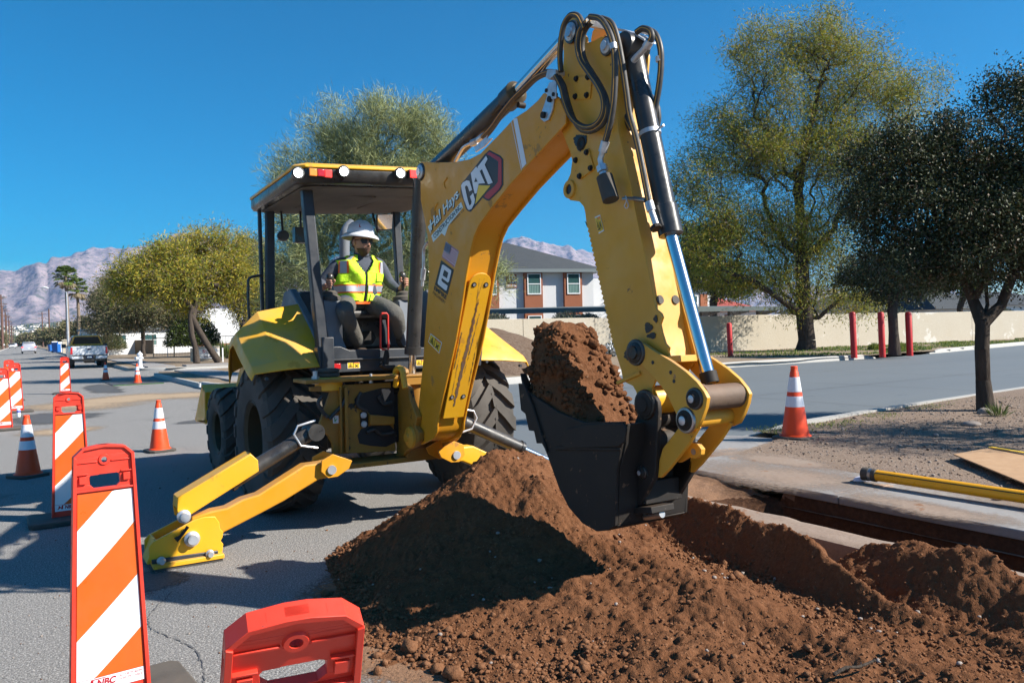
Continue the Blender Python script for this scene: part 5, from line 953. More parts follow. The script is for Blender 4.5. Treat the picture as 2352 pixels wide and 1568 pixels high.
hose([(1445, 250), (1490, 380), (1520, 560), (1535, 700), (1560, 800), (1610, 900)], -0.05)
def fit(zp, a, r, reg=Z2, mt='zinc', nm='hose_fitting', seg=10): m = MB(); m.tube([PX(*TX(x, y, reg), a) for x, y in zp], r, seg); return obj(nm, m, mt, stick)
fit([(1432, 985), (1412, 1060)], -0.22, 0.024); fit([(1412, 1060), (1396, 1110), (1405, 1160)], -0.22, 0.016); fit([(1405, 1155), (1415, 1195)], -0.22, 0.03, seg=6); fit([(1415, 1200), (1425, 1235)], -0.22, 0.022, seg=8); fit([(1425, 1230), (1470, 1395)], -0.22, 0.045, mt='rubber', nm='hose_sleeve', seg=14)
fit([(1735, 1410), (1752, 1470)], -0.12, 0.024); fit([(1752, 1470), (1785, 1567)], -0.12, 0.017); fit([(1600, 165), (1608, 182)], -0.12, 0.03, Z3, 'black_steel', seg=8)
fit([(1735, 295), (1700, 345), (1650, 395), (1625, 425)], -0.10, 0.017); fit([(1742, 285), (1715, 330)], -0.10, 0.024); fit([(1484, 305), (1490, 345)], -0.222, 0.020); fit([(1806, 395), (1808, 430)], 0.015, 0.020)
m = MB(); q = [PX(*TX(x, y, Z2), -0.05) for x, y in ((1500, 195), (1560, 205), (1640, 235), (1705, 275))]
for i in range(3): m.prism([q[i], q[i+1], q[i+1]+Vector((0, 0, -0.012)), q[i]+Vector((0, 0, -0.012))], (0.08, 0, 0))
obj('hose_guard', m, 'zinc', stick)
m = MB(); m.prism([PX(*TX(x, y, Z2), -0.18) for x, y in ((1285, 130), (1315, 100), (1330, 110), (1310, 180), (1280, 185))], (0.12, 0, 0)); m.prism([PX(*TX(x, y, Z2), -0.02) for x, y in ((1645, 205), (1665, 185), (1685, 200), (1670, 235))], (0.06, 0, 0)); obj('hose_bracket', m, 'zinc', stick, bevel=0.003)
m = MB(); m.tube([PX(*TX(x, y, Z2), 0.0) for x, y in ((1610, 930), (1700, 895), (1790, 905), (1838, 872))], 0.006, 6); obj('cable_tie', m, 'zinc', stick)
m = MB(); m.tube(plX([TX(x, y, Z2) for x, y in ((1560, 1385), (1640, 1385), (1715, 1395))], -0.12), 0.014, 10); obj('cross_pin', m, 'steel', stick)
m = MB(); m.tube(spline(plX([TX(x, y, Z2) for x, y in ((1572, 1365), (1578, 1400), (1564, 1435), (1580, 1452), (1592, 1430), (1582, 1400))], -0.15), 4), 0.003, 5); obj('lynch_pin', m, 'zinc', stick)
m = MB(); m.tube(spline(plX([TX(x, y, Z3) for x, y in ((175, 265), (150, 310), (148, 400), (145, 470), (140, 540))], -0.12), 4), 0.013, 8); m.tube(plX([TX(x, y, Z3) for x, y in ((148, 430), (142, 500))], -0.12), 0.022, 8); obj('steel_pipe', m, 'zinc', boom)
# ------------------------------------------------------------------ the operator (one skinned body; clothing as children)
mat('skin', (0.42, 0.21, 0.14), 0.55, var=(12, (0.50, 0.26, 0.18), 0.3), spec=0.4)
mat('shirt', (0.050, 0.060, 0.085), 0.85, var=(18, (0.07, 0.08, 0.105), 0.25), bump=(24, 0.35, 0.02))
mat('trousers', (0.075, 0.078, 0.078), 0.9, var=[(7, (0.115, 0.105, 0.088), 0.22)], bump=[(13, 0.6, 0.03), (60, 0.2, 0.004)])
mat('hi_vis', (0.58, 0.90, 0.02), 0.6, var=(20, (0.50, 0.82, 0.015), 0.3), bump=(16, 0.55, 0.025), emit=((0.6, 0.95, 0.03), 0.0))
mat('vest_orange', (0.95, 0.16, 0.02), 0.6, bump=(18, 0.3, 0.01)); mat('reflective', (0.36, 0.38, 0.42), 0.4, bump=(30, 0.2, 0.005))
mat('hat_white', (0.62, 0.64, 0.68), 0.3, coat=0.4); mat('hat_under', (0.60, 0.58, 0.36), 0.6)
mat('beard', (0.085, 0.045, 0.028), 0.9, bump=(80, 0.8, 0.006)); mat('boots', (0.07, 0.045, 0.03), 0.8)
def skin_mesh(chains, sub=2):
    """chains: list of [(point, radius), ...]; chains sharing a first point are joined. Returns verts, faces of one smooth surface."""
    me = bpy.data.meshes.new('sk'); vs, es, rs_ = [], [], []; idx = {}
    def vid(p, r):
        k = tuple(round(c_, 4) for c_ in p)
        if k not in idx: idx[k] = len(vs); vs.append(tuple(p)); rs_.append(r)
        return idx[k]
    for ch in chains:
        pr = None
        for p, r in ch:
            v = vid(p, r)
            if pr is not None and pr != v: es.append((pr, v))
            pr = v
    me.from_pydata(vs, es, []); o = bpy.data.objects.new('sk', me); COL.objects.link(o)
    md = o.modifiers.new('s', 'SKIN'); md.use_smooth_shade = True
    for i, d in enumerate(me.skin_vertices[0].data): d.radius = (rs_[i],)*2 if not isinstance(rs_[i], tuple) else rs_[i]; d.use_root = (i == 0)
    sb = o.modifiers.new('b', 'SUBSURF'); sb.levels = sub; sb.render_levels = sub
    dg = bpy.context.evaluated_depsgraph_get(); dg.update(); e = o.evaluated_get(dg); m2 = e.to_mesh()
    V_ = [v.co[:] for v in m2.vertices]; F_ = [tuple(p.vertices) for p in m2.polygons]; e.to_mesh_clear(); bpy.data.objects.remove(o); bpy.data.meshes.remove(me)
    return V_, F_
MAN = thing('person', 'man in white hard hat, sunglasses and yellow safety vest sitting at the backhoe controls', 'person', (-0.18, -0.30, 1.42))
YB = 0.10
DYM = -0.40
def J(zx, zy, y): return PY(*TX(zx, zy, ZP), y+DYM)
def JL(zx, zy, y): return PY(*TX(zx, zy, ZP), y-0.24)
pel = J(545, 1010, 0.12); belly = J(560, 900, 0.12); chest = J(565, 720, 0.13); neckb = J(585, 570, 0.12); neck = J(590, 520, 0.09)
sR, sL = J(365, 625, 0.12), J(765, 625, 0.12); eR, eL = J(205, 800, 0.16), J(865, 800, 0.12); wR, wL = J(215, 862, -0.02), J(958, 872, -0.02)
hR, hL = J(445, 990, 0.12), J(660, 985, 0.12); kR, kL = JL(430, 1075, -0.42), JL(925, 1090, -0.42); aR, aL = JL(575, 1400, -0.16), JL(975, 1330, -0.20)
ch_ = [[(pel, 0.15), (belly, (0.165, 0.12)), (chest, (0.19, 0.12)), (neckb, (0.11, 0.09)), (neck, 0.058), (J(590, 470, 0.06), 0.058)]]
for s_, e_, w_ in ((sR, eR, wR), (sL, eL, wL)): ch_.append([(chest, (0.19, 0.12)), (chest.lerp(s_, 0.75)+Vector((0, 0, 0.03)), 0.085), (s_, 0.075), (s_.lerp(e_, 0.5), 0.060), (e_, 0.050), (e_.lerp(w_, 0.5), 0.044), (w_, 0.030)])
for h_, k_, a_ in ((hR, kR, aR), (hL, kL, aL)): ch_.append([(pel, 0.15), (h_, 0.11), (h_.lerp(k_, 0.5), 0.098), (k_, 0.080), (k_.lerp(a_, 0.45), 0.070), (a_, 0.060)])
Vb, Fb = skin_mesh(ch_, 2)
legs_z = pel.z+0.02
mb = MB(); mb.v = Vb; mb.f = Fb; mb.m = [1 if (sum(Vb[i][2] for i in f)/len(f) < pel.z+0.06 and not (abs(sum(Vb[i][0] for i in f)/len(f)-pel.x) > 0.27)) or sum(Vb[i][2] for i in f)/len(f) < pel.z-0.04 else (2 if (sum(Vb[i][2] for i in f)/len(f) > neckb.z+0.045) else 0) for f in Fb]
for ki, f in enumerate(Fb):   # knees stay cloth, forearms stay shirt
    c_ = sum((Vector(Vb[i]) for i in f), Vector())/len(f)
    if min((c_-wR).length, (c_-eR).length, (c_-eR.lerp(wR, 0.5)).length, (c_-wL).length, (c_-eL).length, (c_-eL.lerp(wL, 0.5)).length) < 0.075: mb.m[ki] = 0
obj('body', mb, ['shirt', 'trousers', 'skin'], MAN, 180, clean=False)
# head: ellipsoid cage with face relief, turned to the picture's right
Hc = J(592, 415, 0.05); yaw = R(-21+38)
face = Vector((math.sin(yaw), -math.cos(yaw), -0.05)); rgt = Vector((math.cos(yaw), math.sin(yaw), 0)); 
def hp3(f, r, u): return Hc+face*f+rgt*r+Vector((0, 0, u))
hv, hf = [], []; SEG, RNG = 40, 30
for i in range(RNG+1):
    t = math.pi*i/RNG
    for k in range(SEG):
        g = 2*math.pi*k/SEG; x, y, z = math.sin(t)*math.cos(g), math.sin(t)*math.sin(g), math.cos(t)
        f_, r_, u_ = x*0.098, y*0.076, z*0.118
        if z < 0: r_ *= 1-0.30*(-z)**1.5; f_ += 0.010*(-z) if x > 0 else 0.03*(-z)
        if x > 0:
            f_ += 0.026*math.exp(-((y/0.16)**2)-(((z+0.10)/0.16)**2))                 # nose
            f_ -= 0.012*math.exp(-(((abs(y)-0.38)/0.18)**2)-(((z-0.14)/0.13)**2))      # eye sockets
            f_ += 0.008*math.exp(-((y/0.5)**2)-(((z-0.32)/0.12)**2))                   # brow
            f_ += 0.007*math.exp(-((y/0.28)**2)-(((z+0.42)/0.07)**2))+0.007*math.exp(-((y/0.26)**2)-(((z+0.53)/0.06)**2))   # lips
            f_ -= 0.006*math.exp(-((y/0.3)**2)-(((z+0.475)/0.025)**2)); f_ += 0.012*math.exp(-((y/0.34)**2)-(((z+0.78)/0.16)**2))
        hv.append(hp3(f_, r_, u_))
for i in range(RNG):
    for k in range(SEG): hf.append((i*SEG+k, (i+1)*SEG+k, (i+1)*SEG+(k+1) % SEG, i*SEG+(k+1) % SEG))
mb = MB(); mb.add(hv, hf)
for sg in (-1, 1):
    ec = hp3(-0.005, 0.076*sg, 0.0); mb.sphere(ec, 0.03, 12, 8, sc=(0.45, 0.75, 1.0))
hd = obj('head', mb, 'skin', MAN, 180)
bv = [(v, (v-Hc)) for v in hv]; m = MB(); keep = {}
for f in hf:
    cc = sum((hv[i] for i in f), Vector())/4-Hc; fz = cc.z/0.118; fx = cc.dot(face)/0.098; fy = cc.dot(rgt)/0.076
    mouth = math.exp(-((fy/0.3)**2)-(((fz+0.47)/0.06)**2)) > 0.5
    if fx > 0.15 and fz < -0.26-0.25*min(abs(fy), 1)*0 and fz < (-0.30 if abs(fy) < 0.4 else -0.42) and not mouth:
        m.add([hv[i]+(hv[i]-Hc).normalized()*0.007 for i in f], [(0, 1, 2, 3)])
obj('beard', m, 'beard', hd, 60)
m = MB()
for f in hf:
    cc = sum((hv[i] for i in f), Vector())/4-Hc; fz = cc.z/0.118; fx = cc.dot(face)/0.098
    if (fx < 0.0 and fz > -0.35) or fz > 0.42: m.add([hv[i]+(hv[i]-Hc).normalized()*0.004 for i in f], [(0, 1, 2, 3)])
obj('hair', m, 'beard', hd, 60)
m = MB()
for sg in (-1, 1):
    m.prism([hp3(0.094, 0.008*sg, 0.032), hp3(0.080, 0.058*sg, 0.034), hp3(0.070, 0.068*sg, 0.018), hp3(0.080, 0.052*sg, -0.012), hp3(0.092, 0.018*sg, -0.010)], face*0.008); m.tube([hp3(0.080, 0.064*sg, 0.028), hp3(0.0, 0.080*sg, 0.02)], 0.0035, 6)
m.tube([hp3(0.104, -0.01, 0.026), hp3(0.104, 0.01, 0.026)], 0.004, 6); obj('sunglasses', m, 'decal_black', hd, 40)
# hard hat with a wide brim
tiltm = Matrix.Rotation(R(5), 3, 'Y')
hb = Hc+Vector((-0.008, 0.0, 0.052))
m = MB(); m.lathe([(0.168, -0.018), (0.165, -0.006), (0.145, 0.012), (0.120, 0.026), (0.116, 0.030)], hb, 'z', 48, 1, rot=tiltm, cap=False)
m.lathe([(0.168, -0.018), (0.170, -0.012), (0.166, 0.0), (0.147, 0.018), (0.124, 0.032), (0.122, 0.06), (0.112, 0.095), (0.088, 0.125), (0.05, 0.142), (0.0, 0.147)], hb, 'z', 48, 0, rot=tiltm, cap=False)
for k in (-1, 0, 1): m.tube(spline([hb+tiltm@Vector((-0.10+0*k, 0.035*k, 0.098)), hb+tiltm@Vector((-0.04, 0.035*k, 0.140)), hb+tiltm@Vector((0.04, 0.035*k, 0.140)), hb+tiltm@Vector((0.10, 0.035*k, 0.098))], 5), 0.008, 8)
hat = obj('hard_hat', m, ['hat_white', 'hat_under'], MAN, 50)
m = MB(); q = hb+Vector((-0.05, -0.105, 0.075)); m.prism([q, q+Vector((0.04, -0.006, 0.002)), q+Vector((0.035, 0.010, 0.034)), q+Vector((0.005, 0.013, 0.030))], (0, -0.004, 0)); obj('hat_sticker', m, 'decal_red', hat)
# vest: shell around the torso
def torso_r(z):   # half width, half depth, centre at height z
    pts_ = [(pel.z+0.00, 0.185, 0.150, pel), (belly.z, 0.195, 0.150, belly), (chest.z-0.02, 0.225, 0.152, chest), (chest.z+0.12, 0.215, 0.140, chest), (neckb.z-0.02, 0.175, 0.105, neckb), (neckb.z+0.05, 0.085, 0.085, neckb)]
    for a_, b_ in zip(pts_[:-1], pts_[1:]):
        if z <= b_[0]: t = max(0, (z-a_[0])/(b_[0]-a_[0])); return (a_[1]+(b_[1]-a_[1])*t, a_[2]+(b_[2]-a_[2])*t, a_[3].lerp(b_[3], t))
    return (pts_[-1][1], pts_[-1][2], neckb)
ROT = R(12)
def vp(g, z, o_=0.0):     # g=0 front centre (towards -y), + to the picture's right
    w, d, c_ = torso_r(z); ff = 0.012*math.sin(7*g+z*23)+0.008*math.sin(31*z+3*g); x = (w+o_+ff*0.5)*math.sin(g); y = -(d+o_+ff)*math.cos(g)
    return Vector((c_.x+x*math.cos(ROT)-y*math.sin(ROT)*0.3, c_.y+y+x*math.sin(ROT)*0.5, z))
z0, z1 = pel.z+0.00, neckb.z+0.03; m = MB(); NG, NZ = 110, 60
def vok(g, u):   # neck opening and arm holes
    if abs(g) < 0.05: return False
    if u > 0.62 and abs(g) < 0.05+(u-0.62)*1.35: return False
    if 0.50 < u < 0.90 and abs(abs(g)-1.57) < 0.34*math.sin((u-0.50)/0.40*math.pi)**0.5: return False
    return True
for i in range(NG):
    for k in range(NZ):
        ga, gb = -math.pi+2*math.pi*i/NG, -math.pi+2*math.pi*(i+1)/NG; ua, ub = k/NZ, (k+1)/NZ
        if vok((ga+gb)/2, (ua+ub)/2):
            za, zb = z0+(z1-z0)*ua, z0+(z1-z0)*ub; m.add([vp(ga, za, 0.018), vp(gb, za, 0.018), vp(gb, zb, 0.018), vp(ga, zb, 0.018)], [(0, 1, 2, 3)])
vest = obj('vest', m, 'hi_vis', MAN, 60); sdf = vest.modifiers.new('t', 'SOLIDIFY'); sdf.thickness = 0.006
def band(ga, gb, ua, ub, mt, o_, nm='vest_band', lean=0.0, n=20):
    m = MB()
    for i in range(n):
        g0, g1 = ga+(gb-ga)*i/n, ga+(gb-ga)*(i+1)/n; l0, l1 = lean*i/n, lean*(i+1)/n
        m.add([vp(g0, z0+(z1-z0)*(ua+l0), o_), vp(g1, z0+(z1-z0)*(ua+l1), o_), vp(g1, z0+(z1-z0)*(ub+l1), o_), vp(g0, z0+(z1-z0)*(ub+l0), o_)], [(0, 1, 2, 3)])
    return obj(nm, m, mt, vest, 60)
for (a_, b_) in ((-1.9, -0.07), (0.07, 1.9)):
    band(a_, b_, 0.225, 0.395, 'vest_orange', 0.025); band(a_, b_, 0.25, 0.37, 'reflective', 0.028)
for sg in (-1, 1):
    def vstrap(ga, gb, mt, o_):
        m = MB()
        for k in range(12): ua, ub = 0.62+0.36*k/12, 0.62+0.36*(k+1)/12; m.add([vp(ga*sg, z0+(z1-z0)*ua, o_), vp(gb*sg, z0+(z1-z0)*ua, o_), vp(gb*sg, z0+(z1-z0)*ub, o_), vp(ga*sg, z0+(z1-z0)*ub, o_)], [(0, 1, 2, 3)])
        obj('vest_band', m, mt, vest, 60)
    vstrap(0.70, 1.22, 'vest_orange', 0.025); vstrap(0.78, 1.12, 'reflective', 0.028)
band(-1.3, 1.25, 0.0, 0.055, 'vest_orange', 0.020, 'vest_hem')
m = MB(); m.tube([vp(0, z0+(z1-z0)*u, 0.014) for u in [k/14*0.62 for k in range(15)]], 0.006, 6); obj('zipper', m, 'decal_black', vest)
for ga, gb, ua, ub in ((-1.15, -0.35, 0.45, 0.60), (0.45, 1.15, 0.46, 0.64), (-1.2, -0.2, 0.07, 0.20), (0.2, 1.2, 0.07, 0.21)): band(ga, gb, ua, ub, 'hi_vis', 0.030, 'vest_pocket', n=10)
# shirt collar, belt
m = MB(); m.lathe([(0.064, 0), (0.072, 0.018), (0.066, 0.03)], neckb+Vector((0, -0.02, 0.028)), 'z', 24, rot=Matrix.Rotation(R(18), 3, 'X'), cap=False); obj('collar', m, 'shirt', MAN)
# hands: palm, four bent fingers and a thumb closed round each joystick
def hand(w, kn, inn, nm):
    """w wrist, kn knob centre, inn = unit vector towards the thumb side"""
    m = MB(); d = (kn-Vector((0, 0, 0.045))-w).normalized(); upv = Vector((0, 0, 1))
    pc = kn+Vector((0, -0.005, -0.06)); 
    outv = -inn
    ch2 = [[(w, 0.026), (w.lerp(pc+outv*0.03, 0.6), (0.030, 0.028)), (pc+outv*0.030, (0.040, 0.018))]]
    V1, F1 = skin_mesh(ch2, 1); m.add(V1, F1)
    for i in range(4):
        z_ = 0.028-0.019*i; L_ = (0.92, 1.0, 0.96, 0.8)[i]; k0_ = pc+outv*0.034+Vector((0, -0.004, z_)); r_ = (0.0098, 0.0100, 0.0095, 0.0085)[i]
        k1_ = k0_+Vector((0, -0.030*L_, 0))+outv*0.004; k2_ = k1_+inn*0.026*L_+Vector((0, -0.012, 0)); k3_ = k2_+inn*0.018*L_+Vector((0, 0.012, 0))
        V1, F1 = skin_mesh([[(k0_, r_*1.15), (k1_, r_*1.1), (k2_, r_), (k3_, r_*0.85)]], 1); m.add(V1, F1)
    t0_ = pc+inn*0.012+Vector((0, -0.002, 0.012)); V1, F1 = skin_mesh([[(pc+outv*0.012, 0.015), (t0_+inn*0.012, 0.0125), (t0_+inn*0.022+Vector((0, -0.018, 0.016)), 0.011), (t0_+inn*0.012+Vector((0, -0.034, 0.026)), 0.0095)]], 1); m.add(V1, F1)
    return obj('hand', m, 'skin', MAN, 180, clean=False)
hand(wR, PY(757.6, 637, -0.48), Vector((1, 0, 0)), 'r'); hand(wL, PY(924, 633, -0.48), Vector((-1, 0, 0)), 'l')
for a_, dx in ((aR, 0.02), (aL, 0.03)):
    m = MB(); V1, F1 = skin_mesh([[(a_+Vector((0, 0.01, 0.03)), 0.062), (a_+Vector((0, 0.0, -0.05)), 0.055), (a_+Vector((dx, -0.08, -0.075)), (0.048, 0.045)), (a_+Vector((dx, -0.17, -0.085)), (0.045, 0.034))]], 2); m.add(V1, F1); obj('boot', m, 'boots', MAN, 180, clean=False)
# ------------------------------------------------------------------ trees
mat('leaf_olive', (0.250, 0.281, 0.042), 0.6, trans=0.35, spec=0.25); mat('leaf_yellow', (0.437, 0.343, 0.042), 0.6, trans=0.35, spec=0.25); mat('leaf_green', (0.110, 0.156, 0.032), 0.6, trans=0.3, spec=0.25)
mat('twig_brown', (0.208, 0.160, 0.120), 0.8, spec=0.1)
mat('palo_light', (0.386, 0.414, 0.184), 0.7, trans=0.15, spec=0.2); mat('palo_dark', (0.192, 0.224, 0.096), 0.7, trans=0.15, spec=0.2)
mat('oak_dark', (0.030, 0.040, 0.014), 0.55, spec=0.25, trans=0.12); mat('oak_mid', (0.085, 0.10, 0.045), 0.55, spec=0.25, trans=0.12); mat('oak_brown', (0.10, 0.055, 0.022), 0.5, trans=0.15)
mat('dry_olive', (0.200, 0.184, 0.092), 0.7, trans=0.25, spec=0.15); mat('dry_brown', (0.264, 0.212, 0.136), 0.7, trans=0.25, spec=0.15); mat('dry_green', (0.104, 0.124, 0.056), 0.7, trans=0.25, spec=0.15)
def blobs_px(lst, D, dz=0.8, dd=0.35, seed=0):
    rr_ = np.random.default_rng(seed); out = []
    for q in lst:
        cx_, cy_, rx, ry = q[:4]; off = q[4] if len(q) > 4 else rr_.uniform(-dd, dd)*rx/FPX*D
        out.append((np.array(DP(cx_, cy_, D+off)), np.array([rx/FPX*D, max(rx, ry)*dz/FPX*D, ry/FPX*D])))
    return out
AX = np.array([[VX[0], VY[0], 0], [VX[1], VY[1], 0], [0, 0, 1]])      # blob axes: across, away, up
def in_blobs(bl, n, rg, shell=0.4):
    vol = np.array([b[1].prod()**0.8 for b in bl]); pick = rg.choice(len(bl), n, p=vol/vol.sum())
    u = rg.normal(size=(n, 3)); u /= np.linalg.norm(u, axis=1)[:, None]; rad = rg.random(n)**shell
    c_ = np.array([b[0] for b in bl])[pick]; r_ = np.array([b[1] for b in bl])[pick]
    return c_+(u*rad[:, None]*r_) @ AX
def branch_mesh(P, par, rad, seg=6):
    n = len(P); idx = np.array([i for i in range(n) if par[i] >= 0]); a = P[par[idx]]; b = P[idx]
    ra = np.minimum(rad[par[idx]], rad[idx]*1.5); rb = rad[idx]; d = b-a; L_ = np.linalg.norm(d, axis=1)[:, None]+1e-9; d = d/L_
    h = np.where(np.abs(d[:, 2:3]) < 0.9, np.array([[0, 0, 1.0]]), np.array([[1.0, 0, 0]])); u = np.cross(d, h); u /= np.linalg.norm(u, axis=1)[:, None]; w = np.cross(d, u)
    an = np.arange(seg)*2*np.pi/seg; cs = np.cos(an)[None, :, None]; sn = np.sin(an)[None, :, None]; rg_ = u[:, None]*cs+w[:, None]*sn
    A_ = a[:, None]+rg_*ra[:, None, None]; B_n = (b+d*np.minimum(rb[:, None]*0.3, 0.05))[:, None]+rg_*rb[:, None, None]
    V = np.stack([A_, B_n], 1).reshape(-1, 3); m = len(idx); base = (np.arange(m)*2*seg)[:, None]; k = np.arange(seg)[None]
    F = np.stack([base+k, base+(k+1) % seg, base+seg+(k+1) % seg, base+seg+k], -1).reshape(-1, 4); return V, F
def leaves(P, D_, ln, wd, rg, mats_p):
    n = len(P); s_ = np.cross(D_, rg.normal(size=(n, 3))); s_ /= np.linalg.norm(s_, axis=1)[:, None]+1e-9
    l = (ln*rg.uniform(0.6, 1.4, n))[:, None]; w = (wd*rg.uniform(0.7, 1.3, n))[:, None]/2
    V = np.stack([P-s_*w*0.5, P+D_*l*0.5-s_*w, P+D_*l, P+D_*l*0.5+s_*w], 1).reshape(-1, 3); F = np.arange(4*n).reshape(n, 4)
    return V, F, rg.choice(len(mats_p), n, p=mats_p)
def grow(base, fork, bl, nt, rg, jit=0.05, extra=None):
    P = [np.array(base)]; par = [-1]
    for t in (0.35, 0.7, 1.0):
        q = np.array(base)*(1-t)+np.array(fork)*t; q[:2] += rg.normal(0, 0.03*np.linalg.norm(np.array(fork)-base)*0.5, 2)*(t < 1); P.append(q); par.append(len(P)-2)
    for path in (extra or []):        # traced limbs
        pr = len(P)-1 if path[0] is None else 0
        start = 3
        for q in path[1:]: P.append(np.array(q)); par.append(start); start = len(P)-1
    T = in_blobs(bl, nt, rg, 0.45); f_ = np.array(fork); T = T[np.argsort(np.linalg.norm(T-f_, axis=1))]
    A_ = np.zeros((len(P)+4*nt, 3)); A_[:len(P)] = P; n = len(P); par = par+[0]*(4*nt); dep = np.zeros(len(A_)); 
    for i in range(1, n): dep[i] = dep[par[i]]+np.linalg.norm(A_[i]-A_[par[i]])
    for t in T:
        lo = 3 if n > 3 else 0
        d = np.linalg.norm(A_[lo:n]-t, axis=1)+0.12*dep[lo:n]+np.maximum(0, A_[lo:n, 2]-t[2])*0.5; j = int(np.argmin(d))+lo; a = A_[j].copy(); L_ = np.linalg.norm(t-a)
        steps = 3 if L_ > 0.5 else 2; pr = j; bow = rg.normal(0, jit*L_, 3); bow[2] += 0.10*L_
        for k in range(1, steps+1):
            s_ = k/steps; q = a+(t-a)*s_+bow*math.sin(math.pi*s_); A_[n] = q; par[n] = pr; dep[n] = dep[pr]+L_/steps; pr = n; n += 1
    return A_[:n], np.array(par[:n]), T
def tree(name, label, cat, base, fork_h, bl, nt, nl, ln, wd, lmats, lp, trunk_r, seed=1, droop=0.0, spread=0.35, group=None, lean=(0, 0), bark='bark', extra=None, clump=0.5, tip=0.006, seg=6, up=0.0, expo=0.47):
    rg = np.random.default_rng(seed); base = np.array(base, float); fork = base+np.array([lean[0], lean[1], fork_h])
    P, par, T = grow(base, fork, bl, nt, rg, extra=extra)
    cnt = np.ones(len(P)); 
    for i in range(len(P)-1, 0, -1): cnt[par[i]] += cnt[i]
    rad = trunk_r*(cnt/cnt[0])**expo; rad = np.maximum(rad, tip); rad[0] *= 1.35
    t = thing(name, label, cat, tuple(base), 0, group)
    V, F = branch_mesh(P, par, rad, seg); np_obj('trunk', V, F, bark, t)
    # leafy clumps around the outer nodes
    w = rg.gamma(clump, 1.0, len(T)); w /= w.sum(); k = rg.choice(len(T), nl, p=w); off = rg.normal(0, spread, (nl, 3)); pos = T[k]+off; pos[:, 2] -= droop*np.abs(rg.normal(0, spread, nl))
    cen = np.mean([b[0] for b in bl], axis=0); outd = (pos-cen); outd /= np.linalg.norm(outd, axis=1)[:, None]+1e-6
    D_ = rg.normal(0, 1, (nl, 3))*0.8+outd*0.5; D_[:, 2] += up-droop; D_ /= np.linalg.norm(D_, axis=1)[:, None]
    V, F, mi = leaves(pos, D_, ln, wd, rg, lp); np_obj('crown', V, F, lmats, t, mi=mi, smooth=False); return t
MES = ['leaf_olive', 'leaf_yellow', 'leaf_green', 'twig_brown']
DA = 41.5; g0 = DP(1850, 812, DA)
exA = [[None]+[np.array(DP(x, y, DA)) for x, y in ((1880, 730), (1925, 690), (1985, 630), (2030, 590))], [None]+[np.array(DP(x, y, DA+1)) for x, y in ((1820, 720), (1790, 660), (1750, 610), (1690, 590))], [None]+[np.array(DP(x, y, DA)) for x, y in ((1845, 660), (1842, 560), (1835, 450), (1850, 330), (1880, 220))], [None]+[np.array(DP(x, y, DA-1)) for x, y in ((1795, 690), (1740, 650), (1660, 620))]]
tree('mesquite_tree', 'tallest tree, airy yellow-green crown with blue sky showing through, behind the red posts', 'tree', g0, 2.0,
     blobs_px([(1880, 95, 95, 75), (1770, 150, 110, 100), (1960, 190, 130, 110), (2090, 220, 90, 70), (1690, 320, 120, 90), (1820, 330, 150, 120), (1980, 370, 150, 120), (1600, 410, 70, 60), (1640, 500, 110, 80), (1780, 520, 140, 90), (1900, 560, 120, 90), (1620, 590, 80, 60), (1740, 640, 110, 50), (1930, 680, 110, 45), (1820, 690, 60, 35)], DA, seed=2),
     2400, 180000, 0.20, 0.036, MES, [0.42, 0.30, 0.16, 0.12], 0.46, seed=3, droop=0.15, spread=0.42, extra=exA, clump=0.7, tip=0.010, expo=0.56)
gB = G(2265, 945, 0.15); DB = 12.2
exB = [[None]+[np.array(DP(x, y, DB)) for x, y in ((2235, 690), (2205, 620), (2160, 540))], [None]+[np.array(DP(x, y, DB+.3)) for x, y in ((2268, 700), (2262, 620), (2250, 480), (2270, 350))], [None]+[np.array(DP(x, y, DB-.2)) for x, y in ((2300, 700), (2330, 620), (2370, 520))]]
tree('oak_tree', 'dark dense evergreen tree with a forked black trunk standing in the gravel yard', 'tree', gB, 1.35,
     blobs_px([(2285, 215, 50, 50), (2340, 230, 90, 80), (2170, 310, 90, 60), (2060, 340, 90, 60), (1985, 400, 60, 60), (2250, 400, 150, 130), (2090, 460, 150, 100), (2390, 420, 140, 170), (2240, 540, 190, 100), (2040, 560, 110, 60), (2400, 600, 130, 80), (2130, 610, 140, 40), (2480, 300, 90, 120)], DB, seed=5),
     1000, 150000, 0.050, 0.024, ['oak_dark', 'oak_mid', 'oak_brown', 'twig_brown'], [0.54, 0.36, 0.06, 0.04], 0.105, seed=6, spread=0.14, extra=exB, clump=0.8, tip=0.004, seg=8, lean=(-0.02, 0.02), expo=0.42)
tree('oak_tree', 'small dark round-topped tree rising between the middle and the right red post', 'tree', G(2055, 815, 0.15), 2.6,
     blobs_px([(2050, 600, 90, 45), (1985, 630, 70, 35), (2110, 640, 60, 40), (2060, 660, 70, 30)], 33.5, seed=8), 260, 26000, 0.12, 0.05, ['oak_dark', 'oak_mid', 'oak_brown'], [0.5, 0.4, 0.1], 0.22, seed=9, spread=0.3)
gD = DP(872, 768, 29.0); gD.z = 0.15
tree('palo_verde_tree', 'wide feathery pale green tree rising right behind the backhoe canopy', 'tree', gD, 1.6,
     blobs_px([(875, 275, 75, 55), (770, 300, 75, 55), (960, 305, 90, 60), (690, 395, 80, 55), (1020, 360, 55, 50), (850, 380, 150, 80), (980, 430, 110, 80), (690, 480, 90, 60), (800, 520, 150, 90), (950, 560, 120, 80), (680, 600, 90, 70), (830, 660, 150, 60), (1010, 640, 90, 60), (1110, 640, 60, 45), (650, 690, 60, 40)], 29.0, seed=11),
     1500, 130000, 0.34, 0.013, ['palo_light', 'palo_dark', 'dry_olive'], [0.52, 0.38, 0.10], 0.26, seed=12, spread=0.24, bark='bark_green', clump=0.9, tip=0.012, up=0.25)
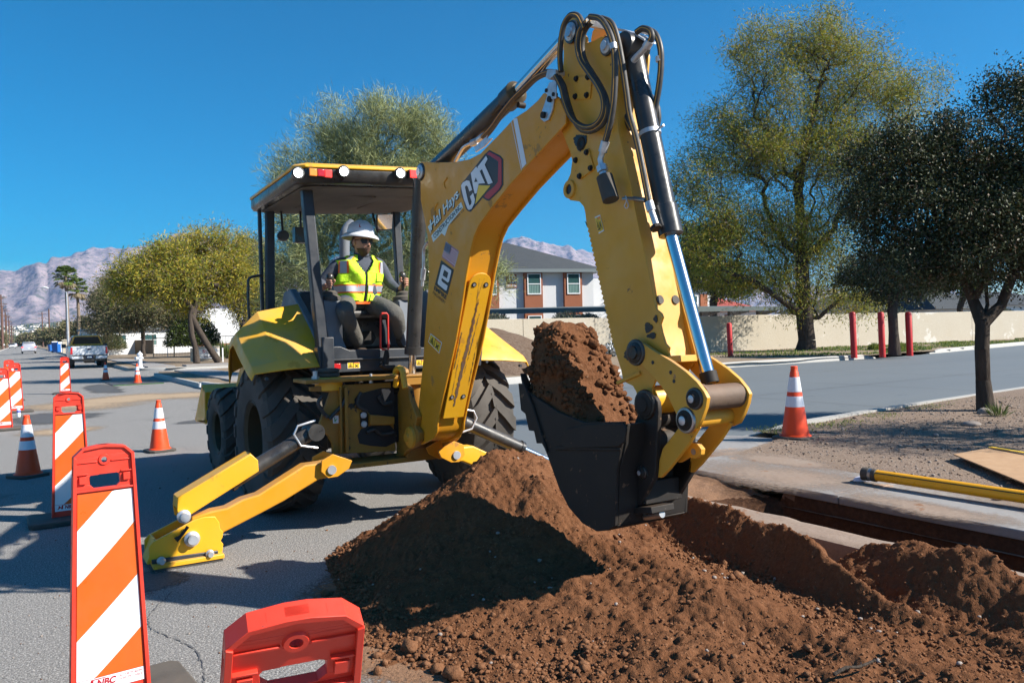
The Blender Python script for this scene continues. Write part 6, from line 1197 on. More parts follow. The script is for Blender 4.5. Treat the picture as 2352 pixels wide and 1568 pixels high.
YL = ['leaf_yellow', 'leaf_olive', 'leaf_green', 'dry_brown']
tree('mesquite_tree', 'yellow-green tree behind the estate sign, its dark trunk leaning over the board', 'tree', G(503, 832, 0.15), 2.6,
     blobs_px([(470, 555, 70, 35), (540, 580, 60, 45), (420, 600, 70, 45), (500, 630, 90, 55), (560, 660, 50, 60), (440, 670, 60, 40)], 48.5, seed=21), 500, 36000, 0.24, 0.045, YL, [0.50, 0.32, 0.06, 0.12], 0.19, seed=22, droop=0.1, lean=(-1.3, 0.5), group='street trees by the side road')
tree('mesquite_tree', 'yellowish tree just left of the estate sign with an upright dark trunk', 'tree', G(452, 834, 0.15), 2.4,
     blobs_px([(380, 590, 60, 40), (330, 630, 70, 45), (400, 650, 80, 50), (300, 665, 50, 35), (450, 690, 60, 35)], 47.0, seed=23), 450, 32000, 0.24, 0.045, YL, [0.42, 0.34, 0.10, 0.14], 0.16, seed=24, droop=0.1, lean=(-0.2, 0.4), group='street trees by the side road')
DRY = ['dry_olive', 'dry_brown', 'dry_green']
tree('mesquite_tree', 'dull grey-green tree with low forked limbs behind the fire hydrant', 'tree', G(330, 818, 0.15), 1.6,
     blobs_px([(270, 690, 50, 45), (330, 705, 60, 40), (390, 720, 50, 35), (300, 735, 70, 25)], 62, seed=25), 350, 34000, 0.24, 0.05, DRY, [0.4, 0.25, 0.35], 0.18, seed=26, group='street trees by the side road')
tree('mesquite_tree', 'brownish tree with a thick single trunk right beside the pickup truck', 'tree', G(271, 808, 0.15), 2.6,
     blobs_px([(232, 705, 35, 35), (260, 680, 50, 45), (235, 742, 50, 30), (300, 720, 50, 35)], 75, seed=27), 350, 34000, 0.28, 0.055, DRY, [0.4, 0.4, 0.2], 0.42, seed=28, group='street trees by the side road')
tree('mesquite_tree', 'dim green tree half hidden behind the canopy posts of the backhoe', 'tree', G(560, 818, 0.15), 2.2,
     blobs_px([(590, 600, 50, 60), (560, 680, 60, 50), (620, 640, 60, 60), (600, 730, 60, 30)], 62, seed=29), 300, 36000, 0.24, 0.06, DRY, [0.45, 0.15, 0.40], 0.26, seed=30, group='street trees by the side road')
for i, (bx, D, bl, lb) in enumerate(((150, 150, [(150, 762, 22, 18), (172, 770, 24, 16)], 'brown roadside tree behind the two blue bins'), (125, 210, [(118, 768, 18, 12), (135, 775, 20, 12)], 'low olive tree left of the blue bins along the street'), (105, 300, [(100, 772, 12, 9), (112, 776, 13, 8)], 'smallest olive tree far down the right side of the street'), (195, 120, [(200, 755, 30, 24), (222, 765, 24, 18)], 'olive brown tree directly behind the pickup truck'), (-6, 240, [(-8, 778, 12, 12)], 'green tree at the left picture edge behind the wooden poles'), (60, 420, [(58, 781, 9, 5), (72, 781, 8, 5)], 'distant olive tree at the far end of the street'))):
    b_ = DP(bx, 800, D); b_.z = 0
    tree('roadside_tree', lb, 'tree', b_, 1.0, blobs_px(bl, D, seed=40+i), 90, 9000, 0.5*D/150, 0.16*D/150, DRY, [0.45, 0.3, 0.25], 0.2, seed=50+i, spread=0.45*D/150, group='roadside trees far down the street', tip=0.02)
tree('bare_tree', 'leaning bare-limbed tree with a pale trunk over the wall right of the red posts', 'tree', DP(2205, 752, 62), 1.5, blobs_px([(2180, 640, 40, 30), (2230, 650, 40, 30), (2150, 655, 25, 20)], 62, seed=60), 140, 9000, 0.22, 0.08, ['oak_dark', 'dry_brown', 'leaf_green'], [0.5, 0.2, 0.3], 0.25, seed=61)
tree('mesquite_tree', 'dark green tree behind the wall between the digging arm and the tallest tree', 'tree', DP(1640, 752, 60), 2, blobs_px([(1600, 560, 60, 50), (1640, 630, 60, 40), (1570, 640, 40, 40), (1690, 660, 60, 30)], 60, seed=62), 240, 26000, 0.26, 0.08, ['oak_dark', 'leaf_green', 'leaf_olive'], [0.4, 0.35, 0.25], 0.3, seed=63)
bx_ = w2l(9.3, 8.6)
tree('street_tree', 'small leafy tree just outside the right picture edge, its shadow falling on the gravel', 'tree', (bx_[0], bx_[1], 0.15), 1.7,
     [(np.array([bx_[0]+dx, bx_[1]+dy, z_]), np.array([r_, r_, r_*0.7])) for dx, dy, z_, r_ in ((0, 0, 3.0, 1.1), (0.7, 0.5, 3.5, 0.9), (-0.6, -0.5, 3.6, 0.8), (0.1, 0.2, 4.3, 0.8))], 260, 16000, 0.055, 0.025, ['oak_dark', 'oak_mid'], [0.6, 0.4], 0.10, seed=71, spread=0.13)
# round clipped shrubs behind the wall, weeds, yucca
def shrub(name, label, cat, c, r, n, ln, wd, mats_, p, seed, group=None, flat=0.7, up=0.3):
    rg = np.random.default_rng(seed); t = thing(name, label, cat, (c[0], c[1], c[2]), 0, group); u = rg.normal(size=(n, 3)); u /= np.linalg.norm(u, axis=1)[:, None]; u[:, 2] = np.abs(u[:, 2])
    pos = np.array(c)+u*(rg.random(n)**0.35)[:, None]*np.array([r, r, r*flat*1.3]); D_ = u+rg.normal(0, 0.5, (n, 3)); D_[:, 2] += up; D_ /= np.linalg.norm(D_, axis=1)[:, None]
    V, F, mi = leaves(pos, D_, ln, wd, rg, p); np_obj('foliage', V, F, mats_, t, mi=mi, smooth=False)
    P_ = [np.array(c)]; par = [-1]
    for k in range(8): P_.append(np.array(c)+u[k]*r*0.6); par.append(0)
    V, F = branch_mesh(np.array(P_), np.array(par), np.full(9, r*0.03), 5); np_obj('stem', V, F, 'bark', t); return t
mat('sage', (0.13, 0.15, 0.115), 0.8, trans=0.15); mat('sage_dark', (0.07, 0.085, 0.06), 0.8)
SHR = ((1548, 1.25, 41.5, 'left one of two overlapping grey shrubs behind the pale wall under the carport'), (1602, 0.9, 42.5, 'right one of two overlapping grey shrubs behind the pale wall under the carport'), (1138, 1.0, 40.0, 'grey shrub at the left end of the pale wall beside the boom'), (2050, 1.3, 54, 'grey shrub showing over the wall between two red posts'), (2300, 1.3, 66, 'grey shrub showing over the wall at the right picture edge'))
for i, (px, r, D, lb) in enumerate(SHR):
    px = (1306, 1350, 1138, 2050, 2300)[i]; pt = DP(px, 750, D); pt.z = 2.05-r*0.55 if i < 2 else 2.0-r*0.5
    shrub('rounded_shrub', lb, 'shrub', pt, r, 5000, 0.14, 0.04, ['sage', 'sage_dark', 'dry_olive'], [0.5, 0.35, 0.15], 70+i, 'rounded shrubs behind the wall')
WD = ((2010, 804, 0.35, 'green weed tuft at the foot of the wall by the left red post'), (2062, 806, 0.45, 'leafy green shoots around the small tree trunk by the red post'), (1348, 842, 0.22, 'small dry weed growing at the far kerb'), (1470, 833, 0.25, 'little green weed in the soil strip beside the stick'))
for i, (px, py, r, lb) in enumerate(WD): shrub('weed', lb, 'weed', G(px, py, 0.15), r, 900, 0.10, 0.03, ['leaf_green', 'leaf_olive'], [0.6, 0.4], 80+i, 'weeds along the wall and kerb')
shrub('yucca', 'spiky green yucca beside the white marker post', 'yucca', G(520, 822, 0.15), 0.75, 500, 0.8, 0.05, ['leaf_green', 'dry_green'], [0.6, 0.4], 90, flat=0.5, up=0.6)
shrub('agave', 'small spiky plant at the foot of the dark tree in the gravel', 'plant', G(2292, 958, 0.15), 0.10, 120, 0.16, 0.012, ['leaf_green', 'dry_green'], [0.6, 0.4], 91, flat=0.5, up=0.8)
shrub('rounded_shrub', 'dark round hedge bush in front of the white building', 'shrub', DP(443, 795, 62), 2.1, 9000, 0.2, 0.07, ['oak_dark', 'leaf_green'], [0.6, 0.4], 92, flat=0.9)
shrub('rounded_shrub', 'pale green bush behind the pickup beside the thick trunk', 'shrub', DP(252, 802, 80), 1.5, 4000, 0.3, 0.06, ['dry_green', 'dry_olive'], [0.6, 0.4], 93, flat=0.8)
# grass strip at the wall
rg = np.random.default_rng(31); n = 26000; gx = rg.uniform(24, 70, n); gy = 13.6+np.maximum(0, gx-30)*0.17+rg.random(n)**1.3*7.5; gy = np.minimum(gy, 24.2-0.12*(gx-21.6)-0.2); kp = (vnoise(gx*0.5, gy*0.8, 5) > 0.45) & (gy > 13.5+np.maximum(0, gx-30)*0.17)
P_ = np.stack([gx, gy, np.full(n, 0.14)], 1)[kp]; D_ = rg.normal(0, 0.35, P_.shape); D_[:, 2] = 1; D_ /= np.linalg.norm(D_, axis=1)[:, None]; mat('grass', (0.07, 0.13, 0.025), 0.7, trans=0.3)
V, F, mi = leaves(P_, D_, 0.11, 0.035, rg, [0.7, 0.3]); stuff(np_obj('grass', V, F, ['grass', 'leaf_olive'], mi=mi, smooth=False), 'short green grass growing along the foot of the wall', 'grass')
n = 2500; gx = rg.uniform(5.2, 12, n); gy = np.clip(rg.normal(-0.25, 0.18, n)+(gx-5)*0.05, -2, 0.3); kp = vnoise(gx*1.5, gy*3, 15) > 0.58; P_ = np.stack([gx, gy, np.full(n, 0.15)], 1)[kp]; D_ = rg.normal(0, 0.5, P_.shape); D_[:, 2] = 0.8; D_ /= np.linalg.norm(D_, axis=1)[:, None]
V, F, mi = leaves(P_, D_, 0.05, 0.008, rg, [0.6, 0.4]); stuff(np_obj('grass', V, F, ['grass', 'leaf_olive'], mi=mi, smooth=False), 'sparse green blades growing behind the near kerb', 'grass')
# fan palms
def palm(label, px, py_top, D, h0, seed, cr=1.5):
    b_ = DP(px, 790, D); b_.z = 0.1; tp = DP(px, py_top, D); rg = np.random.default_rng(seed); t = thing('palm_tree', label, 'palm', tuple(b_), 0, 'tall fan palms'); lp_ = [b_, Vector((b_.x+0.05*(tp.z)*0.2, b_.y, tp.z*0.5)), Vector((b_.x, b_.y, tp.z))]
    m = MB(); m.tube(spline(lp_, 6), [0.30-0.012*i for i in range(13)], 10); obj('trunk', m, 'twig_brown', t)
    n = 70; V_ = []; F_ = []; M_ = []
    for k in range(n):
        az = rg.uniform(0, 6.283); el = rg.uniform(-0.95, 1.4); d = Vector((math.cos(az)*math.cos(el), math.sin(az)*math.cos(el), math.sin(el))); c0 = Vector((b_.x, b_.y, tp.z))+Vector((0, 0, -0.35 if el < -0.4 else 0)); e = c0+d*cr*rg.uniform(0.55, 0.75)
        s_ = d.cross(Vector((0, 0, 1))).normalized()
        for j in range(9):
            g = (j-4)/4*1.15; fd = (d*math.cos(g)+s_*math.sin(g)); tipp = e+fd*cr*0.5+Vector((0, 0, -0.16*cr)); o_ = len(V_); mid = e+fd*cr*0.3; pw = fd.cross(d if abs(g) > 0.1 else Vector((0, 0, 1))).normalized().cross(fd)*0.09
            V_ += [tuple(e), tuple(mid-pw), tuple(tipp), tuple(mid+pw)]; F_.append((o_, o_+1, o_+2, o_+3)); M_.append(1 if el < -0.5 else 0)
        o_ = len(V_); V_ += [tuple(c0-s_*0.03), tuple(c0+s_*0.03), tuple(e+s_*0.03), tuple(e-s_*0.03)]; F_.append((o_, o_+1, o_+2, o_+3)); M_.append(0)
    np_obj('crown', np.array(V_), np.array(F_), ['leaf_green', 'dry_brown'], t, mi=np.array(M_), smooth=False)
palm('taller of the two fan palms, left of the other one against the mountain', 155, 634, 105, 0, 1); palm('shorter fan palm standing just right of the taller one', 181, 660, 108, 0, 2, 1.4)
# ------------------------------------------------------------------ wall, buildings, carport
mat('wall_stucco', (0.50, 0.445, 0.355), 0.9, world_pos=True, var=[(0.7, (0.55, 0.51, 0.43), 0.25), (14, (0.44, 0.385, 0.30), 0.3)], spots=[(0.8, (0.60, 0.57, 0.51), 0.62)], bump=(18, 0.6, 0.02), spec=0.2)
mat('white_stucco', (0.66, 0.67, 0.68), 0.9, world_pos=True, var=(0.9, (0.60, 0.61, 0.62), 0.3), bump=(14, 0.5, 0.02), spec=0.2)
mat('terracotta', (0.33, 0.125, 0.068), 0.9, world_pos=True, var=(2.5, (0.29, 0.11, 0.06), 0.3), bump=(14, 0.5, 0.02), spec=0.2)
mat('shingle', (0.060, 0.068, 0.075), 0.85, world_pos=True, var=[(1.2, (0.085, 0.09, 0.095), 0.3), (9, (0.045, 0.05, 0.055), 0.25)], bump=(11, 0.9, 0.03), spec=0.2)
mat('fascia', (0.16, 0.19, 0.20), 0.7); mat('window_glass', (0.035, 0.085, 0.085), 0.06, spec=0.8); mat('blind', (0.16, 0.27, 0.24), 0.7, var=(3, (0.13, 0.22, 0.2), 0.3)); mat('frame_white', (0.74, 0.75, 0.76), 0.5)
mat('carport_metal', (0.09, 0.115, 0.115), 0.55, var=(2, (0.12, 0.145, 0.145), 0.3)); mat('red_roof', (0.33, 0.06, 0.04), 0.8, world_pos=True, bump=(10, 0.6, 0.03))
def wy(x): return 24.6-0.105*(x-21.6)
wt = thing('boundary_wall', 'long pale stucco wall running behind the side street with tree shadows on it', 'wall', (21.6, wy(21.6), 0.1))
m = MB(); 
pts = [(x, wy(x)) for x in (13.8, 17.9, 22, 26.1, 31, 36, 41, 46, 52, 58, 66, 76, 90, 110)]
for (xa, ya), (xb, yb) in zip(pts[:-1], pts[1:]):
    gp = 0.02; d = Vector((xb-xa, yb-ya, 0)).normalized(); n_ = Vector((-d.y, d.x, 0)); p = Vector((xa, ya, 0))+d*gp; q = Vector((xb, yb, 0))
    hh = 2.13 + (0.02 if int(xa) % 2 else 0)
    for z0_, z1_, o_ in ((0, hh, 0.0),): m.prism([p+Vector((0, 0, z0_)), q+Vector((0, 0, z0_)), q+Vector((0, 0, z1_)), p+Vector((0, 0, z1_))], n_*0.2)
obj('panel', m, 'wall_stucco', wt, bevel=0.015)
m = MB(); m.prism([(7.5, wy(7.5), 0), (13.8, wy(13.8), 0), (13.8, wy(13.8), 1.58), (7.5, wy(7.5), 1.58)], (0, 0.2, 0)); obj('low_panel', m, 'wall_stucco', wt, bevel=0.015)
m = MB(); rg = np.random.default_rng(3)
V, F, _ = grid_mesh(np.arange(7.5, 17.5, 0.07), np.arange(12.9, 23, 0.09), lambda X, Y: -0.1+1.35*np.exp(-((X-11.2)/1.9)**2-((Y-16.5)/1.9)**2)+0.9*np.exp(-((X-9.2)/1.5)**2-((Y-16.2)/1.6)**2)+0.45*np.exp(-((X-12.8)/1.6)**2-((Y-15.2)/1.2)**2)+0.05*fbm(X, Y, 2.5, 4, 6)+0.2*np.exp(-((Y-17)/3)**2))
mat('mulch', (0.10, 0.065, 0.045), 0.95, world_pos=True, var=(12, (0.17, 0.125, 0.095), 0.2), bump=(20, 0.9, 0.03), spec=0.1)
F = F[V[F][:, :, 2].max(1) > 0.12]
tag(np_obj('mulch_mound', V, F, 'mulch'), 'mound of dark brown soil in front of the wall behind the right rear wheel', 'mound')
def window(parent, o, ux, w, h, nrm, mull=True, name='window'):
    """o = lower left corner, ux = unit vector along the wall, nrm = outward normal"""
    Z = Vector((0, 0, 1)); f = MB()
    def bar(a, b, c_, d_, t=0.05): f.prism([o+ux*a+Z*b, o+ux*c_+Z*b, o+ux*c_+Z*d_, o+ux*a+Z*d_], nrm*t)
    bar(0, 0, 0.07, h); bar(w-0.07, 0, w, h); bar(0.07, 0, w-0.07, 0.08); bar(0.07, h-0.06, w-0.07, h)
    if mull: bar(0.07, h*0.5-0.03, w-0.07, h*0.5+0.03)
    wn = obj(name, f, 'frame_white', parent); g = MB(); g.prism([o+ux*0.06+Z*0.06+nrm*0.012, o+ux*(w-0.06)+Z*0.06+nrm*0.012, o+ux*(w-0.06)+Z*(h-0.05)+nrm*0.012, o+ux*0.06+Z*(h-0.05)+nrm*0.012], nrm*0.008); obj('pane', g, 'window_glass', wn)
    b_ = MB(); n = int(w/0.13)
    for i in range(n):
        x0_ = 0.08+(w-0.16)*i/n; x1_ = 0.08+(w-0.16)*(i+0.75)/n; b_.add([o+ux*x0_+Z*0.09+nrm*0.022, o+ux*x1_+Z*0.09+nrm*0.022, o+ux*x1_+Z*h*0.52+nrm*0.022, o+ux*x0_+Z*h*0.52+nrm*0.022], [(0, 1, 2, 3)])
    obj('blind', b_, 'blind', wn); return wn
# two-storey apartment house
BD = 55.0; cR = DP(1365, 757, BD); cR.z = 0; 
q_ = DP(1000, 757, BD-3.2); q_.z = 0; ux = (cR-q_).normalized(); nrm = Vector((ux.y, -ux.x, 0)); 
if nrm.dot(CO-cR) < 0: nrm = -nrm
W_ = 17.0; H_ = 5.75; c0 = cR-ux*W_
apt = thing('apartment_house', 'white two-storey house with brown window panels and a grey hipped roof seen through the arch', 'house', tuple((cR+c0)/2))
Z = Vector((0, 0, 1)); m = MB(); m.prism([c0, cR, cR-nrm*11, c0-nrm*11], Z*H_); obj('wall', m, 'white_stucco', apt)
m = MB(); ov = 0.55; e = [c0-ux*ov+nrm*ov, cR+ux*ov+nrm*ov, cR+ux*ov-nrm*(11+ov), c0-ux*ov-nrm*(11+ov)]; e = [p+Z*(H_+0.02) for p in e]; r0, r1 = c0+ux*5.2-nrm*5.5+Z*(H_+2.45), cR-ux*4.6-nrm*5.5+Z*(H_+2.45)
m.add(e+[r0, r1], [(0, 1, 5, 4), (1, 2, 5), (2, 3, 4, 5), (3, 0, 4), (3, 2, 1, 0)]); rf = obj('roof', m, 'shingle', apt)
m = MB(); m.prism([p-Z*0.24 for p in e], Z*0.235); obj('fascia', m, 'fascia', apt)
vpos = r0+ux*2.0+nrm*0.3; m = MB(); m.cyl(vpos-Z*0.1, vpos+Z*0.55, 0.07, 10); m.cyl(vpos, vpos+Z*0.12, 0.35, 12, r2=0.1); obj('vent_pipe', m, 'terracotta', rf)
def along(px): # distance from cR along the facade (negative ux) where pixel column px meets the facade
    d = ray(px, 700); t = ((cR-CO).dot(nrm))/(d.dot(nrm)); p = CO+d*t; return (p-c0).dot(ux), t
def zat(px, py): d = ray(px, py); t = ((cR-CO).dot(nrm))/(d.dot(nrm)); return (CO+d*t).z
T5 = lambda zx: (1900+zx*.3827)/1.7415; T5y = lambda zy: (950+zy*.3827)/1.7415
for (za, zb, wa, wb) in ((510, 698, 538, 680), (925, 1108, 952, 1086), (90, 243, 130, 218)):
    a_, b_ = along(T5(za))[0], along(T5(zb))[0]; m = MB(); m.prism([c0+ux*a_, c0+ux*b_, c0+ux*b_+Z*(H_-0.24), c0+ux*a_+Z*(H_-0.24)], nrm*0.28); pn_ = obj('panel', m, 'terracotta', apt)
    x0_, x1_ = along(T5(wa))[0], along(T5(wb))[0]; zt, zb_ = zat(T5(600), T5y(378)), zat(T5(600), T5y(597))
    window(apt, c0+ux*x0_+Z*zb_+nrm*0.28, ux, x1_-x0_, zt-zb_, nrm); zt2 = zat(T5(600), T5y(815)); window(apt, c0+ux*x0_+Z*(zt2-1.6)+nrm*0.28, ux, x1_-x0_, 1.6, nrm)
a_, b_ = along(T5(330))[0], along(T5(438))[0]; zt, zb_ = zat(T5(380), T5y(385)), zat(T5(380), T5y(525)); m = MB(); m.prism([c0+ux*a_+Z*zb_, c0+ux*b_+Z*zb_, c0+ux*b_+Z*zt, c0+ux*a_+Z*zt], nrm*0.06); pl_ = obj('number_plate', m, 'terracotta', apt)
def wtext(body, a0, a1, z0_, z1_, off, mt, parent, base=c0, UX=None, NR=None, nm='lettering'):
    UX = UX or ux; NR = NR or nrm; t = text_mesh(body, lambda u, v: base+UX*(a0+(a1-a0)*u)+Z*(z0_+(z1_-z0_)*v)+NR*off, 0, 0.02); return obj(nm, t, mt, parent, 0, clean=False)
dh = zt-zb_; wtext('10', a_+0.55*(b_-a_)*0.5, b_-0.1*(b_-a_), zb_+dh*0.58, zb_+dh*0.95, 0.07, 'decal_white', pl_); wtext('103', a_+0.35*(b_-a_), b_-0.06*(b_-a_), zb_+dh*0.30, zb_+dh*0.48, 0.07, 'decal_white', pl_); wtext('101-104', a_+0.04*(b_-a_), b_-0.04*(b_-a_), zb_+dh*0.06, zb_+dh*0.24, 0.07, 'decal_white', pl_)
# neighbour wing set back to the right
w0 = cR-nrm*4+ux*0.05; m = MB(); m.prism([w0, w0+ux*7, w0+ux*7-nrm*8, w0-nrm*8], Z*5.4); obj('wing', m, 'white_stucco', apt)
m = MB(); a_ = 0.25; m.prism([w0+ux*a_, w0+ux*(a_+0.8), w0+ux*(a_+0.8)+Z*3.3, w0+ux*(a_+.4)+Z*3.7, w0+ux*a_+Z*3.3], nrm*0.06); m.prism([w0+ux*3.4, w0+ux*4.6, w0+ux*4.6+Z*5.2, w0+ux*3.4+Z*5.2], nrm*0.1); obj('panel', m, 'terracotta', apt)
# far houses on the right, behind the trees
def house(label, p0x, p1x, D0, D1, h, rh, wmat, rmat, panels=(), dep=9, name='house'):
    a = DP(p0x, 750, D0); b = DP(p1x, 750, D1); a.z = b.z = 0; U_ = (b-a).normalized(); N_ = Vector((U_.y, -U_.x, 0)); N_ = N_ if N_.dot(CO-a) > 0 else -N_; L_ = (b-a).length
    t = thing(name, label, 'house', tuple(a)); m = MB(); m.prism([a, b, b-N_*dep, a-N_*dep], Z*h); obj('wall', m, wmat, t); o_ = 0.5
    e_ = [a-U_*o_+N_*o_, b+U_*o_+N_*o_, b+U_*o_-N_*(dep+o_), a-U_*o_-N_*(dep+o_)]; e_ = [p+Z*(h+0.01) for p in e_]; k = min(dep/2, L_*0.35)
    m = MB(); m.add(e_+[a+U_*k-N_*dep/2+Z*(h+rh), b-U_*k-N_*dep/2+Z*(h+rh)], [(0, 1, 5, 4), (1, 2, 5), (2, 3, 4, 5), (3, 0, 4), (3, 2, 1, 0)]); obj('roof', m, rmat, t)
    for (f0, f1, z0_, z1_, kind) in panels:
        if kind == 'w': window(t, a+U_*L_*f0+Z*z0_+N_*0.13, U_, L_*(f1-f0), z1_-z0_, N_)
        else: m = MB(); m.prism([a+U_*L_*f0+Z*z0_, a+U_*L_*f1+Z*z0_, a+U_*L_*f1+Z*z1_, a+U_*L_*f0+Z*z1_], N_*0.12); obj('panel', m, kind, t)
    return t
house('white house with red tiled roof glimpsed through branches right of the chrome rod', 1655, 1752, 72, 74, 2.9, 1.5, 'white_stucco', 'red_roof', ((0.1, 0.35, 0, 2.6, 'terracotta'), (0.7, 0.85, 0.8, 2.2, 'w')))
house('taller white house with dark window left of the red roofed one', 1560, 1640, 70, 72, 5.0, 1.5, 'white_stucco', 'shingle', ((0.2, 0.5, 3.0, 4.4, 'w'), (0.6, 0.8, 0, 4.5, 'terracotta')))
house('long grey-roofed house glimpsed behind the middle red post', 1950, 2140, 72, 76, 2.7, 1.9, 'white_stucco', 'shingle', ((0.2, 0.3, 0.8, 2.1, 'w'),))
house('grey-roofed white house with brown panel showing between the right trunks', 2150, 2262, 70, 72, 2.6, 2.6, 'white_stucco', 'shingle', ((0.72, 0.92, 0, 2.5, 'terracotta'), (0.78, 0.87, 0.9, 2.1, 'w')))
house('low white house at the right picture edge', 2290, 2460, 80, 84, 3.0, 1.6, 'white_stucco', 'shingle', ((0.12, 0.35, 1.0, 2.4, 'w'),))
# carports
def carport(label, pa, pb, D0, D1, zt, posts):
    a = DP(pa, 750, D0); b = DP(pb, 750, D1); U_ = (b-a); U_.z = 0; L_ = U_.length; U_.normalize(); N_ = Vector((U_.y, -U_.x, 0)); N_ = N_ if N_.dot(CO-a) > 0 else -N_; a.z = zt
    t = thing('carport', label, 'carport', (a.x, a.y, 0), 0, 'long low carports behind the wall'); m = MB(); m.prism([a, a+U_*L_, a+U_*L_-N_*5.2+Z*0.25, a-N_*5.2+Z*0.25], -Z*0.08); obj('roof', m, 'carport_metal', t)
    m = MB(); m.prism([a+N_*0.02+Z*0.02, a+U_*L_+N_*0.02+Z*0.02, a+U_*L_+N_*0.02-Z*0.24, a+N_*0.02-Z*0.24], N_*0.03); obj('fascia', m, 'carport_metal', t)
    for f in posts:
        p = a+U_*L_*f-N_*2.2; m = MB(); m.box((p.x, p.y, zt/2), (0.16, 0.16, zt)); obj('post', m, 'black_paint', t)
        m = MB(); m.prism([p-Z*0.62-U_*0.05, p-Z*0.3-U_*0.05+N_*1.9, p-Z*0.1-U_*0.05+N_*1.9, p-Z*0.1-U_*0.05], U_*0.1); obj('bracket', m, 'black_paint', t)
    return t
carport('dark flat-roofed carport in front of the white two-storey house', 1100, 1432, 45, 45.6, 2.80, (0.18, 0.58, 0.97))
carport('second dark carport right of the chrome cylinder rod', 1560, 1800, 47.5, 50.5, 2.72, (0.15, 0.40, 0.68, 0.97))
# white building behind the left trees, iron fence
wb = thing('white_building', 'big white rendered building with a brick base behind the left trees', 'building', tuple(DP(500, 790, 88)))
a = DP(455, 750, 86); b = DP(640, 750, 92); a.z = b.z = 0; U_ = (b-a).normalized(); N_ = Vector((U_.y, -U_.x, 0)); N_ = N_ if N_.dot(CO-a) > 0 else -N_
m = MB(); m.prism([a, b, b-N_*12, a-N_*12], Z*4.9); obj('wall', m, 'white_stucco', wb); m = MB(); m.prism([a-U_*0.02, b, b+Z*1.0, a-U_*0.02+Z*1.0], N_*0.12); obj('brick_base', m, 'terracotta', wb)
a2 = a-U_*10; m = MB(); m.prism([a2, a-U_*0.03, a-U_*0.03-N_*8, a2-N_*8], Z*2.7); obj('low_wing', m, 'white_stucco', wb); m = MB(); m.prism([a2-N_*-0.4-U_*0.3+Z*2.71, a-N_*-0.4+Z*2.71, a-N_*8+Z*2.71, a2-N_*8-U_*0.3+Z*2.71], Z*0.18); obj('roof', m, 'fascia', wb)
for f in (1.2, 4.2, 7.0): window(wb, a2+U_*f+Z*1.0+N_*0.01, U_, 1.5, 1.2, N_)
for f in (1.5, 3.0): m = MB(); m.prism([a+U_*f+Z*0.15, a+U_*(f+1)+Z*0.15, a+U_*(f+1)+Z*0.85, a+U_*f+Z*0.85], N_*0.2); obj('meter_box', m, 'cab_grey', wb)
fa = DP(352, 806, 66); fb = DP(545, 806, 66); fa.z = fb.z = 0.1; U_ = (fb-fa).normalized(); L_ = (fb-fa).length
fn = thing('iron_fence', 'black wrought iron fence in front of the white building', 'fence', tuple(fa)); m = MB(); n = int(L_/0.13)
for i in range(n): p = fa+U_*(i*0.13); m.box((p.x, p.y, 0.1+0.85), (0.018, 0.018, 1.7))
obj('bars', m, 'black_paint', fn)['kind'] = 'stuff'
for zz in (0.25, 1.62): m = MB(); m.prism([fa+Z*zz, fb+Z*zz, fb+Z*(zz+0.05), fa+Z*(zz+0.05)], (0.03, 0.03, 0)); obj('rail', m, 'black_paint', fn)
for f in (0, 0.25, 0.5, 0.75, 1.0): p = fa.lerp(fb, f); m = MB(); m.box((p.x, p.y, 1.05), (0.08, 0.08, 1.95)); obj('post', m, 'black_paint', fn)
fa = DP(262, 806, 84); fb = DP(352, 806, 80); fa.z = fb.z = 0.1; cf = thing('block_wall', 'tan block wall behind the pickup truck and the thick trunk', 'wall', tuple(fa)); m = MB(); m.prism([fa, fb, fb+Z*1.5, fa+Z*1.5], (0.1, 0.2, 0)); obj('panel', m, 'far_soil', cf)
# ------------------------------------------------------------------ mountains, foothills, haze
mat('rock', (0.34, 0.27, 0.28), 0.95, world_pos=True, var=[(0.0016, (0.40, 0.32, 0.31), 0.2), (0.012, (0.22, 0.19, 0.20), 0.12)], spots=[(0.03, (0.13, 0.13, 0.105), 0.56)], bump=(0.02, 0.8, 14.0), spec=0.05)
mat('desert', (0.20, 0.18, 0.13), 0.95, world_pos=True, var=[(0.004, (0.25, 0.215, 0.165), 0.2), (0.03, (0.115, 0.115, 0.08), 0.12)], spots=[(0.08, (0.07, 0.08, 0.05), 0.54)], spec=0.05)
def yh_(px): return 761-(px-1176)*0.0244
SKY_ = [(-900, 660), (-500, 640), (-200, 630), (0, 618), (39, 620), (58, 615), (92, 605.5), (115, 607), (119, 599), (143, 594), (171, 591), (178, 586.5), (194, 588), (208, 583), (247, 585), (272, 580), (313, 577), (370, 562), (420, 547), (470, 552), (540, 575), (700, 600), (860, 600), (1000, 592), (1100, 575), (1160, 562), (1205, 549), (1232, 556), (1262, 570), (1290, 573), (1318, 571), (1345, 569), (1365, 577), (1420, 600), (1560, 640), (1900, 665), (2400, 680), (3200, 690)]
RG = 6500.0
th_c = [math.atan((px-1176)/FPX) for px, _ in SKY_]; el_c = [(yh_(px)-py)/FPX*math.cos(t_) for (px, py), t_ in zip(SKY_, th_c)]
Tn, Rn = 760, 190; th = np.linspace(th_c[0], th_c[-1], Tn); el = np.interp(th, th_c, el_c); rr_ = np.concatenate([np.linspace(500, 3600, 50), np.linspace(3640, 7600, Rn-50)])
TH, RR = np.meshgrid(th, rr_); EL = np.interp(TH, th, el)
ridge_z = EL*RG+1.55
S1 = np.clip((RR-600)/3200, 0, 1)**1.6*0.16; f_ = np.clip((RR-3500)/3000, 0, 1); S2 = f_*f_*(3-2*f_)*0.84
prof = S1+S2; back = np.clip((RR-RG)/1100, 0, 1); prof = prof*(1-0.55*back)
sx_, sy_ = TH*RG, RR
